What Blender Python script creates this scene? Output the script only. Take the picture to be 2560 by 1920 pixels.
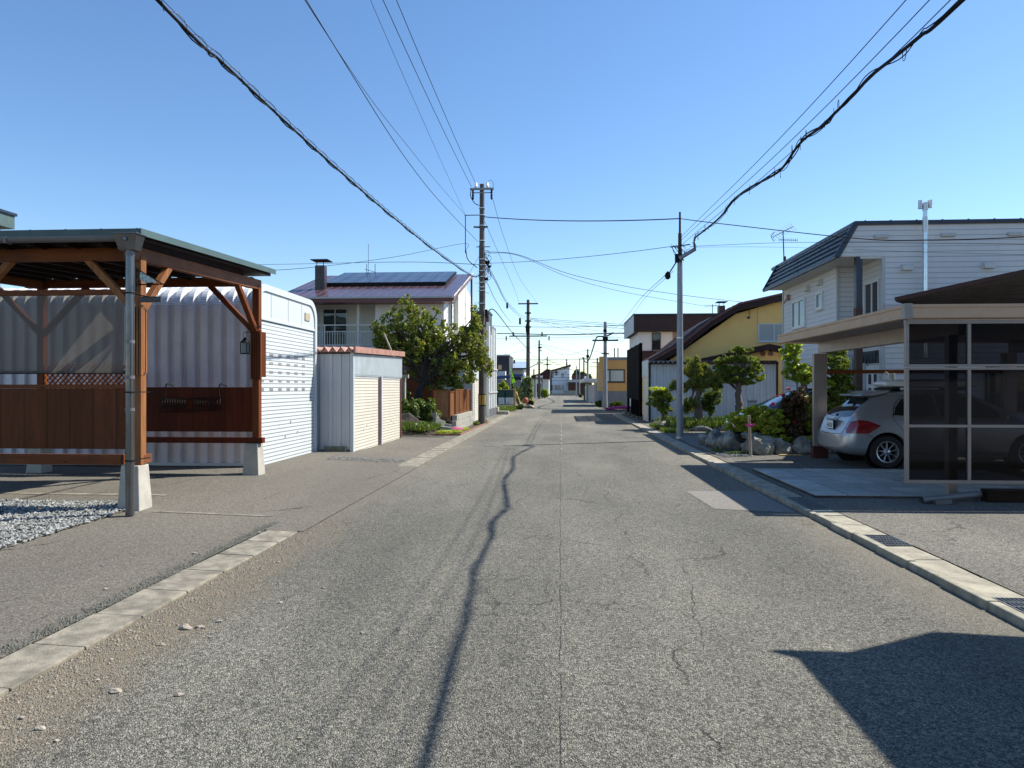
import bpy, bmesh, math, random
import numpy as np
from mathutils import Vector, Matrix, noise as mnoise
from mathutils.bvhtree import BVHTree
R = math.radians
sc = bpy.context.scene
for o in list(bpy.data.objects): bpy.data.objects.remove(o)
# ------------------------------------------------------------------ camera, sky, sun
YAW = R(3.87); SA, CA = math.sin(YAW), math.cos(YAW); HC = 1.62; F = 1775.0
cam = bpy.data.cameras.new('camera'); camo = bpy.data.objects.new('camera', cam); sc.collection.objects.link(camo)
camo.location = (0, 0, HC); camo.rotation_euler = (R(90), 0, YAW)
cam.sensor_width = 36; cam.lens = F/2560*36; cam.shift_y = 8/2560; cam.clip_end = 3000; cam.clip_start = .05
sc.camera = camo
SUN = Vector((.83, .38, 1.0)).normalized()
EL = math.asin(SUN.z); AZ = math.atan2(SUN.x, SUN.y)
w = bpy.data.worlds.new('World'); sc.world = w; w.use_nodes = True
nt = w.node_tree; bg = nt.nodes['Background']
sky = nt.nodes.new('ShaderNodeTexSky'); sky.sky_type = 'NISHITA'; sky.sun_disc = False
sky.sun_elevation = EL; sky.sun_rotation = AZ; sky.air_density = 1.0; sky.dust_density = .1; sky.ozone_density = 3.1
hs = nt.nodes.new('ShaderNodeHueSaturation'); hs.inputs['Saturation'].default_value = 1.12; hs.inputs['Hue'].default_value = .501
nt.links.new(sky.outputs[0], hs.inputs['Color']); nt.links.new(hs.outputs[0], bg.inputs[0]); bg.inputs[1].default_value = .11
sl = bpy.data.lights.new('sun', 'SUN'); sl.energy = 5.0; sl.angle = R(.53); sl.color = (1, .95, .86)
so = bpy.data.objects.new('sun', sl); sc.collection.objects.link(so)
so.rotation_euler = (-SUN).to_track_quat('-Z', 'Y').to_euler()
sc.view_settings.view_transform = 'Standard'; sc.view_settings.look = 'None'; sc.view_settings.gamma = 1
sc.view_settings.exposure = 0.78
sc.render.resolution_x = 1024; sc.render.resolution_y = 768
sc.cycles.transparent_max_bounces = 12

def S(u, v, d):                      # world point seen at photo pixel (u,v) at depth d
    a = (u-1280)/F*d
    return Vector((a*CA-d*SA, a*SA+d*CA, HC+(968-v)/F*d))
# ------------------------------------------------------------------ helpers
def hx(h, m=1.0):
    h = h.lstrip('#'); c = [int(h[i:i+2], 16)/255 for i in (0, 2, 4)]
    return tuple(((x/12.92) if x <= .04045 else ((x+.055)/1.055)**2.4)*m for x in c)
def nd(nt, t, ins=None, **pr):
    n = nt.nodes.new(t)
    for k, v in pr.items(): setattr(n, k, v)
    for k, v in (ins or {}).items():
        if isinstance(v, bpy.types.NodeSocket): nt.links.new(v, n.inputs[k])
        else: n.inputs[k].default_value = v
    return n
def c4(c): return (c[0], c[1], c[2], 1)
def mt(nt, op, a, b=None, c=None, clamp=False):
    d = {0: a}
    if b is not None: d[1] = b
    if c is not None: d[2] = c
    return nd(nt, 'ShaderNodeMath', d, operation=op, use_clamp=clamp).outputs[0]
def mixc(nt, f, a, b, bt='MIX'):
    n = nt.nodes.new('ShaderNodeMix'); n.data_type = 'RGBA'; n.blend_type = bt
    for k, v in ((0, f), (6, a), (7, b)):
        if isinstance(v, bpy.types.NodeSocket): nt.links.new(v, n.inputs[k])
        elif k == 0: n.inputs[0].default_value = v
        else: n.inputs[k].default_value = c4(v)
    return n.outputs[2]
def smooth(nt, x, a, b):
    return nd(nt, 'ShaderNodeMapRange', {0: x, 1: a, 2: b, 3: 0.0, 4: 1.0}, interpolation_type='SMOOTHSTEP').outputs[0]
def base(name):
    m = bpy.data.materials.new(name); m.use_nodes = True; nt = m.node_tree
    p = nt.nodes['Principled BSDF']; tc = nt.nodes.new('ShaderNodeTexCoord')
    return m, nt, p, tc.outputs['Object']
def nz(nt, co, scale, detail=5, rough=.6, sc3=None):
    if sc3: co = nd(nt, 'ShaderNodeMapping', {0: co, 3: sc3}).outputs[0]
    return nd(nt, 'ShaderNodeTexNoise', {'Vector': co, 'Scale': scale, 'Detail': detail, 'Roughness': rough}).outputs['Fac']
def mat(name, col, rough=.6, metal=0, var=.12, vs=2.0, bump=0, bs=40, spec=.5, sc3=None, dirt=0, dcol=(.1, .085, .06), lines=None, coat=0, rvar=0.1):
    """lines=(axis,pitch,width,dark,bumpdist) : grooves of the sheet itself"""
    m, nt, p, co = base(name)
    n = nz(nt, co, vs, 6, .65, sc3)
    f = smooth(nt, n, .3, .7)
    c = mixc(nt, f, tuple(x*(1-var) for x in col), tuple(min(1, x*(1+var)) for x in col))
    if dirt:
        d = nz(nt, co, vs*1.7+.3, 8, .75, (1, 1, .35))
        c = mixc(nt, mt(nt, 'MULTIPLY', smooth(nt, d, .5, .78), dirt), c, dcol)
    h = None
    if bump: h = mt(nt, 'MULTIPLY', nz(nt, co, bs, 4, .6), bump)
    if lines:
        ax, pitch, wd, dk, bd = lines
        s = nd(nt, 'ShaderNodeSeparateXYZ', {0: co}).outputs[ax]
        fr = mt(nt, 'FRACT', mt(nt, 'DIVIDE', mt(nt, 'ADD', s, 100.0), pitch))
        g = mt(nt, 'LESS_THAN', fr, wd/pitch)
        c = mixc(nt, g, c, tuple(x*dk for x in col))
        hh = mt(nt, 'MULTIPLY', mt(nt, 'ADD', mt(nt, 'MULTIPLY', fr, -.35), mt(nt, 'MULTIPLY', g, -.8)), bd)
        h = hh if h is None else mt(nt, 'ADD', h, hh)
    nt.links.new(c, p.inputs['Base Color'])
    p.inputs['Metallic'].default_value = metal; p.inputs['Specular IOR Level'].default_value = spec
    if rvar:
        nt.links.new(nd(nt, 'ShaderNodeMapRange', {0: nz(nt, co, vs*3, 5), 1: .3, 2: .7, 3: max(.02, rough-rvar), 4: min(1, rough+rvar)}).outputs[0], p.inputs['Roughness'])
    else: p.inputs['Roughness'].default_value = rough
    if coat: p.inputs['Coat Weight'].default_value = coat; p.inputs['Coat Roughness'].default_value = .05
    if h is not None:
        b = nd(nt, 'ShaderNodeBump', {'Height': h, 'Strength': 1.0, 'Distance': 1.0}); nt.links.new(b.outputs[0], p.inputs['Normal'])
    return m
def wood(name, c1, c2, axis='z', rough=.5, boards=None):
    m, nt, p, co = base(name)
    s3 = {'z': (9, 9, .7), 'x': (.7, 9, 9), 'y': (9, .7, 9)}[axis]
    n = nz(nt, co, 2.2, 8, .7, s3); n2 = nz(nt, co, 10, 6, .7, s3)
    c = mixc(nt, smooth(nt, n, .3, .7), c1, c2)
    c = mixc(nt, mt(nt, 'MULTIPLY', smooth(nt, n2, .5, .8), .5), c, tuple(x*.45 for x in c1))
    c = mixc(nt, mt(nt, 'MULTIPLY', smooth(nt, nz(nt, co, .9, 7, .75, (1, 1, .5)), .48, .7), .55), c, tuple(x*.4+.012 for x in c1))
    kn = nd(nt, 'ShaderNodeTexVoronoi', {'Vector': nd(nt, 'ShaderNodeMapping', {0: co, 3: {'z': (1, 1, .45), 'x': (.45, 1, 1), 'y': (1, .45, 1)}[axis]}).outputs[0], 'Scale': 4.0}).outputs['Distance']
    c = mixc(nt, mt(nt, 'MULTIPLY', smooth(nt, kn, .09, .03), .6), c, tuple(x*.25 for x in c1))
    hh = mt(nt, 'MULTIPLY', n2, .004)
    if boards:
        s = nd(nt, 'ShaderNodeSeparateXYZ', {0: co}).outputs[0]
        q = mt(nt, 'DIVIDE', mt(nt, 'ADD', s, 100.03), boards); fr = mt(nt, 'FRACT', q)
        wn = nd(nt, 'ShaderNodeTexWhiteNoise', {'W': mt(nt, 'FLOOR', q)}, noise_dimensions='1D').outputs['Value']
        c = mixc(nt, mt(nt, 'MULTIPLY', wn, .6), c, tuple(x*.5 for x in c1))
        g = mt(nt, 'LESS_THAN', fr, .018); c = mixc(nt, g, c, (.004, .003, .002))
        hh = mt(nt, 'ADD', hh, mt(nt, 'MULTIPLY', g, -.008))
    nt.links.new(c, p.inputs['Base Color']); p.inputs['Roughness'].default_value = rough; p.inputs['Specular IOR Level'].default_value = .12
    b = nd(nt, 'ShaderNodeBump', {'Height': hh, 'Strength': .8, 'Distance': 1.0}); nt.links.new(b.outputs[0], p.inputs['Normal'])
    return m
def glassm(name, col=(.012, .015, .018), rough=.04, spec=.8):
    m, nt, p, co = base(name); p.inputs['Base Color'].default_value = c4(col); p.inputs['Roughness'].default_value = rough
    p.inputs['Specular IOR Level'].default_value = spec
    b = nd(nt, 'ShaderNodeBump', {'Height': nz(nt, co, 1.3, 2), 'Strength': .05, 'Distance': .05}); nt.links.new(b.outputs[0], p.inputs['Normal'])
    return m
def sheerm(name, tint, alpha, glos=.08, rough=.05, diff=None):
    """see-through sheet: tinted transparency with reflection (and some diffuse film)"""
    m, nt, p, co = base(name); nt.nodes.remove(p); out = nt.nodes['Material Output']
    tr = nd(nt, 'ShaderNodeBsdfTransparent', {0: c4(tint)}).outputs[0]
    gl = nd(nt, 'ShaderNodeBsdfGlossy', {0: (.3, .32, .36, 1), 'Roughness': rough}).outputs[0]
    if diff:
        df = nd(nt, 'ShaderNodeBsdfDiffuse', {0: c4(diff)}).outputs[0]
        tl = nd(nt, 'ShaderNodeBsdfTranslucent', {0: c4(diff)}).outputs[0]
        df = nd(nt, 'ShaderNodeMixShader', {0: .5, 1: df, 2: tl}).outputs[0]
        tr = nd(nt, 'ShaderNodeMixShader', {0: mt(nt, 'ADD', mt(nt, 'MULTIPLY', nz(nt, co, 1.5, 3), .25), alpha), 1: tr, 2: df}).outputs[0]
    gg = nt.nodes.new('ShaderNodeNewGeometry'); fr = mt(nt, 'MULTIPLY', nd(nt, 'ShaderNodeFresnel', {'IOR': 1.45}).outputs[0], mt(nt, 'SUBTRACT', 1.0, gg.outputs['Backfacing']))
    mx = nd(nt, 'ShaderNodeMixShader', {0: mt(nt, 'ADD', fr, glos*.2), 1: tr, 2: gl}).outputs[0]
    nt.links.new(mx, out.inputs[0]); return m
def leafm(name, cols, trans=.35, rough=.45):
    m, nt, p, co = base(name); out = nt.nodes['Material Output']
    g = nt.nodes.new('ShaderNodeNewGeometry'); r = nt.nodes.new('ShaderNodeValToRGB')
    nt.links.new(g.outputs['Random Per Island'], r.inputs[0])
    el = r.color_ramp.elements
    for i, c in enumerate(cols):
        if i < 2: el[i].position = i/(len(cols)-1); el[i].color = c4(c)
        else: e = el.new(i/(len(cols)-1)); e.color = c4(c)
    if len(cols) > 2: 
        el[1].position = 1/(len(cols)-1)
    nt.links.new(r.outputs[0], p.inputs['Base Color']); p.inputs['Roughness'].default_value = rough; p.inputs['Specular IOR Level'].default_value = .35
    tl = nd(nt, 'ShaderNodeBsdfTranslucent', {0: mixc(nt, 1.0, r.outputs[0], (1.25, 1.3, .5), 'MULTIPLY')}).outputs[0]
    mx = nd(nt, 'ShaderNodeMixShader', {0: trans, 1: p.outputs[0], 2: tl}).outputs[0]
    nt.links.new(mx, out.inputs[0]); return m

class MB:
    def __init__(s): s.v = []; s.f = []
    def add(s, vs, fs):
        o = len(s.v); s.v += [tuple(v) for v in vs]; s.f += [tuple(i+o for i in f) for f in fs]; return s
    def quad(s, *p): return s.add(p, [tuple(range(len(p)))])
    def box(s, x0, x1, y0, y1, z0, z1):
        return s.add([(x0,y0,z0),(x1,y0,z0),(x1,y1,z0),(x0,y1,z0),(x0,y0,z1),(x1,y0,z1),(x1,y1,z1),(x0,y1,z1)],
                     [(0,3,2,1),(4,5,6,7),(0,1,5,4),(1,2,6,5),(2,3,7,6),(3,0,4,7)])
    def bar(s, p0, p1, w, h, up=(0, 0, 1)):
        p0, p1 = Vector(p0), Vector(p1); t = (p1-p0).normalized(); u = Vector(up)
        if abs(t.dot(u)) > .95: u = Vector((0, 1, 0))
        a = t.cross(u).normalized()*w/2; b = a.cross(t).normalized()*h/2
        vs = [p+x*a+y*b for p in (p0, p1) for x, y in ((-1,-1),(1,-1),(1,1),(-1,1))]
        return s.add(vs, [(0,1,2,3),(7,6,5,4),(0,4,5,1),(1,5,6,2),(2,6,7,3),(3,7,4,0)])
    def tube(s, pts, r, n=8, cap=True):
        pts = [Vector(p) for p in pts]; m = len(pts); rs = r if isinstance(r, (list, tuple)) else [r]*m
        t0 = (pts[1]-pts[0]).normalized(); u = t0.cross(Vector((0, 0, 1)))
        if u.length < .1: u = t0.cross(Vector((0, 1, 0)))
        u.normalize(); vs = []
        for i in range(m):
            t = (pts[min(i+1, m-1)]-pts[max(i-1, 0)]).normalized()
            u = (u-t*u.dot(t)); u = u.normalized() if u.length > 1e-6 else t.orthogonal().normalized()
            b = t.cross(u)
            for k in range(n):
                a = 2*math.pi*k/n; vs.append(pts[i]+(u*math.cos(a)+b*math.sin(a))*rs[i])
        fs = [(i*n+k, i*n+(k+1) % n, (i+1)*n+(k+1) % n, (i+1)*n+k) for i in range(m-1) for k in range(n)]
        if cap: fs += [tuple(range(n-1, -1, -1)), tuple(range((m-1)*n, m*n))]
        return s.add(vs, fs)
    def cyl(s, p0, p1, r, n=12): return s.tube([p0, p1], r, n)
    def prism(s, poly, ax, a, b):
        def mk(p, t): return {'x': (t, p[0], p[1]), 'y': (p[0], t, p[1]), 'z': (p[0], p[1], t)}[ax]
        n = len(poly)
        return s.add([mk(p, a) for p in poly]+[mk(p, b) for p in poly],
                     [tuple(range(n)), tuple(range(2*n-1, n-1, -1))]+[(i, i+n, (i+1) % n+n, (i+1) % n) for i in range(n)])
    def slab(s, a, b, c, d, th):       # quad with thickness along -normal
        a, b, c, d = map(Vector, (a, b, c, d)); nn = (b-a).cross(d-a).normalized()*th
        return s.add([a, b, c, d, a-nn, b-nn, c-nn, d-nn], [(0,1,2,3),(7,6,5,4),(0,4,5,1),(1,5,6,2),(2,6,7,3),(3,7,4,0)])
    def lathe(s, c, prof, n=20, axis='z'):
        vs = []
        for r, h in prof:
            for k in range(n):
                a = 2*math.pi*k/n; x, y = r*math.cos(a), r*math.sin(a)
                vs.append({'z': (c[0]+x, c[1]+y, c[2]+h), 'y': (c[0]+x, c[1]+h, c[2]+y), 'x': (c[0]+h, c[1]+x, c[2]+y)}[axis])
        m = len(prof)
        return s.add(vs, [(i*n+k, i*n+(k+1) % n, (i+1)*n+(k+1) % n, (i+1)*n+k) for i in range(m-1) for k in range(n)])
    def rock(s, c, r, seed, sub=3, amp=.28, sharp=.5, flat=0):
        bm = bmesh.new(); bmesh.ops.create_icosphere(bm, subdivisions=sub, radius=1)
        off = Vector((seed*7.3, seed*3.1, seed*1.7)); rr = random.Random(seed)
        pl = [(Vector((rr.uniform(-1, 1), rr.uniform(-1, 1), rr.uniform(-1, 1))).normalized(), rr.uniform(.55, .85)) for _ in range(9)]
        for v in bm.verts:
            p = v.co.copy()
            for n_, d_ in pl:
                q = p.dot(n_)
                if q > d_: p -= n_*(q-d_)*(.6+.4*sharp)
            p *= 1+amp*(mnoise.noise(p*1.3+off)+.5*mnoise.noise(p*3.1+off)+.25*mnoise.noise(p*7+off))
            v.co = Vector((p.x*r[0], p.y*r[1], p.z*r[2]))
        vs = [v.co+Vector(c) for v in bm.verts]; fs = [tuple(v.index for v in f.verts) for f in bm.faces]; bm.free()
        return s.add(vs, fs)
ORG = {}
def obj(name, mb, m, parent=None, smooth=False, bevel=0, cat=None, label=None, group=None, kind=None):
    me = bpy.data.meshes.new(name); o_ = ORG.get(parent.name, Vector((0, 0, 0))) if parent else Vector((0, 0, 0))
    vs = mb.v if o_.length == 0 else [(v[0]-o_.x, v[1]-o_.y, v[2]-o_.z) for v in mb.v]
    me.from_pydata(vs, [], mb.f); me.validate()
    bm = bmesh.new(); bm.from_mesh(me); bmesh.ops.recalc_face_normals(bm, faces=bm.faces) if len(bm.faces) < 60000 else None
    bm.to_mesh(me); bm.free()
    if m: me.materials.append(m)
    if smooth:
        me.polygons.foreach_set('use_smooth', [True]*len(me.polygons))
        if smooth == 2: me.set_sharp_from_angle(angle=R(40))
    o = bpy.data.objects.new(name, me); sc.collection.objects.link(o)
    if parent: o.parent = parent; ORG[o.name] = o_
    if bevel:
        bv = o.modifiers.new('b', 'BEVEL'); bv.width = bevel; bv.segments = 2; bv.limit_method = 'ANGLE'
    tag(o, label, cat, group, kind); return o
def tag(o, label=None, cat=None, group=None, kind=None):
    if label: o['label'] = label
    if cat: o['category'] = cat
    if group: o['group'] = group
    if kind: o['kind'] = kind
    return o
def thing(name, label, cat, loc=(0, 0, 0), group=None, local=False):
    o = bpy.data.objects.new(name, None); sc.collection.objects.link(o); o.location = loc
    o.empty_display_size = .2
    ORG[o.name] = Vector((0, 0, 0)) if local else Vector(loc)
    return tag(o, label, cat, group)
def struct(name, mb, m, **k): return obj(name, mb, m, kind='structure', **k)
def dup(root, loc, label=None, rotz=None, scale=None):
    r = root.copy(); sc.collection.objects.link(r); r.location = loc
    if rotz is not None: r.rotation_euler = (0, 0, rotz)
    if scale: r.scale = (scale,)*3
    if label: r['label'] = label
    for ch in list(root.children):
        c = ch.copy(); sc.collection.objects.link(c); c.parent = r
        for g in ch.children:
            d = g.copy(); sc.collection.objects.link(d); d.parent = c
    return r
def crom(pts, n=8):
    pts = [Vector(p) for p in pts]; P = [2*pts[0]-pts[1]]+pts+[2*pts[-1]-pts[-2]]; out = []
    for i in range(1, len(P)-2):
        a, b, c, d = P[i-1:i+3]
        for k in range(n):
            t = k/n; out.append(.5*((2*b)+(c-a)*t+(2*a-5*b+4*c-d)*t*t+(3*b-a-3*c+d)*t*t*t))
    out.append(pts[-1]); return out
def wire(label, pts, r=.009, m=None, n=8, name='overhead_wire', sag=0, group='overhead wires and cables'):
    if len(pts) == 2:
        a, b = Vector(pts[0]), Vector(pts[1]); N = 16
        q = [a.lerp(b, i/N)-Vector((0, 0, 4*sag*(i/N)*(1-i/N))) for i in range(N+1)]
    else: q = crom(pts, n)
    return obj(name, MB().tube(q, r, 5), m or M['wire'], smooth=True, label=label, cat='wire', group=group)
def text(body, size, m, parent, mtx, name='lettering', ext=.002):
    cu = bpy.data.curves.new(name, 'FONT'); cu.body = body; cu.size = size; cu.extrude = ext; cu.align_x = 'CENTER'; cu.align_y = 'CENTER'
    t = bpy.data.objects.new('tmp', cu); sc.collection.objects.link(t)
    me = bpy.data.meshes.new_from_object(t); bpy.data.objects.remove(t)
    me.transform(mtx); 
    o_ = ORG.get(parent.name, Vector((0, 0, 0))); me.transform(Matrix.Translation(-o_))
    me.materials.clear(); me.materials.append(m)
    o = bpy.data.objects.new(name, me); sc.collection.objects.link(o); o.parent = parent; ORG[o.name] = o_; return o
def leaves(name, pts, n, size, m, parent, seed=1, up=.3, long=1.6, jit=.35, **k):
    """pts: list of (centre, radii); n leaves spread through them, each a small folded blade"""
    rg = np.random.default_rng(seed); P = np.array([tuple(p[0]) for p in pts]); Rr = np.array([tuple(p[1]) for p in pts])
    w_ = (Rr.prod(1))**.66; idx = rg.choice(len(pts), n, p=w_/w_.sum())
    d = rg.normal(size=(n, 3)); d /= np.linalg.norm(d, axis=1)[:, None]
    c = P[idx]+d*Rr[idx]*(rg.random((n, 1))**.45)
    nn = d*.6+rg.normal(size=(n, 3))*.7+np.array([0, 0, up]); nn /= np.linalg.norm(nn, axis=1)[:, None]
    t = np.cross(nn, rg.normal(size=(n, 3))); t /= np.linalg.norm(t, axis=1)[:, None]; b = np.cross(nn, t)
    s = size*(1+jit*(rg.random((n, 1))*2-1))
    v = np.stack([c-t*s*long*.5, c+b*s*.5+nn*s*.12, c+t*s*long*.5-nn*s*.15, c-b*s*.5+nn*s*.12], 1).reshape(-1, 3)
    mb = MB(); mb.v = [tuple(x) for x in v.tolist()]; mb.f = [(4*i, 4*i+1, 4*i+2, 4*i+3) for i in range(n)]
    return obj(name, mb, m, parent, **k)
def blades(name, spots, h, m, seed=1, wd=.012, parent=None, **k):
    rg = random.Random(seed); mb = MB()
    for x, y, z in spots:
        a = rg.uniform(0, 6.28); hh = h*rg.uniform(.5, 1.2); lx, ly = rg.uniform(-.5, .5)*hh, rg.uniform(-.5, .5)*hh
        dx, dy = math.cos(a)*wd, math.sin(a)*wd
        mb.add([(x-dx, y-dy, z), (x+dx, y+dy, z), (x+dx*.6+lx*.4, y+dy*.6+ly*.4, z+hh*.6), (x+lx, y+ly, z+hh), (x-dx*.6+lx*.4, y-dy*.6+ly*.4, z+hh*.6)], [(0, 1, 2, 3, 4)])
    return obj(name, mb, m, parent, **k)
def in_ell(rg, c, r, p=.5):
    while 1:
        q = Vector((rg.uniform(-1, 1), rg.uniform(-1, 1), rg.uniform(-1, 1)))
        if 1e-3 < q.length <= 1:
            q = q.normalized()*(rg.random()**p)
            return Vector((c[0]+q.x*r[0], c[1]+q.y*r[1], c[2]+q.z*r[2]))
def tree(name, label, cat, trunk, r0, crown, ntips, per, leaf, cr, lm, bm_, seed=1, group=None, limbs=14, up=.3, long=1.6, trunk_r1=.4, twigs=60, drop=0):
    rg = random.Random(seed); t = thing(name, label, cat, trunk[0], group)
    q = crom(trunk, 5); k = len(q)
    mb = MB().tube([p+Vector((rg.uniform(-1, 1), rg.uniform(-1, 1), 0))*r0*.18 for p in q], [r0*(1-(1-trunk_r1)*i/(k-1))*(1.35 if i == 0 else 1) for i in range(k)], 9)
    tips = []
    ws = [r[0]*r[1]*r[2] for c, r in crown]
    while len(tips) < ntips:
        c, r = rg.choices(crown, ws)[0]; tips.append(in_ell(rg, c, r, .42))
    top = Vector(trunk[-1])
    ends = rg.sample(tips, min(limbs, len(tips))); mids = []
    for e in ends:
        st = q[rg.randint(int(k*.6), k-1)]; mid = st.lerp(e, .5)+Vector((rg.uniform(-.2, .2), rg.uniform(-.2, .2), rg.uniform(-.1, .3)))*(e-st).length*.5
        l = crom([st, mid, e], 5); mb.tube(l, [r0*.42*(1-i/(len(l)))+.006 for i in range(len(l))], 6); mids += l[3:]
    for e in rg.sample(tips, min(twigs, len(tips))):
        st = min(mids, key=lambda a: (a-e).length) if mids else top
        if (st-e).length > .05: mb.tube([st, st.lerp(e, .5)+Vector((0, 0, .05)), e], [.014, .009, .004], 4)
    obj('trunk', mb, bm_, t, smooth=True)
    leaves('crown', [(p-Vector((0, 0, drop*rg.random())), (lambda k_, e_: (cr*k_, cr*k_, cr*k_*e_))(rg.uniform(.6, 1.25), rg.uniform(.7, 1.7) if up < .35 else .6)) for p in tips], ntips*per, leaf, lm, t, seed=seed, up=up, long=long)
    return t
def corr(mb, p0, p1, z0, z1, pitch, depth, prof=((0, 0), (.3, 0), (.45, 1), (.85, 1), (1, 0)), nrm=None, ztop=None):
    """vertical corrugated sheet from p0 to p1 (xy); depth along nrm"""
    p0, p1 = Vector((*p0, 0)), Vector((*p1, 0)); L = (p1-p0).length; t = (p1-p0)/L
    n = Vector((*nrm, 0)); k = max(1, round(L/pitch)); pl = []
    for i in range(k):
        for a, d in prof[:-1]: pl.append(((i+a)/k*L, d*depth))
    pl.append((L, prof[-1][1]*depth)); vs = []
    for s_, d in pl:
        q = p0+t*s_+n*d; vs += [(q.x, q.y, z0), (q.x, q.y, z1 if ztop is None else ztop(s_/L))]
    return mb.add(vs, [(2*i, 2*i+2, 2*i+3, 2*i+1) for i in range(len(pl)-1)])
def win(par, ax, pos, a0, a1, z0, z1, sgn, fr='white_trim', gl='win_glass', mull=1, w=.045, name='window', cur=None, split=None):
    """window on wall plane ax=pos facing sgn; frame proud, pane set back"""
    fm, pm = MB(), MB(); d = .05*sgn
    def B(m, u0, u1, w0, w1, p, q):
        p, q = min(p, q), max(p, q)
        m.box(p, q, u0, u1, w0, w1) if ax == 'x' else m.box(u0, u1, p, q, w0, w1)
    q = pos+d; p = pos-.04*sgn
    B(fm, a0, a1, z0, z0+w, p, q); B(fm, a0, a1, z1-w, z1, p, q); B(fm, a0, a0+w, z0+w, z1-w, p, q); B(fm, a1-w, a1, z0+w, z1-w, p, q)
    for i in range(mull):
        x = a0+(a1-a0)*((i+1)/(mull+1) if not split else split); B(fm, x-w*.5, x+w*.5, z0+w, z1-w, p, q-.012*sgn)
    B(fm, a0-.03, a1+.03, z0-.04, z0-.002, p, q+.03*sgn)
    f = obj(name, fm, M[fr], par); B(pm, a0+w, a1-w, z0+w, z1-w, p, pos+.012*sgn)
    obj('pane', pm, M[gl], f)
    return f
exec_parts = []
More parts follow.
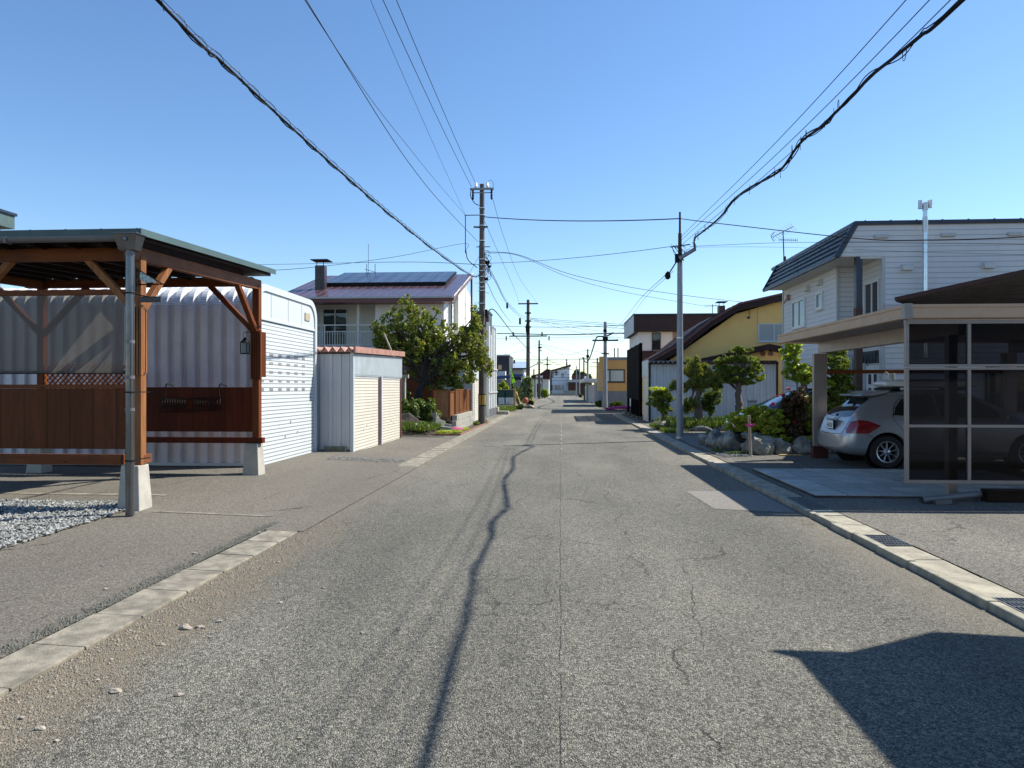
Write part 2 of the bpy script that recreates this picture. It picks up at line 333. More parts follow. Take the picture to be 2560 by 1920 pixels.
# ------------------------------------------------------------------ ground materials
def asphalt(name, dark, mid, light, cell=95, var=.24, tint=(.2, .15, .09), sand=False, cracks=0.0, rough=.85, seam=False, bmp=.006):
    m, nt, p, co = base(name)
    warp = nd(nt, 'ShaderNodeTexNoise', {'Vector': co, 'Scale': 60.0, 'Detail': 2})
    vo = nd(nt, 'ShaderNodeTexVoronoi', {'Vector': co, 'Scale': float(cell)}, voronoi_dimensions='3D', feature='F1')
    vo2 = nd(nt, 'ShaderNodeTexVoronoi', {'Vector': co, 'Scale': float(cell*.5)}, voronoi_dimensions='3D', feature='F1')
    rnd = nd(nt, 'ShaderNodeSeparateColor', {0: vo.outputs['Color']}).outputs[0]
    rnd2 = nd(nt, 'ShaderNodeSeparateColor', {0: vo2.outputs['Color']}).outputs[1]
    c = mixc(nt, smooth(nt, rnd, .05, .55), dark, mid)
    c = mixc(nt, smooth(nt, rnd, .74, 1.05), c, light)
    c = mixc(nt, mt(nt, 'MULTIPLY', smooth(nt, rnd2, .86, .95), .6), c, light)
    c = mixc(nt, mt(nt, 'MULTIPLY', smooth(nt, rnd2, .22, .12), .7), c, tuple(x*.6 for x in dark))
    # tar between the stones
    c = mixc(nt, mt(nt, 'MULTIPLY', smooth(nt, vo.outputs['Distance'], .32, .62), .55), c, tuple(x*.45 for x in dark))
    big = nz(nt, co, .55, 6, .6, (1, .35, 1)); med = nz(nt, co, 3.2, 6, .7)
    c = mixc(nt, mt(nt, 'MULTIPLY', smooth(nt, big, .35, .7), .75), mixc(nt, 1.0, c, (1-var,)*3, 'MULTIPLY'), mixc(nt, 1.0, c, (1+var, 1+var*.95, 1+var*.85), 'MULTIPLY'))
    c = mixc(nt, mt(nt, 'MULTIPLY', smooth(nt, med, .55, .75), .3), c, mixc(nt, 1.0, c, (.72, .72, .74), 'MULTIPLY'))
    h = mt(nt, 'MULTIPLY', mt(nt, 'SUBTRACT', .6, vo.outputs['Distance']), bmp)
    h = mt(nt, 'ADD', h, mt(nt, 'MULTIPLY', warp.outputs['Fac'], bmp*.6))
    sp = nd(nt, 'ShaderNodeSeparateXYZ', {0: co}); X, Y = sp.outputs[0], sp.outputs[1]
    if cracks:
        wn = nd(nt, 'ShaderNodeTexNoise', {'Vector': co, 'Scale': 2.2, 'Detail': 6, 'Roughness': .7})
        cw = nd(nt, 'ShaderNodeMix', {0: .22, 4: co, 5: wn.outputs['Color']}, data_type='VECTOR').outputs[1]
        cr = None
        for scl, wd, thr, amt, seed in ((.9, .006, .60, 1, 0), (2.6, .012, .66, .85, 5)):
            cv = nd(nt, 'ShaderNodeMapping', {0: cw, 1: (seed, seed, 0), 3: (1, .55, 1)}).outputs[0]
            ve = nd(nt, 'ShaderNodeTexVoronoi', {'Vector': cv, 'Scale': scl}, feature='DISTANCE_TO_EDGE').outputs['Distance']
            msk = smooth(nt, nz(nt, nd(nt, 'ShaderNodeMapping', {0: co, 1: (seed*3+2, 1, 0)}).outputs[0], .5, 3), thr-.08, thr)
            q = mt(nt, 'MULTIPLY', mt(nt, 'MULTIPLY', smooth(nt, ve, wd, wd*.25), msk), amt)
            cr = q if cr is None else mt(nt, 'MAXIMUM', cr, q)
        if seam:   # paving joint along the middle and worn wheel-path cracks to its right
            wb = mt(nt, 'MULTIPLY', mt(nt, 'SUBTRACT', nz(nt, co, 1.1, 6, .7, (0, 1, 0)), .5), .06)
            sm = mt(nt, 'MULTIPLY', smooth(nt, mt(nt, 'ABSOLUTE', mt(nt, 'ADD', X, wb)), .007, .002), .8)
            sm = mt(nt, 'MULTIPLY', sm, smooth(nt, nz(nt, co, 4, 4, .6, (1, 1, 1)), .36, .5))
            cr = mt(nt, 'MAXIMUM', cr, sm)
            wb2 = mt(nt, 'MULTIPLY', mt(nt, 'SUBTRACT', nz(nt, co, .45, 7, .72, (0, 1, 0)), .5), .75)
            s2 = smooth(nt, mt(nt, 'ABSOLUTE', mt(nt, 'ADD', mt(nt, 'SUBTRACT', X, .72), wb2)), .012, .004)
            s2 = mt(nt, 'MULTIPLY', mt(nt, 'MULTIPLY', s2, smooth(nt, nz(nt, co, 1.3, 3), .48, .56)), smooth(nt, Y, 13.0, 11.0))
            cr = mt(nt, 'MAXIMUM', cr, s2)
        cr = mt(nt, 'MULTIPLY', cr, cracks)
        c = mixc(nt, cr, c, (.018, .016, .015)); h = mt(nt, 'SUBTRACT', h, mt(nt, 'MULTIPLY', cr, .006))
    if sand:   # brown silt washed against the left gutter, pale silt on the right
        e = mt(nt, 'ADD', X, mt(nt, 'MULTIPLY', nz(nt, co, 1.0, 5, .65), 1.2))
        f = mt(nt, 'MULTIPLY', smooth(nt, e, -1.55, -2.2), mt(nt, 'MULTIPLY', smooth(nt, Y, 9.0, 6.0), smooth(nt, Y, 1.6, 3.0)))
        f = mt(nt, 'MULTIPLY', f, smooth(nt, nz(nt, co, 7, 7, .75), .28, .62))
        c = mixc(nt, mt(nt, 'MULTIPLY', f, .7), c, tint)
        e2 = mt(nt, 'ADD', X, mt(nt, 'MULTIPLY', nz(nt, co, .7, 6, .7), .9))
        f2 = mt(nt, 'MULTIPLY', smooth(nt, e2, 2.9, 3.5), .4); c = mixc(nt, f2, c, (.22, .19, .14))
        f3 = mt(nt, 'MULTIPLY', smooth(nt, e2, -1.9, -2.5), .45); c = mixc(nt, f3, c, (.2, .17, .13))
        for xc, wd_, am in ((-1.35, .45, .14), (-.25, .3, -.08), (1.0, .5, .12), (2.1, .35, -.1)):   # wheel paths and oil band
            fb = mt(nt, 'MULTIPLY', smooth(nt, mt(nt, 'ABSOLUTE', mt(nt, 'ADD', mt(nt, 'SUBTRACT', X, xc), mt(nt, 'MULTIPLY', mt(nt, 'SUBTRACT', nz(nt, co, .35, 4), .5), .8))), wd_, .05), smooth(nt, nz(nt, co, .8, 5), .3, .65))
            c = mixc(nt, fb, c, mixc(nt, 1.0, c, (1+am, 1+am, 1+am*.8), 'MULTIPLY'))
        # a thin run of darker tarry lane toward the shoulder
        f4 = mt(nt, 'MULTIPLY', smooth(nt, mt(nt, 'ABSOLUTE', mt(nt, 'ADD', X, mt(nt, 'ADD', 1.75, mt(nt, 'MULTIPLY', nz(nt, co, .6, 4), -.6)))), .55, .1), .4)
        c = mixc(nt, mt(nt, 'MULTIPLY', f4, smooth(nt, Y, 11.0, 6.0)), c, mixc(nt, 1.0, c, (.55, .58, .62), 'MULTIPLY'))
    nt.links.new(c, p.inputs['Base Color']); p.inputs['Roughness'].default_value = rough; p.inputs['Specular IOR Level'].default_value = .3
    b = nd(nt, 'ShaderNodeBump', {'Height': h, 'Strength': 1.0, 'Distance': 1.0}); nt.links.new(b.outputs[0], p.inputs['Normal'])
    return m
M = {}
M['road'] = asphalt('road_asphalt', (.1, .097, .08), (.245, .234, .19), (.45, .425, .35), 125, sand=True, cracks=.75, seam=True, bmp=.009)
M['drive'] = asphalt('driveway_asphalt', (.12, .108, .088), (.18, .163, .134), (.34, .315, .26), 150, .12, cracks=.9, bmp=.0035)
M['driver'] = asphalt('side_driveway_asphalt', (.095, .09, .077), (.215, .2, .168), (.38, .36, .3), 120, .2, cracks=.8, bmp=.006)
M['ground'] = asphalt('bare_ground', (.1, .085, .065), (.17, .15, .12), (.3, .27, .22), 40, .3, bmp=.01)
M['patch'] = asphalt('patched_asphalt', (.19, .178, .16), (.26, .24, .21), (.38, .35, .31), 170, .1, bmp=.002)
M['conc'] = mat('concrete', (.29, .265, .2), .85, var=.3, vs=5, bump=.005, bs=90, dirt=.8, dcol=(.17, .15, .11))
M['concl'] = mat('dirty_gutter_concrete', (.2, .182, .14), .9, var=.4, vs=6, bump=.006, bs=90, dirt=.95, dcol=(.14, .12, .095))
M['concw'] = mat('pale_concrete', (.38, .36, .31), .85, var=.15, vs=3, bump=.003, bs=70, dirt=.5, dcol=(.2, .18, .15))
M['block'] = mat('concrete_block', (.3, .29, .25), .9, var=.15, vs=4, bump=.004, bs=60, dirt=.4)
M['blockd'] = mat('mossy_block', (.12, .12, .1), .95, var=.3, vs=6, bump=.01, bs=30)
M['tile'] = mat('paving_tile', (.36, .38, .36), .8, var=.12, vs=5, bump=.002, bs=120, dirt=.4, dcol=(.2, .15, .08))
M['white_steel'] = mat('white_painted_steel', (.5, .535, .545), .38, var=.03, vs=1.5, bump=.0012, bs=3, dirt=.3, dcol=(.45, .43, .38), spec=.5)
M['shut_w'] = mat('white_roller_slats', (.5, .535, .545), .4, var=.03, vs=1.2, dirt=.3, dcol=(.5, .48, .42), lines=(2, .0775, .014, .3, .02))
M['shut_c'] = mat('cream_roller_slats', (.56, .52, .44), .45, var=.04, vs=1.5, dirt=.2, dcol=(.45, .36, .25), lines=(2, .0775, .012, .42, .02))
M['corr_w'] = mat('faded_white_corrugated', (.62, .59, .62), .42, var=.1, vs=1.2, dirt=.35, dcol=(.4, .37, .35))
M['corr_roof'] = mat('dull_galvanised_sheet', (.74, .74, .74), .4, var=.05, vs=2, lines=(2, .034, .007, .45, .006))
M['vent'] = mat('beige_grille', (.5, .42, .27), .6, lines=(2, .03, .012, .35, .01))
M['ventd'] = mat('grey_slot_insert', (.22, .21, .2), .5, var=.2, vs=20)
M['shed_side'] = mat('grey_ribbed_sheet', (.4, .41, .43), .5, var=.06, vs=1.5, dirt=.3, dcol=(.35, .3, .25))
M['shed_front'] = mat('pale_blue_ribbed_sheet', (.47, .52, .53), .5, var=.08, vs=2, dirt=.35, dcol=(.4, .32, .26))
M['rust'] = mat('faded_red_brown_trim', (.33, .17, .13), .65, var=.25, vs=4, dirt=.3, dcol=(.16, .1, .08))
M['rustp'] = mat('dark_red_post', (.1, .028, .022), .5, var=.2, vs=4)
M['wood_v'] = wood('stained_wood_vertical', (.11, .03, .01), (.17, .052, .018), 'z')
M['wood_x'] = wood('stained_wood_beam', (.12, .036, .012), (.19, .062, .02), 'x')
M['wood_y'] = wood('stained_wood_side_beam', (.14, .05, .022), (.22, .085, .036), 'y')
M['wood_p'] = wood('pale_stained_post', (.19, .075, .028), (.3, .13, .052), 'z')
M['boards'] = wood('stained_board_wall', (.095, .026, .008), (.15, .045, .015), 'z', boards=.31)
M['boards2'] = wood('red_stained_board_wall', (.09, .016, .006), (.12, .026, .009), 'z', .5, boards=.3)
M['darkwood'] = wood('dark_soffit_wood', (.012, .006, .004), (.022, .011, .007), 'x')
M['greenmetal'] = mat('dark_green_roof_metal', (.035, .075, .07), .4, var=.15, vs=2)
M['greenedge'] = mat('green_grey_edge_metal', (.06, .1, .097), .5, var=.1, vs=2)
M['gutter'] = mat('grey_gutter_plastic', (.12, .12, .125), .35, var=.1, vs=3)
M['pipe'] = mat('aged_downpipe', (.13, .13, .135), .22, metal=.75, var=.05, vs=2)
M['black'] = mat('black_iron', (.008, .008, .008), .6, var=.3, vs=9, spec=.15)
M['slate'] = mat('slate_plate', (.05, .05, .052), .6, var=.2, vs=9)
M['frost'] = mat('crackled_glass_plate', (.35, .42, .42), .2, var=.6, vs=45)
M['white_wall'] = mat('white_render', (.72, .72, .69), .8, var=.04, vs=.8, bump=.002, bs=30, dirt=.1, dcol=(.5, .47, .4))
M['bright_wall'] = mat('bright_white_render', (.82, .83, .84), .8, var=.03, vs=.8)
M['cream_wall'] = mat('cream_render', (.62, .6, .53), .8, var=.05, vs=.8, bump=.002, bs=30)
M['plum_roof'] = mat('plum_brown_standing_seam', (.085, .05, .06), .2, var=.12, vs=1.2, spec=.9, lines=(0, .46, .03, .35, .02))
M['plum'] = mat('red_brown_fascia', (.13, .03, .028), .4, var=.12, vs=3)
M['plumchim'] = mat('black_brown_chimney_metal', (.035, .025, .028), .4, var=.2, vs=2)
M['white_trim'] = mat('white_trim', (.62, .62, .6), .45, var=.03, vs=4)
M['grey_trim'] = mat('grey_trim', (.42, .43, .43), .45, var=.05, vs=4)
M['black_trim'] = mat('black_trim', (.02, .02, .022), .4, var=.1, vs=4)
M['win_glass'] = glassm('window_glass'); M['curtain_glass'] = glassm('curtained_window_glass', (.42, .45, .42), .12, .6)
M['blue_glass'] = glassm('pale_sky_reflection_glass', (.18, .24, .27), .08, .9)  # reflected sky put in as a pale blue base colour
M['lit_glass'] = glassm('tan_lit_window_glass', (.5, .3, .15), .2, .6)  # tan base colour stands in for a lit window, nothing glows
M['solar'] = mat('solar_cells', (.03, .03, .036), .16, var=.15, vs=1, spec=.6, lines=(0, .81, .03, 4.0, 0), rvar=.04)
M['alu'] = mat('aluminium', (.55, .56, .57), .35, metal=.6, var=.08, vs=5)
M['siding'] = mat('pale_grey_lap_siding', (.6, .6, .6), .6, var=.04, vs=.9, bump=.0015, bs=60, dirt=.12, dcol=(.35, .35, .34), lines=(2, .142, .011, .5, .01))
M['soffit'] = mat('off_white_soffit', (.55, .54, .5), .7, var=.04, vs=2)
M['navy_roof'] = mat('blue_black_ribbed_roof', (.04, .055, .085), .32, var=.12, vs=2, spec=.7)
M['navy'] = mat('navy_edge_metal', (.012, .02, .04), .4, var=.1, vs=3)
M['steelpipe'] = mat('bright_flue_pipe', (.6, .62, .63), .22, metal=.85, var=.05, vs=3)
M['yellow'] = mat('ochre_yellow_render', (.95, .6, .2), .85, var=.06, vs=.8, bump=.003, bs=40, dirt=.12, dcol=(.4, .28, .13))
M['brown_roof'] = mat('dark_brown_roof_metal', (.04, .02, .018), .5, var=.15, vs=1.5, spec=.2)
M['brown_band'] = mat('dark_brown_band', (.045, .02, .016), .7, var=.1, vs=1.5, lines=(2, .14, .02, .3, .012))
M['greyband'] = mat('pale_grey_ribs', (.45, .48, .5), .5, var=.05, vs=2, lines=(2, .14, .02, .4, .012))
M['bluegrey_sheet'] = mat('blue_grey_corrugated', (.46, .52, .56), .5, var=.08, vs=.8, dirt=.2, dcol=(.25, .24, .22))
M['brown_sheet'] = mat('dark_brown_corrugated', (.03, .023, .02), .5, var=.3, vs=3)
M['black_slat'] = mat('black_lattice_paint', (.006, .005, .005), .8, var=.3, vs=4, spec=.06)
M['ochre'] = mat('ochre_wall', (.6, .33, .11), .85, var=.06, vs=.7)
M['dgrey'] = mat('dark_grey_base', (.2, .21, .22), .85, var=.12, vs=.8)
M['black_side'] = mat('black_siding', (.022, .022, .026), .5, var=.1, vs=1, lines=(2, .17, .03, .25, .015))
M['tan_fascia'] = mat('tan_carport_fascia', (.47, .315, .2), .55, var=.06, vs=3, spec=.4)
M['bronze'] = mat('bronze_carport_frame', (.27, .235, .21), .4, metal=.25, var=.06, vs=4)
M['deck'] = mat('carport_roof_deck', (.26, .23, .21), .5, var=.06, vs=2, lines=(0, .25, .02, .4, .02))
M['smoke'] = sheerm('smoked_panel', (.3, .285, .3), 0, 0)
M['vinyl'] = sheerm('clear_vinyl_sheet', (.55, .52, .48), .45, 0, .35, diff=(.2, .18, .155))
M['maroonbase'] = mat('maroon_post_base', (.07, .015, .012), .5, var=.15, vs=5)
M['silver'] = mat('silver_car_paint', (.42, .44, .47), .3, metal=.6, var=.01, vs=1, coat=.35, rvar=0)
M['navycar'] = mat('dark_blue_car_paint', (.02, .028, .05), .2, metal=.3, var=.02, vs=1, coat=1, rvar=.02)
M['white_car'] = mat('glossy_white_shell', (.78, .79, .79), .25, var=.02, vs=1, coat=.6, rvar=.02)
M['carglass'] = glassm('car_glass', (.008, .009, .011), .03, .9)
M['tyre'] = mat('tyre_rubber', (.015, .015, .016), .75, var=.2, vs=9)
M['rim'] = mat('alloy_rim', (.55, .57, .6), .3, metal=.8, var=.05, vs=9)
M['redlens'] = mat('red_lamp_lens', (.22, .005, .008), .12, var=.35, vs=9, coat=1, spec=.8)
M['plate'] = mat('number_plate', (.75, .77, .75), .4, var=.02, vs=4); M['ink'] = mat('dark_ink', (.02, .05, .03), .5, var=.1, vs=4)
M['chrome'] = mat('chrome', (.7, .7, .72), .15, metal=.9, var=.03, vs=4)
M['wire'] = mat('black_cable', (.012, .012, .013), .75, var=.2, vs=4, spec=.15)
M['wiregrey'] = mat('grey_wire', (.03, .03, .032), .6, metal=.1, var=.2, vs=4)
M['polec'] = mat('weathered_concrete_pole', (.1, .085, .072), .85, var=.3, vs=1.5, bump=.003, bs=50, sc3=(3, 3, .5), dirt=.35, dcol=(.12, .1, .09))
M['poles'] = mat('galvanised_pole', (.24, .255, .28), .5, metal=.35, var=.15, vs=2.5, sc3=(3, 3, .4), dirt=.3, dcol=(.2, .2, .2))
M['poled'] = mat('dark_timber_pole', (.04, .03, .028), .8, var=.25, vs=3)
M['insul'] = mat('porcelain', (.7, .7, .68), .25, var=.05, vs=8)
M['stripe'] = mat('yellow_stripe', (.6, .4, .1), .6, var=.15, vs=5)
M['bark'] = mat('dark_bark', (.05, .038, .03), .9, var=.4, vs=9, bump=.02, bs=30, sc3=(2, 2, .5))
M['barkg'] = mat('grey_bark', (.15, .115, .095), .9, var=.4, vs=9, bump=.02, bs=25, sc3=(2, 2, .4))
M['leaf'] = leafm('fresh_leaves', [(.095, .13, .022), (.165, .21, .035), (.26, .29, .055), (.2, .15, .06)], .42)
M['pine'] = leafm('pine_needles', [(.1, .13, .03), (.2, .22, .045), (.34, .32, .07)], .35, .6)
M['yew'] = leafm('yew_needles', [(.07, .11, .025), (.16, .21, .03), (.36, .4, .07)], .35, .55)
M['lime'] = leafm('bright_leaves', [(.17, .24, .03), (.3, .38, .05), (.42, .46, .08)], .5)
M['shrub'] = leafm('shrub_leaves', [(.05, .085, .02), (.1, .15, .03), (.2, .24, .05)], .35)
M['gold'] = leafm('golden_leaves', [(.3, .36, .04), (.48, .5, .07), (.2, .27, .04)], .5)
M['redleaf'] = leafm('russet_leaves', [(.05, .02, .016), (.09, .045, .025), (.06, .075, .02)], .25)
M['palef'] = leafm('pale_blossom_leaves', [(.1, .16, .04), (.2, .27, .07), (.65, .68, .55)], .4)
M['grass'] = leafm('grass_blades', [(.05, .1, .016), (.1, .16, .03), (.18, .2, .05)], .35)
M['redf'] = leafm('red_petals', [(.38, .01, .05), (.55, .03, .1)], .3); M['pinkf'] = leafm('pink_petals', [(.6, .12, .45), (.75, .3, .6)], .35)
M['magf'] = leafm('magenta_petals', [(.4, .05, .3), (.6, .12, .45)], .3); M['whitef'] = leafm('white_petals', [(.75, .75, .68), (.8, .8, .75)], .3)
M['rock'] = mat('mottled_rock', (.2, .2, .175), .9, var=.5, vs=3.5, bump=.03, bs=9, dirt=.5, dcol=(.05, .045, .035))
M['rockm'] = mat('mossy_dark_rock', (.032, .025, .02), .95, var=.5, vs=5, bump=.03, bs=12, dirt=.8, dcol=(.1, .07, .015))
M['stone'] = mat('loose_stone', (.3, .26, .21), .9, var=.25, vs=12, bump=.004, bs=60)
M['gravel'] = None; M['siltgrit'] = mat('silt_grit', (.23, .2, .155), .95, var=.3, vs=14)
M['soil'] = mat('garden_soil', (.055, .042, .03), .95, var=.35, vs=6, bump=.02, bs=25)
M['bamboo'] = wood('woven_reed_screen', (.2, .085, .035), (.34, .16, .07), 'z', .7)
M['grate'] = mat('grate_steel', (.16, .18, .2), .4, metal=.5, var=.2, vs=9)
M['kerbred'] = mat('red_brown_edging', (.2, .1, .07), .9, var=.25, vs=8, bump=.006, bs=40)
M['binmetal'] = mat('dark_green_bin_metal', (.018, .07, .055), .45, var=.1, vs=3)
M['flaggreen'] = leafm('lime_banner_cloth', [(.25, .62, .02), (.27, .65, .02)], .3)
M['orange'] = mat('orange_plastic', (.5, .12, .035), .45, var=.08, vs=4)
M['plank'] = wood('raw_plank', (.5, .33, .15), (.6, .42, .2), 'z', .7)
M['blueroof'] = mat('blue_sheet_roof', (.03, .07, .2), .45, var=.1, vs=1)
M['metalroof'] = mat('pale_blue_metal_roof', (.4, .5, .6), .3, var=.06, vs=1, metal=.2)
M['pinktape'] = mat('pink_tape', (.75, .05, .3), .5, var=.05, vs=9)
M['woodstake'] = wood('weathered_stake', (.3, .24, .19), (.42, .35, .28), 'z', .8)
for k_ in ('tile',):
    m_ = M[k_]; n_ = m_.node_tree; p_ = n_.nodes['Principled BSDF']; src = p_.inputs['Base Color'].links[0].from_socket
    g2_ = n_.nodes.new('ShaderNodeNewGeometry'); v_ = nd(n_, 'ShaderNodeMapRange', {0: g2_.outputs['Random Per Island'], 3: .8, 4: 1.15}).outputs[0]
    cc_ = nd(n_, 'ShaderNodeCombineColor', {0: v_, 1: v_, 2: v_}).outputs[0]; n_.links.new(mixc(n_, 1.0, src, cc_, 'MULTIPLY'), p_.inputs['Base Color'])
# gravel: grey chips
m, nt_, p_, co_ = base('gravel_chips'); g_ = nt_.nodes.new('ShaderNodeNewGeometry')
nt_.links.new(mixc(nt_, g_.outputs['Random Per Island'], (.11, .115, .112), (.33, .335, .315)), p_.inputs['Base Color']); p_.inputs['Roughness'].default_value = .85; M['gravel'] = m

# ------------------------------------------------------------------ ground, road, kerbs
struct('ground', MB().quad((-700, -300, -.03), (700, -300, -.03), (700, 1500, -.03), (-700, 1500, -.03)), M['ground'])
struct('road', MB().quad((-2.92, -25, 0), (3.08, -25, 0), (3.08, 131, 0), (-2.92, 131, 0))
       .quad((-45, 42.2, -.004), (-2.9, 42.2, -.004), (-2.9, 46.6, -.004), (-45, 46.6, -.004)).quad((3.06, 42.2, -.004), (45, 42.2, -.004), (45, 46.6, -.004), (3.06, 46.6, -.004))
       .quad((-60, 131, -.004), (60, 131, -.004), (60, 137, -.004), (-60, 137, -.004)), M['road'])
struct('road_patch', MB().quad((2.05, 9.6, .004), (3.04, 9.35, .004), (3.04, 11.3, .004), (1.95, 11.2, .004)), M['patch'])
def ease(t): t = max(0, min(1, t)); return t*t*(3-2*t)
def gz(x, y):      # left forecourt height
    a = .015+.075*ease((-3.3-x)/2.6)
    b = ease((y-6)/4)*ease((18.6-y)/2.2)
    return .012+(a-.012)*b if x > -3.3 else .012+(a-.012)*(.35+.65*b)+.012*mnoise.noise(Vector((x*.5, y*.5, 0)))
def sheet(x0, x1, y0, y1, st, zf):
    mb = MB(); nx, ny = int((x1-x0)/st)+1, int((y1-y0)/st)+1
    xs = np.linspace(x0, x1, nx+1); ys = np.linspace(y0, y1, ny+1)
    vs = [(x, y, zf(x, y)) for y in ys for x in xs]
    return mb.add(vs, [(j*(nx+1)+i, j*(nx+1)+i+1, (j+1)*(nx+1)+i+1, (j+1)*(nx+1)+i) for j in range(ny) for i in range(nx)])
struct('driveway', sheet(-16, -3.3, -8, 24.4, .4, gz), M['drive'], smooth=True)
struct('driveway_apron', sheet(-3.3, -2.86, 7.75, 14.2, .11, lambda x, y: .012+.013*ease((-2.86-x)/.4)*1+.0), M['drive'], smooth=True)
struct('pavement_left', MB().box(-5, -3.3, 24.4, 42.2, -.02, .03).box(-5, -3.2, 46.6, 131, -.02, .02), M['driver'])
rk = random.Random(5)
def gutter_run(x0, x1, y0, y1, z, tilt, st=.6, outer=None):
    mb = MB(); y = y0
    while y < y1-.05:
        e = min(y+st-.014, y1); a, b = z+rk.uniform(-.004, .006), z+rk.uniform(-.004, .006)
        mb.add([(x0, y, -.03), (x1, y, -.03), (x1, e, -.03), (x0, e, -.03), (x0, y, a+tilt), (x1, y, a), (x1, e, b), (x0, e, b+tilt)],
               [(0,3,2,1),(4,5,6,7),(0,1,5,4),(1,2,6,5),(2,3,7,6),(3,0,4,7)]); y += st
    return mb
struct('gutter_left', MB().add(*(lambda m: (m.v, m.f))(gutter_run(-3.27, -2.92, -6, 7.75, .016, .012))).add(*(lambda m: (m.v, m.f))(gutter_run(-3.3, -2.9, 14.2, 42, .018, .008))), M['concl'], bevel=.008)
gr_y = [(5.05, 5.5), (7.25, 7.75), (9.35, 10.35)]
mb = MB(); y = -6
segs = [(-6, 5.05), (5.5, 7.25), (7.75, 9.35), (10.35, 42)]
for a, b in segs: g = gutter_run(3.2, 3.47, a, b, .05, -.004); mb.add(g.v, g.f)
struct('gutter_right', mb, M['conc'], bevel=.006)
mb = MB(); y = -6
while y < 42:
    mb.box(3.105+rk.uniform(-.01, .01), 3.19, y, y+.588, -.03, .066+rk.uniform(-.006, .004)); y += .6
struct('kerb', mb, M['conc'], bevel=.012)
for (a, b), lb in zip(gr_y, ('steel drain grate in the sunlit right gutter at the frame edge', 'steel drain grate in the sunlit right gutter', 'long steel drain grate in the shaded right gutter beside the paving tiles')):
    t = thing('drain_grate', lb, 'drain grate', (3.36, (a+b)/2, .03), 'drain grates in the right gutter')
    mb = MB(); n = 9
    for i in range(n): x = 3.21+(.25)*i/(n-1); mb.box(x-.004, x+.004, a, b, .03, .06)
    obj('bar_grid', mb, M['grate'], t)
    mb = MB(); k = int((b-a)/.1)
    for i in range(k+1): y = a+.012+(b-a-.024)*i/k; mb.box(3.205, 3.465, y-.006, y+.006, .028, .062)
    mb.box(3.195, 3.205, a, b, .028, .062).box(3.465, 3.473, a, b, .028, .062)
    obj('grate_frame', mb, M['grate'], t); obj('sump', MB().quad((3.2, a, .0), (3.47, a, .0), (3.47, b, .0), (3.2, b, .0)), M['black_trim'], t)
struct('driveway_right', sheet(3.475, 16, -8, 42, .8, lambda x, y: .055+.02*ease((x-4)/4)+.008*mnoise.noise(Vector((x*.4, y*.4, 3)))), M['driver'], smooth=True)
mb = MB(); rr = random.Random(8)
for i in range(9):
    for j in range(8):
        x, y = 3.62+i*.46, 10.35+j*.41
        if y > 13.5: continue
        z = .098+rr.uniform(-.003, .003); mb.box(x, x+.435, y, y+.385, .06, z)
struct('tile_bedding', MB().box(3.6, 7.8, 10.33, 13.6, .05, .083), M['soil'])
struct('paving_tiles', mb, M['tile'])
struct('joint_strip', sheet(-5.1, -3.55, 8.55, 8.62, .1, lambda x, y: gz(x, y)+.006), M['concl'])
struct('joint_strip', sheet(-10, -5.55, 9.65, 9.78, .15, lambda x, y: gz(x, y)+.006), M['concl'])
mb = MB()      # worn paint flecks of the old centre line
for i in range(26):
    y = 11.5+i*1.75+rr.uniform(-.4, .4)
    for k in range(rr.choice((0, 1, 2)) if y < 20 else 2): mb.quad(*[(x, yy, .0045) for x, yy in ((.02+rr.uniform(-.02, .02), y+k*.16), (.07+rr.uniform(-.02, .02), y+k*.16), (.06, y+k*.16+.09), (.03, y+k*.16+.07))])
struct('centre_line_flecks', mb, M['white_trim'])
def gravel(name, lab, x0, x1, y0, y1, n, s, zf, seed):
    rg = np.random.default_rng(seed); mb = MB(); pr = [(0,0,1),(1,0,.1),(-.3,.95,0),(-.8,-.1,.15),(.1,-.9,.05),(0,0,-.6)]
    fs = [(0,1,2),(0,2,3),(0,3,4),(0,4,1),(5,2,1),(5,3,2),(5,4,3),(5,1,4)]
    for i in range(n):
        x, y = rg.uniform(x0, x1), rg.uniform(y0, y1); q = rg.normal(size=3)*.25; r = s*rg.uniform(.6, 1.35); a = rg.uniform(0, 6.28); ca, sa = math.cos(a), math.sin(a)
        z = zf(x, y)+rg.uniform(0, .02); vs = []
        for vx, vy, vz in pr:
            vx *= 1+q[0]; vy *= 1+q[1]; vz *= .7+q[2]*.6; X_, Y_ = vx*ca-vy*sa, vx*sa+vy*ca
            vs.append((x+X_*r, y+Y_*r, z+vz*r+X_*r*q[1]))
        mb.add(vs, fs)
    return obj(name, mb, M['gravel'], kind='stuff', label=lab, cat='gravel')
gravel('gravel_bed', 'bed of pale grey crushed stone beside the timber shelter', -9.5, -5.4, 6.0, 9.0, 13000, .023, lambda x, y: gz(x, y)+.012, 3)
gravel('gravel_strip', 'grey gravel strip between the right gutter and the garden boulders', 3.58, 4.35, 16.3, 22.5, 5000, .018, lambda x, y: .062, 4)
gravel('gravel_verge', 'gravel patch by the left gutter past the cream shed', -5.0, -3.4, 14.9, 15.5, 900, .013, lambda x, y: gz(x, y)+.006, 6)
def debris(name, lab, n, seed, fx, m_):
    rg = np.random.default_rng(seed); mb = MB()
    for i in range(n):
        x, y, z = fx(rg); r = .004+.009*rg.random()**3; a = rg.uniform(0, 6.28); ca, sa = math.cos(a)*r, math.sin(a)*r
        mb.add([(x+ca, y+sa, z), (x-sa*.8, y+ca*.8, z), (x-ca*.9, y-sa*.9, z), (x+sa, y-ca, z), (x+ca*.2, y, z+r*.9)], [(0, 1, 4), (1, 2, 4), (2, 3, 4), (3, 0, 4)])
    return obj(name, mb, m_, kind='stuff', label=lab, cat='grit')
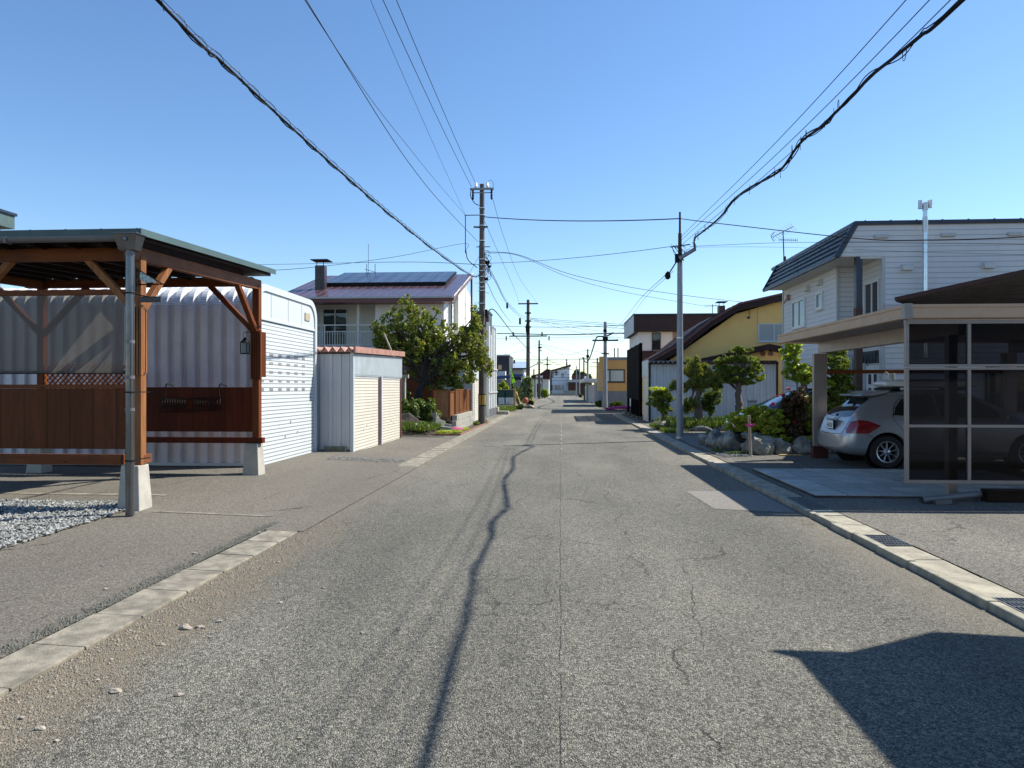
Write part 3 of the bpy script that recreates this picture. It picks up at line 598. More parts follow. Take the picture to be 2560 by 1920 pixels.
debris('grit', 'fine dark grit gathered along the upper edge of the left gutter blocks', 5200, 21, lambda q: ((-3.3-abs(q.normal())*.06, (yy := q.uniform(2.2, 8.2)), .022)), M['blockd'])
debris('sand_grit', 'pale sand and grit washed onto the road edge below the left gutter', 5000, 22, lambda q: (-2.9+abs(q.normal())*.22, q.uniform(2.6, 8.5), .002), M['siltgrit'])
stones = [(-2.35, 3.62, .04), (-2.62, 3.3, .025), (-2.45, 3.2, .03), (-2.2, 3.4, .02), (-2.0, 3.6, .03), (-2.55, 3.75, .022), (-2.3, 3.1, .018), (-2.5, 4.6, .055), (-2.42, 4.62, .04), (-2.35, 4.75, .03),
          (-2.25, 4.45, .022), (-2.5, 4.3, .03), (-1.9, 5.6, .02), (-2.1, 5.2, .025), (-1.3, 4.6, .022), (-3.6, 5.4, .028), (-3.5, 6.6, .03), (-3.95, 7.4, .022), (-3.3, 7.6, .03), (-2.6, 6.4, .025), (-2.3, 5.7, .02), (-1.2, 3.2, .018), (-1.75, 4.1, .018), (-2.1, 7.9, .02), (-3.4, 8.3, .018), (-4.1, 6.1, .018)]
for i, (x, y, s) in enumerate(stones):
    obj('loose_stone', MB().rock((x, y, (gz(x, y) if x < -3.3 else 0.02 if x < -2.9 else 0)+s*.2), (s*.95, s*.6, s*.38), i+3, 2, .35, 1), M['stone'], label={0: 'pale stone heading the near cluster of loose stones on the road', 7: 'largest loose grey stone lying at the crack in the left gutter', 8: 'flat loose stone just touching the largest gutter stone', 14: 'lone pale stone out on the asphalt left of the wavy shadow', 19: 'stone lying farthest along the left gutter blocks'}.get(i, 'small pale stone lying loose near the left gutter'), cat='stone', group='loose stones by the left gutter')

# ------------------------------------------------------------------ timber shelter (left foreground)
PX, PY0, PY1 = -5.36, 8.72, 12.25; PXL = -9.35
sh = thing('timber_shelter', 'brown stained timber shelter with green metal roof on concrete feet', 'shelter', (-7.3, 10.5, .05))
def foot(x, y):
    mb = MB(); zb = gz(x, y)-.03; a, b = .15, .115; x -= .055
    mb.add([(x-a, y-a, zb), (x+a, y-a, zb), (x+a, y+a, zb), (x-a, y+a, zb), (x-b, y-b, .63), (x+b, y-b, .63), (x+b, y+b, .63), (x-b, y+b, .63)],
           [(0,3,2,1),(4,5,6,7),(0,1,5,4),(1,2,6,5),(2,3,7,6),(3,0,4,7)])
    obj('concrete_footing', mb, M['concw'], sh, bevel=.012)
posts = [(PX, PY0), (PX, PY1), (-7.75, PY0), (PXL, PY0), (PXL, PY1)]
for x, y in posts:
    foot(x, y)
    ztop = 3.28 if y == PY0 else 3.42
    obj('post', MB().box(x-.06, x+.06, y-.06, y+.06, .63, ztop), M['wood_p'] if (x, y) == posts[0] else M['wood_v'], sh, bevel=.004)
def beam(name, p0, p1, w, h, m): return obj(name, MB().bar(p0, p1, w, h), M[m], sh, bevel=.005)
beam('front_beam', (PXL-.3, PY0-.02, 3.315), (PX-.07, PY0-.02, 3.315), .1, .16, 'wood_x')
beam('rear_beam', (PXL-.3, PY1, 3.49), (PX-.07, PY1, 3.49), .1, .16, 'wood_x')
beam('side_beam', (PX, PY0-.25, 3.3), (PX, PY1+.08, 3.44), .1, .17, 'wood_y')
beam('side_beam', (PXL, PY0-.25, 3.35), (PXL, PY1+.08, 3.48), .1, .17, 'wood_y')
for x, y, dx, dy in ((PX, PY0, -1, 0), (PX, PY0, 0, 1), (PX, PY1, -1, 0), (PX, PY1, 0, -1), (-7.75, PY0, 1, 0), (-7.75, PY0, -1, 0), (PXL, PY1, 1, 0), (PXL, PY1, -1, 0), (PXL, PY0, 0, 1)):
    beam('brace', (x+dx*.05, y+dy*.05, 2.6), (x+dx*(.68 if y == PY0 else .85), y+dy*(.68 if y == PY0 else .85), 3.26 if y == PY0 else 3.42), .085, .085, 'wood_p' if y == PY0 else 'wood_v')
# roof: joists, deck, green sheet with seams, edge strips
def rz(y): return 3.425+.042*(y-PY0+.38)
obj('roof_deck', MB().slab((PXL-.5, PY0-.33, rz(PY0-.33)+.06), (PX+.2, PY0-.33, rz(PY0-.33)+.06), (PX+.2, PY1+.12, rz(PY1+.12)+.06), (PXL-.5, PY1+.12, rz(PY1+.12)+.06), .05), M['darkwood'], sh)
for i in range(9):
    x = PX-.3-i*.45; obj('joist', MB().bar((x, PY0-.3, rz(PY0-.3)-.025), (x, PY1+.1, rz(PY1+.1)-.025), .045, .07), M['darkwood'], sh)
mb = MB().slab((PXL-.55, PY0-.38, rz(PY0-.38)+.115), (PX+.25, PY0-.38, rz(PY0-.38)+.115), (PX+.25, PY1+.17, rz(PY1+.17)+.115), (PXL-.55, PY1+.17, rz(PY1+.17)+.115), .05)
for i in range(11):
    x = PX+.2-i*.455; mb.bar((x, PY0-.38, rz(PY0-.38)+.125), (x, PY1+.17, rz(PY1+.17)+.125), .02, .03)
obj('roof_sheet', mb, M['greenmetal'], sh)
obj('roof_edge', MB().bar((PX+.262, PY0-.4, rz(PY0-.4)+.09), (PX+.262, PY1+.18, rz(PY1+.18)+.09), .02, .085), M['greenedge'], sh)
obj('roof_edge', MB().bar((PXL-.56, PY0-.392, rz(PY0-.38)+.07), (PX+.25, PY0-.392, rz(PY0-.38)+.07), .02, .12), M['greenmetal'], sh)
# gutter, hopper and downpipe
gx = PX+.17; gy = PY0-.45
mb = MB(); pr = [(math.cos(a)*.055, math.sin(a)*.055) for a in np.linspace(math.pi, 2*math.pi, 9)]
vs = [(x, gy+a, rz(PY0)+.0+b) for x in (PXL-.5, gx-.1) for a, b in pr]
mb.add(vs, [(i, i+1, i+10, i+9) for i in range(8)]); mb.box(PXL-.5, gx-.1, gy-.06, gy-.05, rz(PY0)-.004, rz(PY0)+.008)
for x in (-9, -7.9, -6.75): mb.box(x-.015, x+.015, gy-.064, gy+.05, rz(PY0)-.062, rz(PY0)+.014)
obj('rain_gutter', mb, M['gutter'], sh)
mb = MB(); zt = rz(PY0)+.03
mb.add([(gx-.17, gy-.1, zt), (gx+.13, gy-.1, zt), (gx+.13, gy+.1, zt), (gx-.17, gy+.1, zt), (gx-.11, gy-.065, zt-.2), (gx+.09, gy-.065, zt-.2), (gx+.09, gy+.065, zt-.2), (gx-.11, gy+.065, zt-.2)],
       [(3,2,1,0),(4,5,6,7),(0,1,5,4),(1,2,6,5),(2,3,7,6),(3,0,4,7)])
mb.box(gx-.18, gx+.14, gy-.11, gy+.11, zt-.012, zt+.006).box(gx-.03, gx+.01, gy-.106, gy-.09, zt-.09, zt-.05)
obj('hopper', mb, M['pipe'], sh, bevel=.006)
px = gx-.01
dp = obj('downpipe', MB().tube([(px, gy, zt-.2), (px, gy, .07)], .05, 20), M['pipe'], sh, smooth=2)
for z in (zt-.26, 2.15, 1.72, 1.33): obj('pipe_collar', MB().tube([(px, gy, z), (px, gy, z+.04)], .054, 20), M['gutter'], dp)
for z in (2.75, 1.55, .72): obj('pipe_clip', MB().tube([(px, gy, z), (px, gy, z+.018)], .056, 16).bar((px, gy, z+.01), (px+.02, PY0-.06, z+.01), .012, .012), M['black'], dp)
# front bay: board wall, bottom beam, bars, clear sheet
obj('board_wall', MB().box(PXL+.06, PX-.07, PY0-.02, PY0+.02, .83, 1.6), M['boards'], sh)
obj('rail', MB().box(PXL+.06, PX-.062, PY0-.035, PY0+.035, 1.602, 1.655), M['wood_x'], sh, bevel=.004)
obj('bottom_beam', MB().box(PXL-.1, PX-.2, PY0-.07, PY0+.05, .632, .76), M['wood_x'], sh, bevel=.006)
obj('bottom_beam', MB().box(PX-.05, PX+.062, PY0-.0, PY0+.18, .642, .76), M['wood_y'], sh, bevel=.006)
obj('rail', MB().box(PXL+.06, PX-.062, PY0-.03, PY0+.03, 2.8, 2.87), M['wood_x'], sh, bevel=.004)
obj('side_stile', MB().box(PX-.16, PX-.065, PY0-.03, PY0+.03, 1.78, 2.797), M['wood_v'], sh, bevel=.004)
obj('rail', MB().box(PXL+.06, PX-.162, PY0-.02, PY0+.02, 1.79, 1.83), M['darkwood'], sh)
vs, fs = [], []; nx, nz_ = 60, 16
for j in range(nz_+1):
    for i in range(nx+1):
        x = PXL+.08+(PX-.17-PXL-.08)*i/nx; z = 1.80+.99*j/nz_; vs.append((x, PY0-.045+.008*math.sin(x*2.1+z*2.5)+.004*mnoise.noise(Vector((x*1.4, z*3, 0))), z))
fs = [(j*(nx+1)+i, j*(nx+1)+i+1, (j+1)*(nx+1)+i+1, (j+1)*(nx+1)+i) for j in range(nz_) for i in range(nx)]
obj('clear_sheet', MB().add(vs, fs), M['vinyl'], sh, smooth=True, label='hazy clear vinyl sheet stretched across the upper front bay')
# rear bay: red board wall + lattice to its left, bottom beam, trellis
obj('board_wall', MB().box(-7.95, PX-.07, PY1-.02, PY1+.02, .83, 1.62), M['boards2'], sh)
obj('bottom_beam', MB().box(PXL, PX+.13, PY1-.08, PY1+.05, .632, .73), M['boards2'], sh, bevel=.006)
mb = MB()
for i in range(-10, 22):
    x0 = PXL+.1+i*.1
    for s_ in (1, -1):
        a0, a1 = (x0, x0+1.0) if s_ == 1 else (x0+1.0, x0); z0, z1 = 1.05, 2.05
        lo, hi = PXL+.1, -7.55
        def cl(t): return a0+(a1-a0)*t
        ts = [t for t in (0, 1)]
        tl = (lo-a0)/(a1-a0); th = (hi-a0)/(a1-a0); t0, t1 = max(0, min(tl, th)), min(1, max(tl, th))
        if t1-t0 > .03: mb.bar((cl(t0), PY1+.012*s_, z0+t0), (cl(t1), PY1+.012*s_, z0+t1), .012, .03, (0, 1, 0))
obj('trellis', mb, M['wood_v'], sh)
for x, y, m_ in ((PX+.0, PY0, 'wood_p'), (PX+.02, PY1, 'wood_v')):
    mb = MB()
    for i in range(5):
        mb.box(x-.09+i*.04, x-.09+i*.04+.027, y-.115, y-.062, 1.77 if y == PY0 else 1.76, 2.66 if y == PY0 else 2.62)
        if i < 3 or y > 10: mb.box(x+.065, x+.09, y-.1+i*.05, y-.1+i*.05+.032, 1.8, 2.6)
    obj('slatted_cladding', mb, M[m_], sh, bevel=.003)
# sign bracket, hanging sign, lantern, rail planters
bz = 3.02; by = PY0-.09
sg = thing('sign_bracket', 'black wrought iron bracket holding a frosted glass plate on the front post', 'bracket', (PX+.05, by, bz))
bx = PX+.02
obj('iron_frame', MB().tube([(bx, by, bz+.12), (bx, by, bz-.2)], .009, 6).tube([(bx, by, bz+.1), (bx+.34, by, bz-.1)], .007, 6).tube([(bx, by, bz-.105), (bx+.36, by, bz-.1)], .009, 6)
    .tube(crom([(bx+.01, by, bz+.07), (bx+.04, by, bz+.05), (bx+.015, by, bz), (bx+.05, by, bz-.035), (bx+.02, by, bz-.075), (bx+.06, by, bz-.09)], 5), .007, 5), M['black'], sg)
obj('glass_plate', MB().prism([(bx+.05, bz+.05), (bx+.07, bz+.05), (bx+.24, bz-.045), (bx+.25, bz-.08), (bx+.1, bz-.08), (bx+.045, bz-.035)], 'y', by-.004, by+.004), M['frost'], sg)
ws = thing('welcome_sign', 'small dark sign reading WELCOME hanging below the iron bracket', 'sign', (PX+.2, by, 2.73))
obj('plate', MB().box(PX+.075, PX+.345, by-.01, by+.008, 2.69, 2.765), M['slate'], ws, bevel=.003)
for dx in (.12, .3): obj('hanger', MB().tube([(PX+dx, by, 2.765), (PX+dx, by, 2.92)], .003, 4), M['black'], ws)
text('WELCOME', .05, mat('faint_letter', (.16, .15, .14), .6), ws, Matrix.Translation((PX+.21, by-.012, 2.727)) @ Matrix.Rotation(R(90), 4, 'X'))
lx, ly, lz = PX-.14, PY1-.17, 2.2
ln = thing('lantern', 'small black metal lantern hanging on the rear corner post', 'lantern', (lx, ly, lz))
obj('cage', MB().box(lx-.055, lx+.055, ly-.055, ly+.055, lz, lz+.015).box(lx-.06, lx-.048, ly-.06, ly-.048, lz, lz+.2).box(lx+.048, lx+.06, ly-.06, ly-.048, lz, lz+.2).box(lx-.06, lx-.048, ly+.048, ly+.06, lz, lz+.2).box(lx+.048, lx+.06, ly+.048, ly+.06, lz, lz+.2)
    .lathe((lx, ly, lz+.2), [(.09, 0), (.07, .02), (.035, .06), (.02, .09), (.001, .1)], 8).tube(crom([(lx-.03, ly, lz+.29), (lx-.03, ly, lz+.36), (lx, ly, lz+.39), (lx+.03, ly, lz+.36), (lx+.03, ly, lz+.29)], 4), .004, 5)
    .bar((lx, ly, lz+.385), (lx+.14, ly+.1, lz+.385), .012, .012), M['black'], ln)
obj('glass_body', MB().box(lx-.042, lx+.042, ly-.042, ly+.042, lz+.016, lz+.195), M['blue_glass'], ln)
rp = thing('wire_planter_rack', 'black wire planter rack hooked over the dark red board wall', 'planter rack', (-6.5, PY1-.1, 1.25))
mb = MB(); y = PY1-.1
for z, o_ in ((1.42, .0), (1.2, 0)): mb.tube([(-7.03, y, z-.02), (-5.98, y, z+.02)], .01, 6)
for a, b in ((-7.03, -6.62), (-6.45, -5.98)):
    n = 9
    for i in range(n+1): x = a+(b-a)*i/n; mb.tube(crom([(x, y, 1.415), (x+.02, y-.05, 1.32), (x-.01, y, 1.21)], 3), .007, 5)
    for i in range(4): x = a+(b-a)*(i+.5)/4; mb.tube([(x+.05*math.cos(q), y-.03, 1.32+.05*math.sin(q)) for q in np.linspace(0, 6.28, 10)], .006, 4)
obj('basket', mb, M['black'], rp)
for x in (-6.98, -6.0): obj('hook', MB().tube(crom([(x, y, 1.42), (x, y, 1.62), (x+.04, y, 1.68), (x+.09, y+.1, 1.64)], 5), .011, 6), M['black'], rp)

# ------------------------------------------------------------------ arched steel garage
GX, GY0, GY1, GH = -5.78, 13.2, 16.55, 3.62
ga = thing('steel_garage', 'white steel garage with rounded corners, arched ribbed side and big roller shutter', 'garage', (-9, 14.9, .08))
ri = .42; GL = -12.6; pitch = .262
def prof(off=0):     # section in (y,z) of side wall + roof
    q = [(GY0+off, .17)]
    for a in np.linspace(0, math.pi/2, 12): q.append((GY0+off+(ri-off)*(1-math.cos(a)), GH-ri+(ri-off)*math.sin(a)))
    q += [(GY1-ri, GH-off)]
    for a in np.linspace(math.pi/2, 0, 8): q.append((GY1-off-(ri-off)*(1-math.cos(a)), GH-ri+(ri-off)*math.sin(a)))
    q += [(GY1-off, .1)]; return q
pr_ = [(0, 1), (.42, 1), (.5, 0), (.93, 0)]
xs = []; n = int((GX-.07-GL)/pitch)
for i in range(n):
    for a, d in pr_: xs.append((GX-.08-(i+a)*pitch, d))
A, B_ = prof(0), prof(.075); vs = []; L = len(A)
for x, d in xs: vs += [(x, *(A[k] if d == 0 else B_[k])) for k in range(L)]
side = [( i*L+k, i*L+k+1, (i+1)*L+k+1, (i+1)*L+k) for i in range(len(xs)-1) for k in range(L-1)]
def split(mb_v, faces, f):
    u = sorted({i for q in faces for i in q}); mp = {i: j for j, i in enumerate(u)}
    m_ = MB(); m_.v = [mb_v[i] for i in u]; m_.f = [tuple(mp[i] for i in q) for q in faces]; return m_
obj('ribbed_wall', split(vs, [q for q in side if q[0] % L < 1], 0), M['corr_w'], ga, smooth=2)
obj('arched_roof', split(vs, [q for q in side if q[0] % L >= 1], 0), M['corr_roof'], ga, smooth=2)
obj('sill_channel', MB().box(GL, GX-.05, GY0-.01, GY0+.08, .11, .17), M['white_steel'], ga)
obj('rear_wall', MB().box(GL, GL+.05, GY0+.1, GY1-.1, .05, GH-.1), M['corr_w'], ga)
# front frame (facing the road): outline with rounded corners
def rrect(y0, y1, z0, z1, r, n=10):
    q = [(y0, z0)]+[(y0+r-r*math.cos(a), z1-r+r*math.sin(a)) for a in np.linspace(0, math.pi/2, n)]
    q += [(y1-r+r*math.sin(a), z1-r+r*math.cos(a)) for a in np.linspace(0, math.pi/2, n)]+[(y1, z0)]; return q
o1, o2 = rrect(GY0-.03, GY1+.03, .06, GH+.03, .45), rrect(GY0+.1, GY1-.09, .06, GH-.1, .36)
mb = MB(); n = len(o1)
for x0, x1 in ((GX-.08, GX+.0),):
    vs = [(x1, *p) for p in o1]+[(x1, *p) for p in o2]+[(x0, *p) for p in o1]+[(x0, *p) for p in o2]
    for i in range(n-1):
        mb.add([vs[i], vs[i+1], vs[n+i+1], vs[n+i]], [(0, 1, 2, 3)]); mb.add([vs[i], vs[i+1], vs[2*n+i+1], vs[2*n+i]], [(0, 1, 2, 3)]); mb.add([vs[n+i], vs[n+i+1], vs[3*n+i+1], vs[3*n+i]], [(0, 1, 2, 3)])
fr = obj('front_frame', mb, M['white_steel'], ga)
hd = rrect(GY0+.09, GY1-.08, 2.98, GH-.09, .36)
obj('header_panel', MB().prism(hd, 'x', GX-.06, GX-.03), M['white_steel'], ga)
for y in (GY0+.75, GY0+1.65, GY0+2.45): obj('panel_joint', MB().box(GX-.03, GX-.026, y-.004, y+.004, 3.0, GH-.12), M['gutter'], ga)
obj('shutter_box', MB().box(GX-.05, GX-.012, GY0+.1, GY1-.09, 2.94, 3.0), M['white_steel'], ga, bevel=.004)
obj('header_vent', MB().box(GX-.035, GX-.008, GY1-.72, GY1-.42, 3.15, 3.32), M['vent'], ga)
st_ = obj('roller_shutter', MB().box(GX-.07, GX-.045, GY0+.1, GY1-.09, .06, 2.94), M['shut_w'], ga)
for r_ in range(5):
    for c_ in range(6):
        y = GY0+.25+c_*.45; z = 1.55+r_*.174
        obj('slot', MB().box(GX-.046, GX-.04, y, y+.18, z, z+.052), M['ventd'], st_)
for y, z in ((GY0+1.5, .55), (GY0+2.2, .6), (GY0+1.8, .85)): obj('handle', MB().box(GX-.045, GX-.03, y, y+.03, z, z+.05), M['alu'], st_)
tag(obj('concrete_block', MB().box(-5.62, -5.1, 16.62, 16.85, .0, .2), M['blockd'], bevel=.01), 'dark mossy concrete block beside the shed foot', 'block')

# ------------------------------------------------------------------ twin shutter shed
SX, SY0, SY1 = -4.95, 16.75, 21.95
ts = thing('storage_shed', 'low pale shed with two cream roller shutters and red brown roof trim', 'shed', (-5.6, 19.3, 0))
mb = MB(); corr(mb, (-6.5, SY0), (SX-.07, SY0), .12, 2.42, .2, .025, ((0, 0), (.42, 0), (.5, 1), (.92, 1), (1, 0)), (0, -1)); mb.box(-6.5, SX-.08, SY0+.01, SY0+.05, .12, 2.42)
obj('side_wall', mb, M['shed_side'], ts); obj('rear_wall', MB().box(-6.5, SX-.1, SY1-.03, SY1, .1, 2.5), M['shed_side'], ts)
obj('corner_post', MB().box(SX-.07, SX+.01, SY0-.03, SY0+.06, .0, 2.45), M['shed_front'], ts)
mb = MB(); corr(mb, (SX, SY0+.07), (SX, SY1), 1.93, 2.47, .11, .015, ((0, 0), (.4, 0), (.5, 1), (.9, 1), (1, 0)), (1, 0), ztop=lambda t: 2.43+.12*t); obj('header_sheet', mb, M['shed_front'], ts)
obj('header_back', MB().box(SX-.05, SX-.004, SY0+.06, SY1, 1.9, 2.42), M['shed_front'], ts)
for a, b in ((SY0+.1, SY0+2.45), (SY0+2.72, SY1-.12)):
    s_ = obj('roller_shutter', MB().box(SX-.06, SX-.03, a, b, .03, 1.84), M['shut_c'], ts); obj('shutter_hood', MB().box(SX-.06, SX-.02, a, b, 1.842, 1.93), M['grey_trim'], ts)
    for i in (-1, 0, 1): obj('lock', MB().box(SX-.03, SX-.02, (a+b)/2+i*.3, (a+b)/2+i*.3+.04, .62+abs(i)*-.1, .66+abs(i)*-.1), M['alu'], s_)
for y in (SY0+2.45, SY1-.12): obj('door_post', MB().box(SX-.07, SX-.005, y, y+.12, 0, 1.93), M['rustp'], ts)
obj('door_post', MB().box(SX-.02, SX+.03, SY0+2.6, SY0+2.68, 0, 1.95), M['shed_front'], ts)
obj('roof_trim', MB().bar((SX+.06, SY0-.12, 2.52), (SX+.06, SY1+.1, 2.66), .05, .15), M['rust'], ts)
mb = MB(); pl = []
for i in range(10):
    x = SX+.03-i*.2; pl += [(x, 0), (x-.1, .13)]
vs = [(x, y, (2.46 if y < SY0+1 else 2.6)+h) for y in (SY0-.12, SY1+.1) for x, h in pl]; k = len(pl)
mb.add(vs, [(i, i+1, i+1+k, i+k) for i in range(k-1)]); mb2 = MB().add([(x, y, z-.012) for x, y, z in vs], [(i+k, i+1+k, i+1, i) for i in range(k-1)]); mb.add(mb2.v, mb2.f)
for i in range(0, k-1, 2):
    a = vs[i]; b = vs[i+1]; c_ = vs[min(i+2, k-1)]
    if i+2 < k: mb.add([(a[0], SY0-.1, a[2]), (b[0], SY0-.1, b[2]), (c_[0], SY0-.1, c_[2])], [(0, 1, 2)])
obj('folded_roof', mb, M['rust'], ts)
# ------------------------------------------------------------------ house with solar roof
h1 = thing('solar_house', 'white two storey house with plum brown metal roof carrying solar panels', 'house', (-9.4, 38, 0))
def roofz(y, o=0): return 5.98+.305*(y-33.8)+o
obj('wall', MB().prism([(34.9, 0), (46, 0), (46, 7.4), (41, 7.9), (40.2, 7.75), (34.9, 6.1)], 'x', -9.2, -5.75)
    .prism([(36.2, 0), (46, 0), (46, 7.4), (41, 7.9), (40.2, 7.75), (36.2, 6.5)], 'x', -13.3, -9.2)
    .box(-13.3, -9.2, 34.9, 36.2, 0, 3.35), M['white_wall'], h1)
obj('recess_wall', MB().box(-13.3, -13.15, 34.9, 36.2, 3.6, 6.2).box(-13.15, -9.21, 36.16, 36.195, 3.7, 6.3), M['cream_wall'], h1)
obj('gable_recess', MB().prism([(38.2, 2.5), (41.6, 2.5), (41.6, 8.1), (38.2, 7.2)], 'x', -5.74, -5.5), M['cream_wall'], h1)
obj('roof', MB().slab((-13.9, 33.75, roofz(33.75)), (-5.15, 33.75, roofz(33.75)), (-5.15, 41.1, roofz(41.1)), (-13.9, 41.1, roofz(41.1)), .12)
    .slab((-13.9, 41.1, roofz(41.1)), (-6.0, 41.1, roofz(41.1)), (-6.0, 46.5, 7.0), (-13.9, 46.5, 7.0), .12), M['plum_roof'], h1)
mb = MB()
for i in range(19): x = -13.88+i*.46; mb.bar((x, 33.76, roofz(33.76, .012)), (x, 41.1, roofz(41.1, .012)), .02, .03)
obj('roof_seams', mb, M['plum_roof'], h1)
obj('eave_fascia', MB().box(-13.92, -5.13, 33.68, 33.75, 5.72, 5.93).box(-13.9, -5.2, 33.76, 34.9, 5.75, 5.8), M['plum'], h1)
obj('gutter', MB().box(-13.95, -5.1, 33.6, 33.679, 5.9, 5.99), M['grey_trim'], h1)
obj('verge_board', MB().bar((-5.11, 33.75, roofz(33.75, -.1)), (-5.11, 41.15, roofz(41.15, -.1)), .06, .22).box(-5.2, -5.1, 41.1, 41.25, 2.5, 8.1), M['plum'], h1)
obj('verge_trim', MB().bar((-5.07, 33.75, roofz(33.75, .03)), (-5.07, 41.15, roofz(41.15, .03)), .03, .06), M['soffit'], h1)
ch = obj('chimney', MB().box(-12.7, -12.2, 36.1, 36.5, 6.4, 7.95), M['plumchim'], h1)
obj('cowl', MB().box(-12.88, -11.97, 35.9, 36.75, 8.2, 8.24).tube([(-12.6, 36.1, 7.95), (-12.6, 36.1, 8.2)], .02, 4).tube([(-12.25, 36.1, 7.95), (-12.25, 36.1, 8.2)], .02, 4), M['black'], ch)
for r_ in range(2):
    for c_ in range(8):
        y0, y1 = 37.1+r_*1.9, 37.1+(r_+1)*1.9-.03; x0 = -12.6+c_*.825
        obj('solar_panel', MB().slab((x0, y0, roofz(y0, .2)), (x0+.8, y0, roofz(y0, .2)), (x0+.8, y1, roofz(y1, .2)), (x0, y1, roofz(y1, .2)), .05), M['solar'], h1)
obj('panel_rail', MB().box(-12.6, -6.0, 37.0, 37.09, roofz(37.0, .0), roofz(37.0, .18)).bar((-6.0, 37.1, roofz(37.1, .12)), (-6.0, 40.9, roofz(40.9, .12)), .03, .1), M['black'], h1)
# balcony
bl = obj('balcony_slab', MB().box(-13.15, -9.15, 34.75, 36.15, 3.42, 3.62), M['white_trim'], h1)
mb = MB(); mb.box(-13.1, -9.2, 34.8, 34.84, 4.7, 4.75).box(-13.1, -9.2, 34.8, 34.84, 4.38, 4.41).box(-13.1, -9.2, 34.8, 34.84, 3.72, 3.75)
for i in range(30): x = -13.05+i*.13; mb.box(x-.009, x+.009, 34.81, 34.83, 3.75, 4.38)
for x in (-13.05, -11.75, -9.25): mb.box(x-.02, x+.02, 34.79, 34.85, 3.62, 4.7)
obj('railing', mb, M['white_trim'], bl)
obj('balcony_post', MB().box(-10.12, -10.0, 34.85, 34.97, 0, 5.75), M['white_trim'], h1)
win(h1, 'y', 36.16, -12.3, -11.0, 3.75, 5.7, -1, mull=1)
win(h1, 'y', 36.16, -13.1, -12.4, 3.75, 5.7, -1, mull=0, gl='curtain_glass')
win(h1, 'y', 34.9, -8.6, -7.0, 1.9, 3.9, -1, fr='black_trim'); win(h1, 'x', -5.75, 36.1, 37.4, 4.4, 6.1, 1, fr='grey_trim', mull=1)
win(h1, 'x', -5.5, 38.7, 40.2, 3.2, 4.6, 1, fr='grey_trim'); win(h1, 'y', 34.9, -12.8, -10.6, .9, 2.6, -1, fr='black_trim', mull=1)
win(h1, 'x', -5.75, 36.0, 37.5, 1.6, 3.2, 1, fr='black_trim')
obj('wall_joint', MB().box(-8.2, -8.17, 34.893, 34.899, 0, 5.9), M['grey_trim'], h1)
po = obj('porch', MB().box(-7.3, -5.3, 32.8, 34.88, 2.45, 2.6), M['plum'], h1)
obj('porch_screen', MB().box(-7.2, -5.5, 33.0, 33.06, .3, 2.4), M['wood_v'], po)
an = thing('aerial', 'thin roof aerial rising behind the solar panels', 'aerial', (-11.3, 41.3, 8.1))
obj('mast', MB().tube([(-11.3, 41.3, 8.1), (-11.3, 41.3, 10.1)], .012, 4).tube([(-11.4, 41.3, 8.1), (-11.4, 41.3, 8.9)], .02, 4).tube([(-10.9, 41.3, 8.1), (-10.9, 41.3, 8.9)], .02, 4).tube([(-11.5, 41.3, 8.6), (-10.7, 41.3, 8.35)], .015, 4), M['wiregrey'], an)
bh = thing('black_sided_house', 'narrow house with black lap siding behind the white louvred fence', 'house', (-6.2, 49, 0))
obj('wall', MB().box(-8.4, -4.75, 47.2, 49.4, 0, 6.6), M['black_side'], bh); obj('parapet', MB().box(-8.45, -4.7, 47.15, 49.45, 6.6, 6.72), M['navy'], bh)
obj('annex', MB().box(-6.4, -4.3, 38.6, 42.0, 0, 4.4), M['white_wall'], bh); obj('annex_roof', MB().prism([(38.5, 4.4), (42.1, 4.4), (42.1, 5.2), (38.5, 4.9)], 'x', -6.5, -4.25), M['black_side'], bh)
wg = thing('white_garage', 'small white roadside garage with cream shutter behind the striped pole', 'garage', (-4.6, 33.8, 0))
obj('wall', MB().box(-5.4, -3.95, 32.0, 37.0, 0, 2.55), M['white_steel'], wg); obj('roller_shutter', MB().box(-3.95, -3.92, 32.4, 35.4, .05, 2.0), M['shut_c'], wg); obj('roof_edge', MB().box(-5.45, -3.85, 31.95, 37.05, 2.55, 2.68), M['shed_front'], wg)
obj('wall', MB().box(-3.95, -3.93, 31.9, 37, 2.02, 2.55), M['shed_front'], wg)
lf = thing('louvred_fence', 'tall white louvred snow fence standing along the left road edge', 'fence', (-3.75, 39.4, 0))
for i in range(5):
    y0 = 37.15+i*1.0; hh = (4.9, 4.5, 4.9, 4.9, 4.9)[i]
    obj('louvre_panel', MB().box(-3.8, -3.76, y0+.08, y0+.46, .45, hh).box(-3.8, -3.76, y0+.52, y0+.92, .45, hh), M['white_steel'], lf)
    obj('fence_post', MB().box(-3.86, -3.72, y0-.04, y0+.06, 0, hh+.15), M['white_trim'], lf)
obj('fence_rail', MB().box(-3.75, -3.7, 37.1, 42.1, 1.3, 1.38).box(-3.75, -3.7, 37.1, 42.1, 2.6, 2.68), M['grey_trim'], lf)
tag(obj('concrete_block', MB().box(-3.6, -3.0, 41.2, 42.0, 0, .22).box(-3.9, -3.62, 41.3, 42.1, 0, .45), M['block']), 'grey concrete blocks at the end of the louvred fence', 'block')

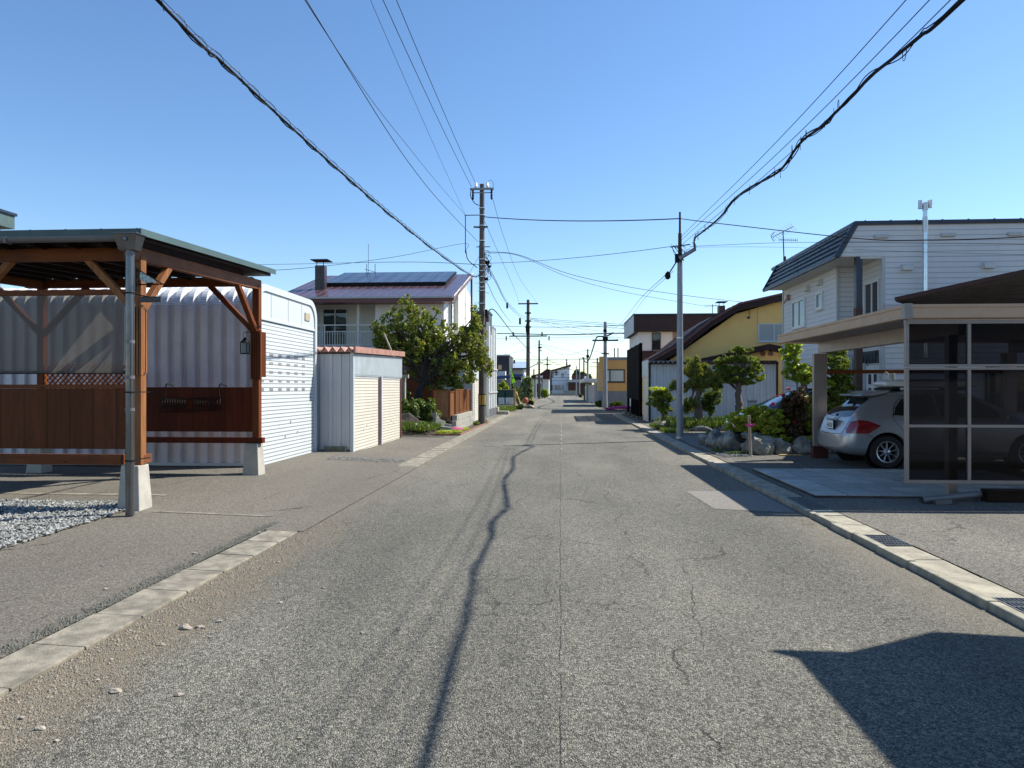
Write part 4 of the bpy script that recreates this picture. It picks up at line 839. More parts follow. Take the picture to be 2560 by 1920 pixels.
# ------------------------------------------------------------------ left garden
struct('garden_bed_left', sheet(-9.5, -3.75, 22.4, 33.6, .35, lambda x, y: .02+.42*ease((-3.95-x)/.9)*ease((y-22.4)/2.0)+.05*mnoise.noise(Vector((x, y, 0)))), M['soil'], smooth=True)
tree('garden_tree', 'leafy crooked fruit tree spreading over the reed fence by the left pole', 'tree',
     [(-5.75, 28.2, .25), (-5.75, 28.2, .9), (-5.62, 28.2, 1.5), (-5.35, 28.2, 2.0), (-5.3, 28.2, 2.5)], .19,
     [((-6.1, 28.3, 3.7), (1.35, 1.1, 1.5)), ((-7.2, 28.2, 4.1), (.35, .4, .5)), ((-4.4, 28.5, 3.0), (1.3, 1.1, 1.3)), ((-7.0, 28.2, 3.5), (.6, .7, .6)), ((-3.45, 28.6, 3.6), (.6, .7, 1.15)), ((-4.4, 28.6, 1.9), (1.1, .8, .6)), ((-5.0, 28.3, 4.6), (.3, .4, .45)), ((-3.45, 28.7, 4.75), (.25, .3, .4)), ((-7.35, 28.1, 3.0), (.5, .4, .25)), ((-3.0, 28.6, 2.6), (.35, .5, .5))],
     480, 27, .09, .16, M['leaf'], M['bark'], seed=11, limbs=44, twigs=330, up=-.1, long=1.7, drop=.1)
tree('garden_shrub', 'dark bushy shrub in the shade beside the cream shed', 'shrub', [(-6.4, 24.6, .2), (-6.4, 24.6, .6)], .05, [((-6.3, 24.6, 1.1), (.7, .6, .8)), ((-5.6, 24.4, .7), (.7, .5, .4))], 70, 90, .07, .16, M['shrub'], M['bark'], seed=3, limbs=10, twigs=20)
tree('garden_shrub', 'low spreading shrub at the foot of the fruit tree', 'shrub', [(-5.4, 26.2, .3), (-5.4, 26.2, .5)], .04, [((-5.4, 26.0, .75), (.9, .6, .4)), ((-6.6, 26.6, .9), (.6, .6, .5))], 60, 90, .07, .16, M['shrub'], M['bark'], seed=4, limbs=8, twigs=20)
tree('garden_shrub', 'leafy shrub right behind the mossy boulder', 'shrub', [(-4.75, 25.0, .3), (-4.75, 25.0, .5)], .04, [((-4.8, 24.9, .75), (.55, .5, .4)), ((-5.5, 24.8, .65), (.5, .4, .35))], 60, 80, .07, .14, M['shrub'], M['bark'], seed=5, limbs=8, twigs=20)
tree('garden_shrub', 'tall dark green shrub against the white wall left of the fruit tree trunk', 'shrub', [(-6.9, 27.6, .2), (-6.9, 27.6, 1.0)], .05, [((-6.8, 27.6, 1.3), (.7, .6, .9)), ((-6.1, 27.2, .9), (.5, .5, .6))], 90, 70, .08, .16, M['shrub'], M['bark'], seed=6, limbs=12, twigs=30)
rg = random.Random(2)
blades('ground_cover', [(rg.uniform(-7.5, -4.1), rg.uniform(22.7, 26), .22) for _ in range(5200)], .22, M['grass'], 5, .014, kind='stuff', label='green leafy ground cover filling the left garden bed', cat='plants')
leaves('ground_cover', [((rg.uniform(-7, -4.4), rg.uniform(22.9, 25.2), .3), (.35, .35, .18)) for _ in range(26)], 9000, .06, M['shrub'], None, seed=8, kind='stuff', label='dark low leaves around the mossy boulder in the left bed', cat='plants')
obj('boulder', MB().rock((-5.05, 23.9, .28), (.62, .55, .42), 5, 4), M['rockm'], smooth=2, label='large dark mossy boulder at the garden corner', cat='boulder')
obj('boulder', MB().rock((-5.95, 23.5, .2), (.3, .3, .25), 7, 3), M['rockm'], smooth=2, label='small dark rock left of the mossy boulder', cat='boulder')
tr = thing('timber_arch', 'weathered timber garden arch with a leaning pole beside the shed', 'arch', (-6.2, 25.6, .3))
obj('post', MB().box(-5.85, -5.63, 25.5, 25.7, .2, 2.0), M['woodstake'], tr, bevel=.01); obj('post', MB().box(-6.7, -6.55, 26.0, 26.2, .2, 1.95), M['woodstake'], tr)
obj('cross_beam', MB().box(-7.0, -5.5, 25.45, 25.6, 1.95, 2.08), M['woodstake'], tr); obj('leaning_pole', MB().tube([(-5.75, 25.6, 2.0), (-6.5, 25.9, 3.6)], .035, 6), M['woodstake'], tr)
# block wall + reed fence
bw = thing('block_wall', 'low cracked concrete block wall under the reed fence', 'wall', (-3.8, 27.2, 0))
for r_ in range(3):
    mb = MB()
    y = 25.0+(0.4 if r_ == 2 else .2 if r_ == 1 else 0)
    while y < 29.8: mb.box(-3.88, -3.7+rg.uniform(-.006, .006), y, y+.385, .02+r_*.2, .212+r_*.2); y += .395
    obj('block_course', mb, M['block'], bw, bevel=.008)
for i, (x, y, z, a) in enumerate(((-4.05, 24.75, .1, .4), (-4.25, 24.55, .25, .7), (-4.0, 24.5, 0.0, .2), (-4.45, 24.75, .45, -.3))):
    mb = MB().box(-.2, .2, -.1, .1, 0, .2); r_ = Matrix.Rotation(a, 3, 'Z') @ Matrix.Rotation(a*.5, 3, 'Y'); mb.v = [tuple(r_ @ Vector(v)+Vector((x, y, z+.05))) for v in mb.v]
    obj('fallen_block', mb, M['block'], bevel=.01, label='loose tilted concrete block at the broken end of the low wall, '+('nearest the flowers', 'farthest from the road', 'lowest on the ground', 'topmost of the pile')[i], cat='block', group='loose blocks by the low wall')
rf = thing('reed_fence', 'brown reed and lattice screen fence on top of the block wall', 'fence', (-3.85, 27.2, .6))
def screen(p0, p1, z0, z1, fill):
    p0, p1 = Vector(p0), Vector(p1); t = (p1-p0).normalized(); L = (p1-p0).length; mb = MB(); n = int(L/.075)
    for i in range(n+int((z1-z0)/.075)+1):
        a = i*.075
        for s_ in (1, -1):
            # diagonals clipped to the rectangle
            u0, w0, u1, w1 = (a, 0, a-(z1-z0), z1-z0) if s_ == 1 else (L-a, 0, L-a+(z1-z0), z1-z0)
            q = []
            for uu, ww in ((u0, w0), (u1, w1)): q.append([uu, ww])
            (ua, wa), (ub, wb) = q
            def clip(bound):
                k = (bound-ua)/(ub-ua); return [bound, wa+(wb-wa)*k]
            if (ua < 0 and ub < 0) or (ua > L and ub > L): continue
            A_ = [ua, wa]; B2 = [ub, wb]
            if A_[0] < 0: A_ = clip(0)
            if A_[0] > L: A_ = clip(L)
            if B2[0] < 0: B2 = clip(0)
            if B2[0] > L: B2 = clip(L)
            if abs(A_[0]-B2[0]) < .02: continue
            mb.bar(p0+t*A_[0]+Vector((.004*s_, 0, z0+A_[1])), p0+t*B2[0]+Vector((.004*s_, 0, z0+B2[1])), .006, fill, t)
    pn = obj('lattice_panel', mb, M['bamboo'], rf)
    f_ = MB(); f_.bar(p0+Vector((0, 0, z0)), p1+Vector((0, 0, z0)), .04, .045).bar(p0+Vector((0, 0, z1)), p1+Vector((0, 0, z1)), .04, .045).bar(p0+Vector((0, 0, z0)), p0+Vector((0, 0, z1)), .045, .045).bar(p1+Vector((0, 0, z0)), p1+Vector((0, 0, z1)), .045, .045)
    obj('panel_frame', f_, M['wood_y'], pn)
for i in range(4): screen((-3.82, 25.75+i*1.03, 0), (-3.82, 26.73+i*1.03, 0), .66, 1.52, .02)
screen((-4.5, 25.15, 0), (-3.98, 25.35, 0), .5, 1.5, .04); screen((-3.96, 25.38, 0), (-3.84, 25.66, 0), .6, 1.45, .04)
for x, y in ((-4.53, 25.12), (-3.92, 25.7), (-3.82, 29.9)): obj('post', MB().box(x-.05, x+.05, y-.05, y+.05, .0, 1.5), M['wood_v'], rf)
mb = MB().bar((-3.32, 23.4, .04), (-3.2, 32.0, .04), .07, .06).bar((-3.32, 23.4, .04), (-4.3, 23.2, .05), .07, .06)
tag(obj('bed_edging', mb, M['kerbred']), 'red brown edging strip round the flower verge by the left pole', 'edging')
struct('verge_soil', MB().quad((-3.7, 23.4, .04), (-3.33, 23.4, .035), (-3.22, 32, .035), (-3.7, 32, .04)), M['soil'])
def flowers(name, lab, spots, n, s, m_, seed, kind='stuff', cat='flowers'): return leaves(name, spots, n, s, M[m_], None, seed=seed, up=1, long=1.1, kind=kind, label=lab, cat=cat)
flowers('pink_flowers', 'clump of pink moss phlox below the block wall', [((-3.66, 24.9, .14), (.2, .3, .07)), ((-3.62, 25.3, .12), (.15, .25, .05))], 1300, .035, 'pinkf', 1)
flowers('yellow_green_plants', 'yellow green low plants at the verge corner', [((-3.6, 24.2, .09), (.28, .28, .07)), ((-3.95, 23.9, .09), (.3, .25, .08)), ((-3.5, 26.2, .07), (.14, .5, .05))], 2600, .04, 'gold', 2)
flowers('verge_grass', 'grass tufts round the base of the left pole', [((-3.3, 30.9, .1), (.14, .35, .12)), ((-3.5, 29.6, .1), (.15, .3, .1))], 900, .05, 'grass', 3)

# ------------------------------------------------------------------ utility poles
def pole(name, label, x, y, h, r0, r1, m_, group='utility poles'):
    t = thing(name, label, 'utility pole', (x, y, 0), group)
    obj('shaft', MB().tube([(x, y, 0), (x, y, h*.5), (x, y, h)], [r0, (r0+r1)/2, r1], 18), M[m_], t, smooth=2)
    return t
P1 = (-3.35, 30.4); p1 = pole('utility_pole', 'tall weathered concrete utility pole with yellow and black striped guard', *P1, 10.35, .155, .1, 'polec')
x, y = P1
g_ = obj('striped_guard', MB().tube([(x, y, .82), (x, y, 1.33)], .162, 24), M['black'], p1, smooth=2)
mb = MB()
for i in range(14): a = i*2*math.pi/14; c_, s_ = math.cos(a), math.sin(a); mb.bar((x+c_*.163, y+s_*.163, .86), (x+c_*.163, y+s_*.163, 1.29), .008, .032, (-s_, c_, 0))
obj('stripes', mb, M['stripe'], g_)
obj('guard_sheath', MB().tube([(x, y, .02), (x, y, .8)], .166, 24), M['polec'], p1, smooth=2)
ca = obj('crossarm', MB().bar((x-.5, y-.12, 10.12), (x+.52, y-.12, 10.12), .07, .08).bar((x-.4, y-.12, 9.96), (x+.4, y-.12, 9.96), .03, .04), M['poles'], p1)
for dx in (-.25, .25): obj('insulator', MB().lathe((x+dx, y-.12, 10.16), [(.03, 0), (.06, .02), (.06, .1), (.045, .13), (.06, .16), (.04, .2), (.02, .26), (.001, .28)], 12), M['insul'], ca)
for dx in (-.42, .47): obj('strain_insulator', MB().lathe((x+dx*.9, y-.12, 9.6), [(.02, .5), (.05, .44), (.03, .4), (.055, .36), (.03, .3), (.055, .25), (.035, .2), (.05, .14), (.02, .05)], 10), M['black'], ca)
obj('loop_cable', MB().tube(crom([(x-.45, y-.15, 10.1), (x-.47, y-.2, 9.8), (x-.3, y-.2, 9.5), (x-.1, y-.15, 9.4)], 5), .018, 5).tube(crom([(x+.25, y-.12, 10.4), (x+.4, y-.12, 10.5), (x+.5, y-.12, 10.3), (x+.46, y-.12, 10.0)], 5), .008, 5), M['wire'], p1)
mb = MB()
for z in (9.3, 9.0, 8.55, 7.9, 7.1, 6.85, 6.6, 6.35, 6.1, 5.9, 5.75, 5.2): mb.tube([(x, y, z), (x, y, z+.035)], .15-.0045*z+.03, 16)
obj('pole_band', mb, M['alu'], p1)
mb = MB().bar((x-.75, y, 9.03), (x, y, 9.03), .03, .03).tube([(x-.72, y, 9.03), (x-.72, y, 7.4)], .02, 5).tube(crom([(x-.7, y, 7.5), (x-.6, y, 7.1), (x-.2, y-.1, 6.75)], 5), .02, 5)
mb.bar((x-.25, y-.05, 7.65), (x+.35, y-.05, 7.65), .03, .03).bar((x-.35, y-.1, 8.5), (x-.05, y, 8.5), .05, .06).bar((x+.1, y, 8.5), (x+.25, y-.1, 8.5), .05, .06)
obj('service_bracket', mb, M['black'], p1)
rg = random.Random(6); mb = MB()
for k in range(11): z = 6.3+k*.08; a = rg.uniform(-.9, .9); mb.tube(crom([(x+.12, y-.12, z+.4), (x+.3+rg.random()*.15, y-.2, z+rg.uniform(-.2, .3)), (x+.15, y-.16, z-.2)], 4), .01, 4)
mb.box(x+.16, x+.34, y-.2, y-.1, 6.9, 7.02).box(x+.25, x+.4, y-.2, y-.08, 6.75, 6.83).box(x+.12, x+.28, y-.22, y-.1, 6.2, 6.3).tube([(x+.14, y-.16, 7.4), (x+.14, y-.16, 5.0)], .014, 5).tube([(x-.1, y-.16, 7.7), (x-.1, y-.16, 6.2)], .012, 5)
mb.tube([(x+.19, y-.1, 4.95), (x+.21, y-.1, 4.6)], .06, 8)
obj('cable_fittings', mb, M['black'], p1)
mb = MB()
for k in range(11):
    z = 1.9+k*.42; sd = 1 if k % 2 else -1; mb.tube([(x+sd*.12, y, z), (x+sd*.3, y, z)], .01, 5)
obj('step_bolt', mb, M['alu'], p1)
P2 = (3.64, 21.9); p2 = thing('utility_pole', 'slender galvanised steel pole with cable closure beside the right gutter', 'utility pole', (*P2, 0), 'utility poles'); x, y = P2
obj('shaft', MB().tube([(x, y, 0), (x, y, 2.6), (x, y, 5.6)], [.108, .095, .078], 20), M['poles'], p2, smooth=2)
obj('upper_mast', MB().tube([(x, y, 5.45), (x, y, 6.3), (x, y, 6.32), (x, y, 6.95)], [.06, .055, .035, .03], 14), M['poled'], p2, smooth=2)
obj('collar', MB().tube([(x, y, 3.1), (x, y, 3.14)], .1, 16).tube([(x, y, 5.5), (x, y, 5.56)], .09, 16).tube([(x, y, .02), (x, y, .12)], .12, 16), M['alu'], p2)
obj('cable_closure', MB().tube([(x-.02, y-.16, 5.52), (x+.42, y-.22, 5.78)], .06, 12).tube([(x-.05, y-.155, 5.5), (x+.02, y-.165, 5.54)], .075, 12), M['poles'], p2, smooth=2)
mb = MB().tube([(x-.1, y-.1, 5.4), (x-.1, y-.1, 5.65)], .07, 10)
mb.rock((x-.37, y-.05, 5.02), (.1, .1, .13), 4, 2, .1); mb.tube([(x-.32, y-.05, 5.1), (x-.1, y-.08, 5.45)], .02, 5)
for k in range(9):
    a = rg.uniform(-.4, .4); mb.tube(crom([(x+rg.uniform(-.35, .3), y-.1, 5.75+rg.uniform(0, .2)), (x+rg.uniform(-.2, .2), y-.2, 5.6+rg.uniform(-.15, .2)), (x, y-.12, 5.4+rg.uniform(-.1, .2))], 4), .01, 4)
mb.bar((x-.3, y-.05, 5.88), (x+.3, y-.05, 5.95), .03, .03)
obj('cable_fittings', mb, M['black'], p2)
def simple_pole(lab, x, y, h, r, m_, arms=(), extra=None, nm='utility_pole'):
    t = pole(nm, lab, x, y, h, r, r*.62, m_); 
    for z, wd in arms: obj('crossarm', MB().bar((x-wd, y-.1, z), (x+wd, y-.1, z), .1, .12), M['poled'], t)
    if extra: obj('cable_fittings', extra, M['black'], t)
    return t
P3 = (-3.2, 71.3)
mb = MB()
for dx in (-2.2, -1.5, 1.4, 2.1): mb.box(P3[0]+dx-.07, P3[0]+dx+.07, P3[1]-.15, P3[1], 6.7, 7.15) if abs(dx) < 1.6 else mb.box(P3[0]+dx-.06, P3[0]+dx+.06, P3[1]-.15, P3[1], 6.3, 6.75)
for z in (9.0, 8.2, 7.6): mb.box(P3[0]-.3, P3[0]+.3, P3[1]-.3, P3[1], z, z+.12)
mb.rock((P3[0]-.0, P3[1]-.25, 7.5), (.26, .26, .7), 2, 2, .05)
t = simple_pole('tall concrete pole with crossarms past the left side lane', *P3, 10.4, .23, 'polec', ((10.0, 1.0), (6.75, 1.9)), mb)
obj('street_lamp_arm', MB().tube([(P3[0]+.2, P3[1], 3.6), (P3[0]+1.1, P3[1], 4.05)], .05, 6).box(P3[0]+.9, P3[0]+1.5, P3[1]-.1, P3[1]+.1, 4.0, 4.1), M['alu'], t)
P4 = (3.5, 55.5); mb = MB().box(3.3, 3.7, 55.2, 55.5, 5.2, 5.5).box(3.35, 3.6, 55.25, 55.5, 5.9, 6.1).box(3.2, 3.8, 55.3, 55.5, 4.2, 4.27)
simple_pole('galvanised steel pole past the black lattice screen on the right', *P4, 6.7, .19, 'poles', ((5.25, 1.0),), mb)
P5 = (-2.87, 98); simple_pole('dark timber pole on the far left road edge', *P5, 8.1, .17, 'poled', (), MB().box(-3.05, -2.5, 97.8, 98, 7.0, 7.2).box(-3.0, -2.55, 97.8, 98, 6.6, 6.7))
P6 = (-2.3, 129); simple_pole('steel pole at the left corner of the far junction', *P6, 7.2, .17, 'poles', ((5.8, .7),), MB().box(-2.5, -2.1, 128.7, 129, 5.6, 5.8))
P7 = (3.17, 82); simple_pole('steel pole by the yellow green bush far down the right side', *P7, 6.0, .15, 'poles', (), MB().box(3.0, 3.35, 81.8, 82, 5.0, 5.3))
simple_pole('leaning thin pole before the grey retaining wall', -.2+2.9, 118, 5.2, .12, 'poles'); simple_pole('thin grey pole left of the long white carport', 3.3, 121, 6.5, .12, 'poles')
simple_pole('far pole rising above the dark trees', 5.0, 150, 8.0, .2, 'poled', ((7.6, 1.0),)); simple_pole('far dark pole with a transformer right of the trees', 7.3, 140, 7.4, .22, 'poled', ((5.6, 1.6), (6.4, 1.0)), MB().rock((7.9, 139.7, 3.9+.2), (.6, .5, .7), 3, 2, .08))
simple_pole('far junction pole with a cluster of antennas', -1.9, 150, 5.0, .2, 'poled', ((4.7, 1.6),), MB().box(-3.3, -3.1, 149.8, 150, 3.9, 5.2).box(-.9, -.7, 149.8, 150, 4.1, 5.3).box(-2.4, -2.2, 149.8, 150, 4.2, 5.4))
def XZ(u, v, Y):
    a = (u-1280)/F; t = Y/(a*SA+CA); return (a*CA-SA)*t, HC+(968-v)/F*t
def YX(u, X):          # Y where the ray of column u meets plane X
    a = (u-1280)/F; t = X/(a*CA-SA); return (a*SA+CA)*t
# ------------------------------------------------------------------ wires and cables
W = wire
x1, y1 = P1; x2, y2 = P2
def bundle(lab, q, r, hang, nn=7):
    t = thing('cable_bundle', lab, 'cable', q[0], 'overhead wires and cables')
    c = crom(q, nn); obj('cable', MB().tube(c, r, 8), M['wire'], t, smooth=True)
    return t, c
q = [(x1-.1, y1, 6.45), S(1180, 690, 29.3), S(1100, 636, 20.5), S(984, 544, 14.5), S(870, 446, 11.2), S(741, 330, 9.2), S(560, 160, 7.35), S(393, 0, 6.0), (-3.3, -1, 5.1), (-3.3, -14, 6.4)]
t, c = bundle('thick black cable with spiral hangers running to the tall left pole', q, .015, 1, 14)
obj('messenger', MB().tube([p+Vector((0, 0, .05)) for p in c], .004, 4), M['wiregrey'], t)
obj('cable', MB().tube([p+Vector((.02*math.sin(i*1.1), 0, -.012+.018*math.cos(i*1.1))) for i, p in enumerate(c)], .008, 6), M['wire'], t)
mb = MB(); dist = 0; L_ = []
for a, b in zip(c, c[1:]):
    seg = (b-a).length; k = max(1, int(seg/.03))
    for i in range(k): L_.append((a.lerp(b, i/k), dist+seg*i/k))
    dist += seg
L_ = [z for z in L_ if z[0].y > 2]
mb.tube([p+Vector((.036*math.cos(d*2*math.pi/.42), 0, .018+.04*math.sin(d*2*math.pi/.42))) for p, d in L_[::2]], .0035, 4)
obj('spiral_hanger', mb, M['wiregrey'], t)
q = [(x2+.42, y2-.2, 5.78), S(1736, 598, 18.6), S(1760, 577, 17.2), S(1800, 543, 15.6), S(1838, 497, 14.3), S(1875, 469, 13.1), S(1925, 443, 11.9), S(1956, 420, 11.2), S(1990, 371, 10.6), S(2014, 345, 10.1), S(2055, 316, 9.4), S(2083, 287, 9.1), S(2135, 236, 8.5), S(2176, 191, 8.0), S(2240, 140, 7.4), S(2303, 88, 6.9), S(2407, 0, 6.2), (3.5, 2, 5.0), (3.5, -12, 6.2)]
t, c = bundle('sagging wavy black cable bundle running from the right steel pole toward the viewer', q, .019, 1, 5)
obj('cable', MB().tube([p+Vector((.03*math.sin(i*.5+1), 0, .03*math.cos(i*.4))) for i, p in enumerate(c)], .009, 6), M['wire'], t)
obj('cable', MB().tube([p+Vector((.03*math.sin(i*.35+2), 0, .04*math.cos(i*.55+2))) for i, p in enumerate(c)], .006, 6), M['wire'], t)
rg = random.Random(12)
mb = MB()
cc = [p for p in c if 2 < p.y < 21]
for i in range(26):
    p = cc[int(rg.random()**1.3*(len(cc)-1))]; R_ = rg.uniform(.04, .1); a0 = rg.uniform(0, 6.28); o_ = Vector((0, rg.uniform(-.2, .2), rg.uniform(-.05, .06)))
    mb.tube([p+o_+Vector((R_*.3*math.cos(a), R_*math.cos(a)*1.1, R_*math.sin(a))) for a in np.linspace(a0, a0+rg.uniform(3, 5.6), 9)], .0038, 4)
obj('slack_loop', mb, M['wire'], t)
for k, (dx, z0, z1, v) in enumerate(((-.12, 6.15, 5.42, 0), (.0, 6.05, 5.3, 0), (.1, 5.9, 5.2, 0))):
    W('straight support wire %s the wavy cable bundle on the right' % ('highest of the three above', 'middle of the three above', 'lowest of the three above')[k], [(x2, y2, z0), (3.5+dx, 6.4, z1), (3.5+dx, -12, z1+.9)], .0055, n=16)
W('left of the two high wires meeting the crossarm of the tall left pole', [(x1-.45, y1, 10.25), (-3.75, -6, 10.7)], .009, sag=.55)
W('right of the two high wires meeting the crossarm of the tall left pole', [(x1-.25, y1, 10.35), (-3.45, -6, 10.7)], .009, sag=.5)
W('thin wire running from the bracket of the tall left pole over the street', [(x1-.72, y1, 9.03), (-3.5, 13.4, 8.75), (-3.2, -6, 9.7)], .005, n=16)
W('long wire dropping to the middle of the tall left pole', [(x1-.2, y1, 7.9), (-3.95, 20, 7.55), (-4.05, 11.3, 7.8), (-4.3, -6, 9.0)], .009, n=12)
W('thin wire crossing the long left wire near the top edge', [(x1-.72, y1, 9.03), (-4.1, 20, 8.2), (-4.1, 11.3, 7.85), (-4.2, -6, 8.8)], .006, n=12)
W('dark cable spanning the street between the two nearest poles', [(x1+.1, y1, 8.95), (x2, y2, 6.75)], .018, sag=.12)
W('dark wire from the right steel pole across the grey house front', [(x2, y2, 6.75), S(1800, 559, 20), S(2141, 596, 18), S(2320, 600, 16.5), S(2560, 592, 14.8), S(2900, 560, 12)], .012)
W('pale wire from the tall left pole to the right steel pole fittings', [(x1, y1, 6.95), (x2-.3, y2, 5.9)], .009, sag=.1)
W('pale wire from the right steel pole toward the grey house eaves', [(x2+.3, y2, 5.9), S(2000, 606, 20), S(2560, 610, 15)], .006)
W('second pale wire from the right steel pole toward the grey house', [(x2+.3, y2, 5.88), S(1950, 618, 20.4), S(2300, 630, 17.6), S(2700, 640, 14)], .004)
W('drop wire from the left pole bracket to the left over the sheds', [(x1-.7, y1, 7.5), S(1160, 609, 29.5), S(1000, 640, 26), S(840, 662, 23), S(676, 676, 20), S(400, 680, 16)], .008)
W('long cable crossing behind the solar roof chimney', [(x1, y1, 6.9), S(1000, 655, 38), S(676, 661, 48), S(300, 665, 60)], .013)
W('upper service wire from the left pole to the yellow house', [(x1+.15, y1, 7.45), S(1296, 637, 30), S(1420, 684, 31.5), S(1560, 715, 33), S(1700, 737, 34.5), S(1880, 758, 35.5)], .011)
W('lower service wire from the left pole to the yellow house chimney', [(x1+.15, y1, 7.4), S(1296, 639, 30), S(1420, 692, 33), S(1560, 730, 36), S(1760, 765, 39)], .009)
W('wire from the right steel pole closure down to the next pole', [(x2-.37, y2, 5.1), S(1600, 748, 34), S(1549, 812, 45), (3.5, 55.4, 5.9)], .009)
W('second wire from the right steel pole closure to the next pole', [(x2-.2, y2, 5.15), S(1610, 748, 33), S(1549, 830, 45), (3.5, 55.4, 5.3)], .007)
W('heavy cable from the left pole down to the second left pole', [(x1+.15, y1, 4.75), S(1235, 775, 36), S(1269, 817, 48), S(1290, 842, 58), (P3[0], P3[1], 5.4)], .026)
for k, o_ in enumerate((0, .12, .24)): W('wire of the three strand set between the left poles, %s strand' % ('lowest', 'middle', 'top')[k], [(x1+.15, y1, 6.85+o_), S(1240, 708-o_*30, 36), S(1268, 761-o_*30, 45), S(1302, 794-o_*30, 60), (P3[0], P3[1], 8.4+o_)], .009)
W('slack wavy wire hanging down from the left pole', [(x1+.15, y1, 6.2), S(1222, 715, 33), S(1234, 742, 35), S(1249, 767, 38), S(1262, 787, 45), (P3[0]-1.6, P3[1]-1, 8.0)], .012)
W('left high wire from the near left pole to the second left pole', [(x1, y1, 9.0), S(1252, 645, 38), S(1285, 720, 50), (P3[0]-.9, P3[1], 10.1)], .009)
W('right high wire from the near left pole to the second left pole', [(x1+.45, y1, 9.75), S(1262, 600, 38), S(1300, 697, 52), (P3[0]+.9, P3[1], 10.1)], .009)
W('guy wire from the left pole down toward the solar roof', [(x1-.1, y1, 7.3), S(1150, 725, 31.5), S(1131, 768, 33)], .007)
for a, b in (((1268, 757), (1268, 768)), ((1300, 795), (1300, 808))):
    tag(obj('wire_spacer', MB().tube([S(a[0], a[1], 48), S(b[0], b[1]+3, 48)], .07, 6), M['wire'], smooth=True), 'small dark spacer clipped on the wires between the left poles, %s one' % ('upper left' if a[0] < 1290 else 'lower right'), 'wire spacer', 'spacers on the wires')
W('thick cable crossing the street over the side lane', [S(1150, 838, 71), S(1243, 834, 71), S(1320, 835, 70.6), S(1400, 837, 63), S(1511, 834, 55.2), S(1570, 833, 54), S(1720, 834, 50)], .045)
W('thin twin cable crossing the street above the thick one', [S(1150, 812, 71), S(1270, 816, 71), S(1400, 818, 63), S(1511, 815, 55.2), S(1700, 812, 50)], .022)
W('thin wire crossing the street below the thick cable', [S(1150, 846, 72), S(1320, 846, 70), S(1511, 842, 55.5), S(1650, 856, 52)], .012)
for k, (v0, v1) in enumerate(((795, 808), (799, 812), (803, 818))): W('fan wire between the second left pole and the right pole, %s one' % ('upper', 'middle', 'lower')[k], [S(1325, v0, 71), S(1400, (v0+v1)/2-1, 64), S(1512, v1, 55.5), S(1600, v1+6, 54)], .015)
for k, (v0, v1) in enumerate(((795, 830), (797, 846))): W('falling wire from the second left pole to the right side, %s one' % ('upper', 'lower')[k], [S(1325, v0, 71), S(1420, (v0+v1)/2+4, 66), S(1560, v1+5, 60)], .012)
W('thick drooping cable between the far right poles', [S(1534, 832, 55), S(1513, 841, 55.4), S(1494, 842, 58), S(1488, 853, 62), S(1482, 873, 68), S(1474, 896, 76), S(1466, 906, 82), S(1459, 899, 95), S(1456, 893, 108)], .06)
W('wire from the dark timber pole sweeping to the far right pole', [S(1349, 860, 98), S(1390, 882, 92), S(1423, 887, 88), S(1469, 876, 82), S(1530, 888, 76)], .02)
W('wire from the dark timber pole passing behind the right pole', [S(1349, 860, 98), S(1420, 877, 96), S(1470, 890, 94)], .018)
W('wire from the left roofs up to the dark timber pole', [S(1245, 890, 90), S(1300, 878, 94), S(1349, 860, 98)], .018)
W('slack wire between the second left pole and the dark timber pole', [S(1322, 876, 71), S(1336, 893, 85), S(1348, 892, 98)], .02)
W('wire dropping right from the dark timber pole', [S(1349, 868, 98), S(1362, 893, 120), S(1364, 900, 129)], .018)
for k, (v0, v1, d) in enumerate(((895, 898, 110), (899, 899, 120), (905, 904, 125), (912, 909, 128), (923, 922, 130), (938, 933, 128), (945, 941, 128), (952, 949, 128))):
    W(('highest', 'second highest', 'third', 'fourth', 'fifth', 'sixth', 'second lowest', 'lowest')[k]+' of the far wires crossing the end of the street', [S(1210, v0, d), S(1330, (v0+v1)/2+1.5, d), S(1420, (v0+v1)/2+1, d), S(1600, v1, d)], .03 if k in (0, 1, 5, 6, 7) else .02)
for k, (u0, v0, u1, v1) in enumerate(((1365, 899, 1430, 925), (1368, 899, 1480, 940), (1345, 905, 1368, 895))):
    W(('descending wire above the white house roof', 'long descending wire over the far trees', 'short wire at the junction pole')[k], [S(u0, v0, 125), S((u0+u1)/2, (v0+v1)/2+2, 126), S(u1, v1, 127)], .022)

# ------------------------------------------------------------------ far left group
fl = thing('house', 'far black box house with a lit tan window above the green containers', 'house', (-8, 86, 0))
xa, z_ = XZ(1205, 890, 85); xb, _ = XZ(1273, 890, 85)
obj('wall', MB().box(xa, xb, 85, 92, 0, z_), M['black_side'], fl); obj('parapet', MB().box(xa-.1, xb+.1, 84.9, 92.1, z_, z_+.15), M['grey_trim'], fl)
a, za = XZ(1243.5, 911, 85); b, zb = XZ(1256, 926, 85); win(fl, 'y', 85, a, b, zb, za, -1, fr='black_trim', gl='lit_glass', mull=0, w=.08)
obj('annex', MB().box(xa, XZ(1264, 0, 84)[0], 83.5, 84.95, 0, XZ(0, 930, 84)[1]), M['cream_wall'], fl)
f2 = thing('house', 'cream house with pale blue metal roof left of the second pole', 'house', (-5, 92, 0))
xa, zt_ = XZ(1273, 911, 92); xb, zl = XZ(1316, 919, 92)
obj('wall', MB().box(xa, xb-.3, 92, 98, 0, zl), M['cream_wall'], f2)
obj('roof', MB().prism([(91.6, zl-.1), (95, zt_+.5), (98.5, zl)], 'x', xa-.1, xb+.1), M['metalroof'], f2)
obj('eave', MB().box(xa-.15, xb+.2, 91.45, 91.62, zl-.25, zl-.05), M['black_trim'], f2)
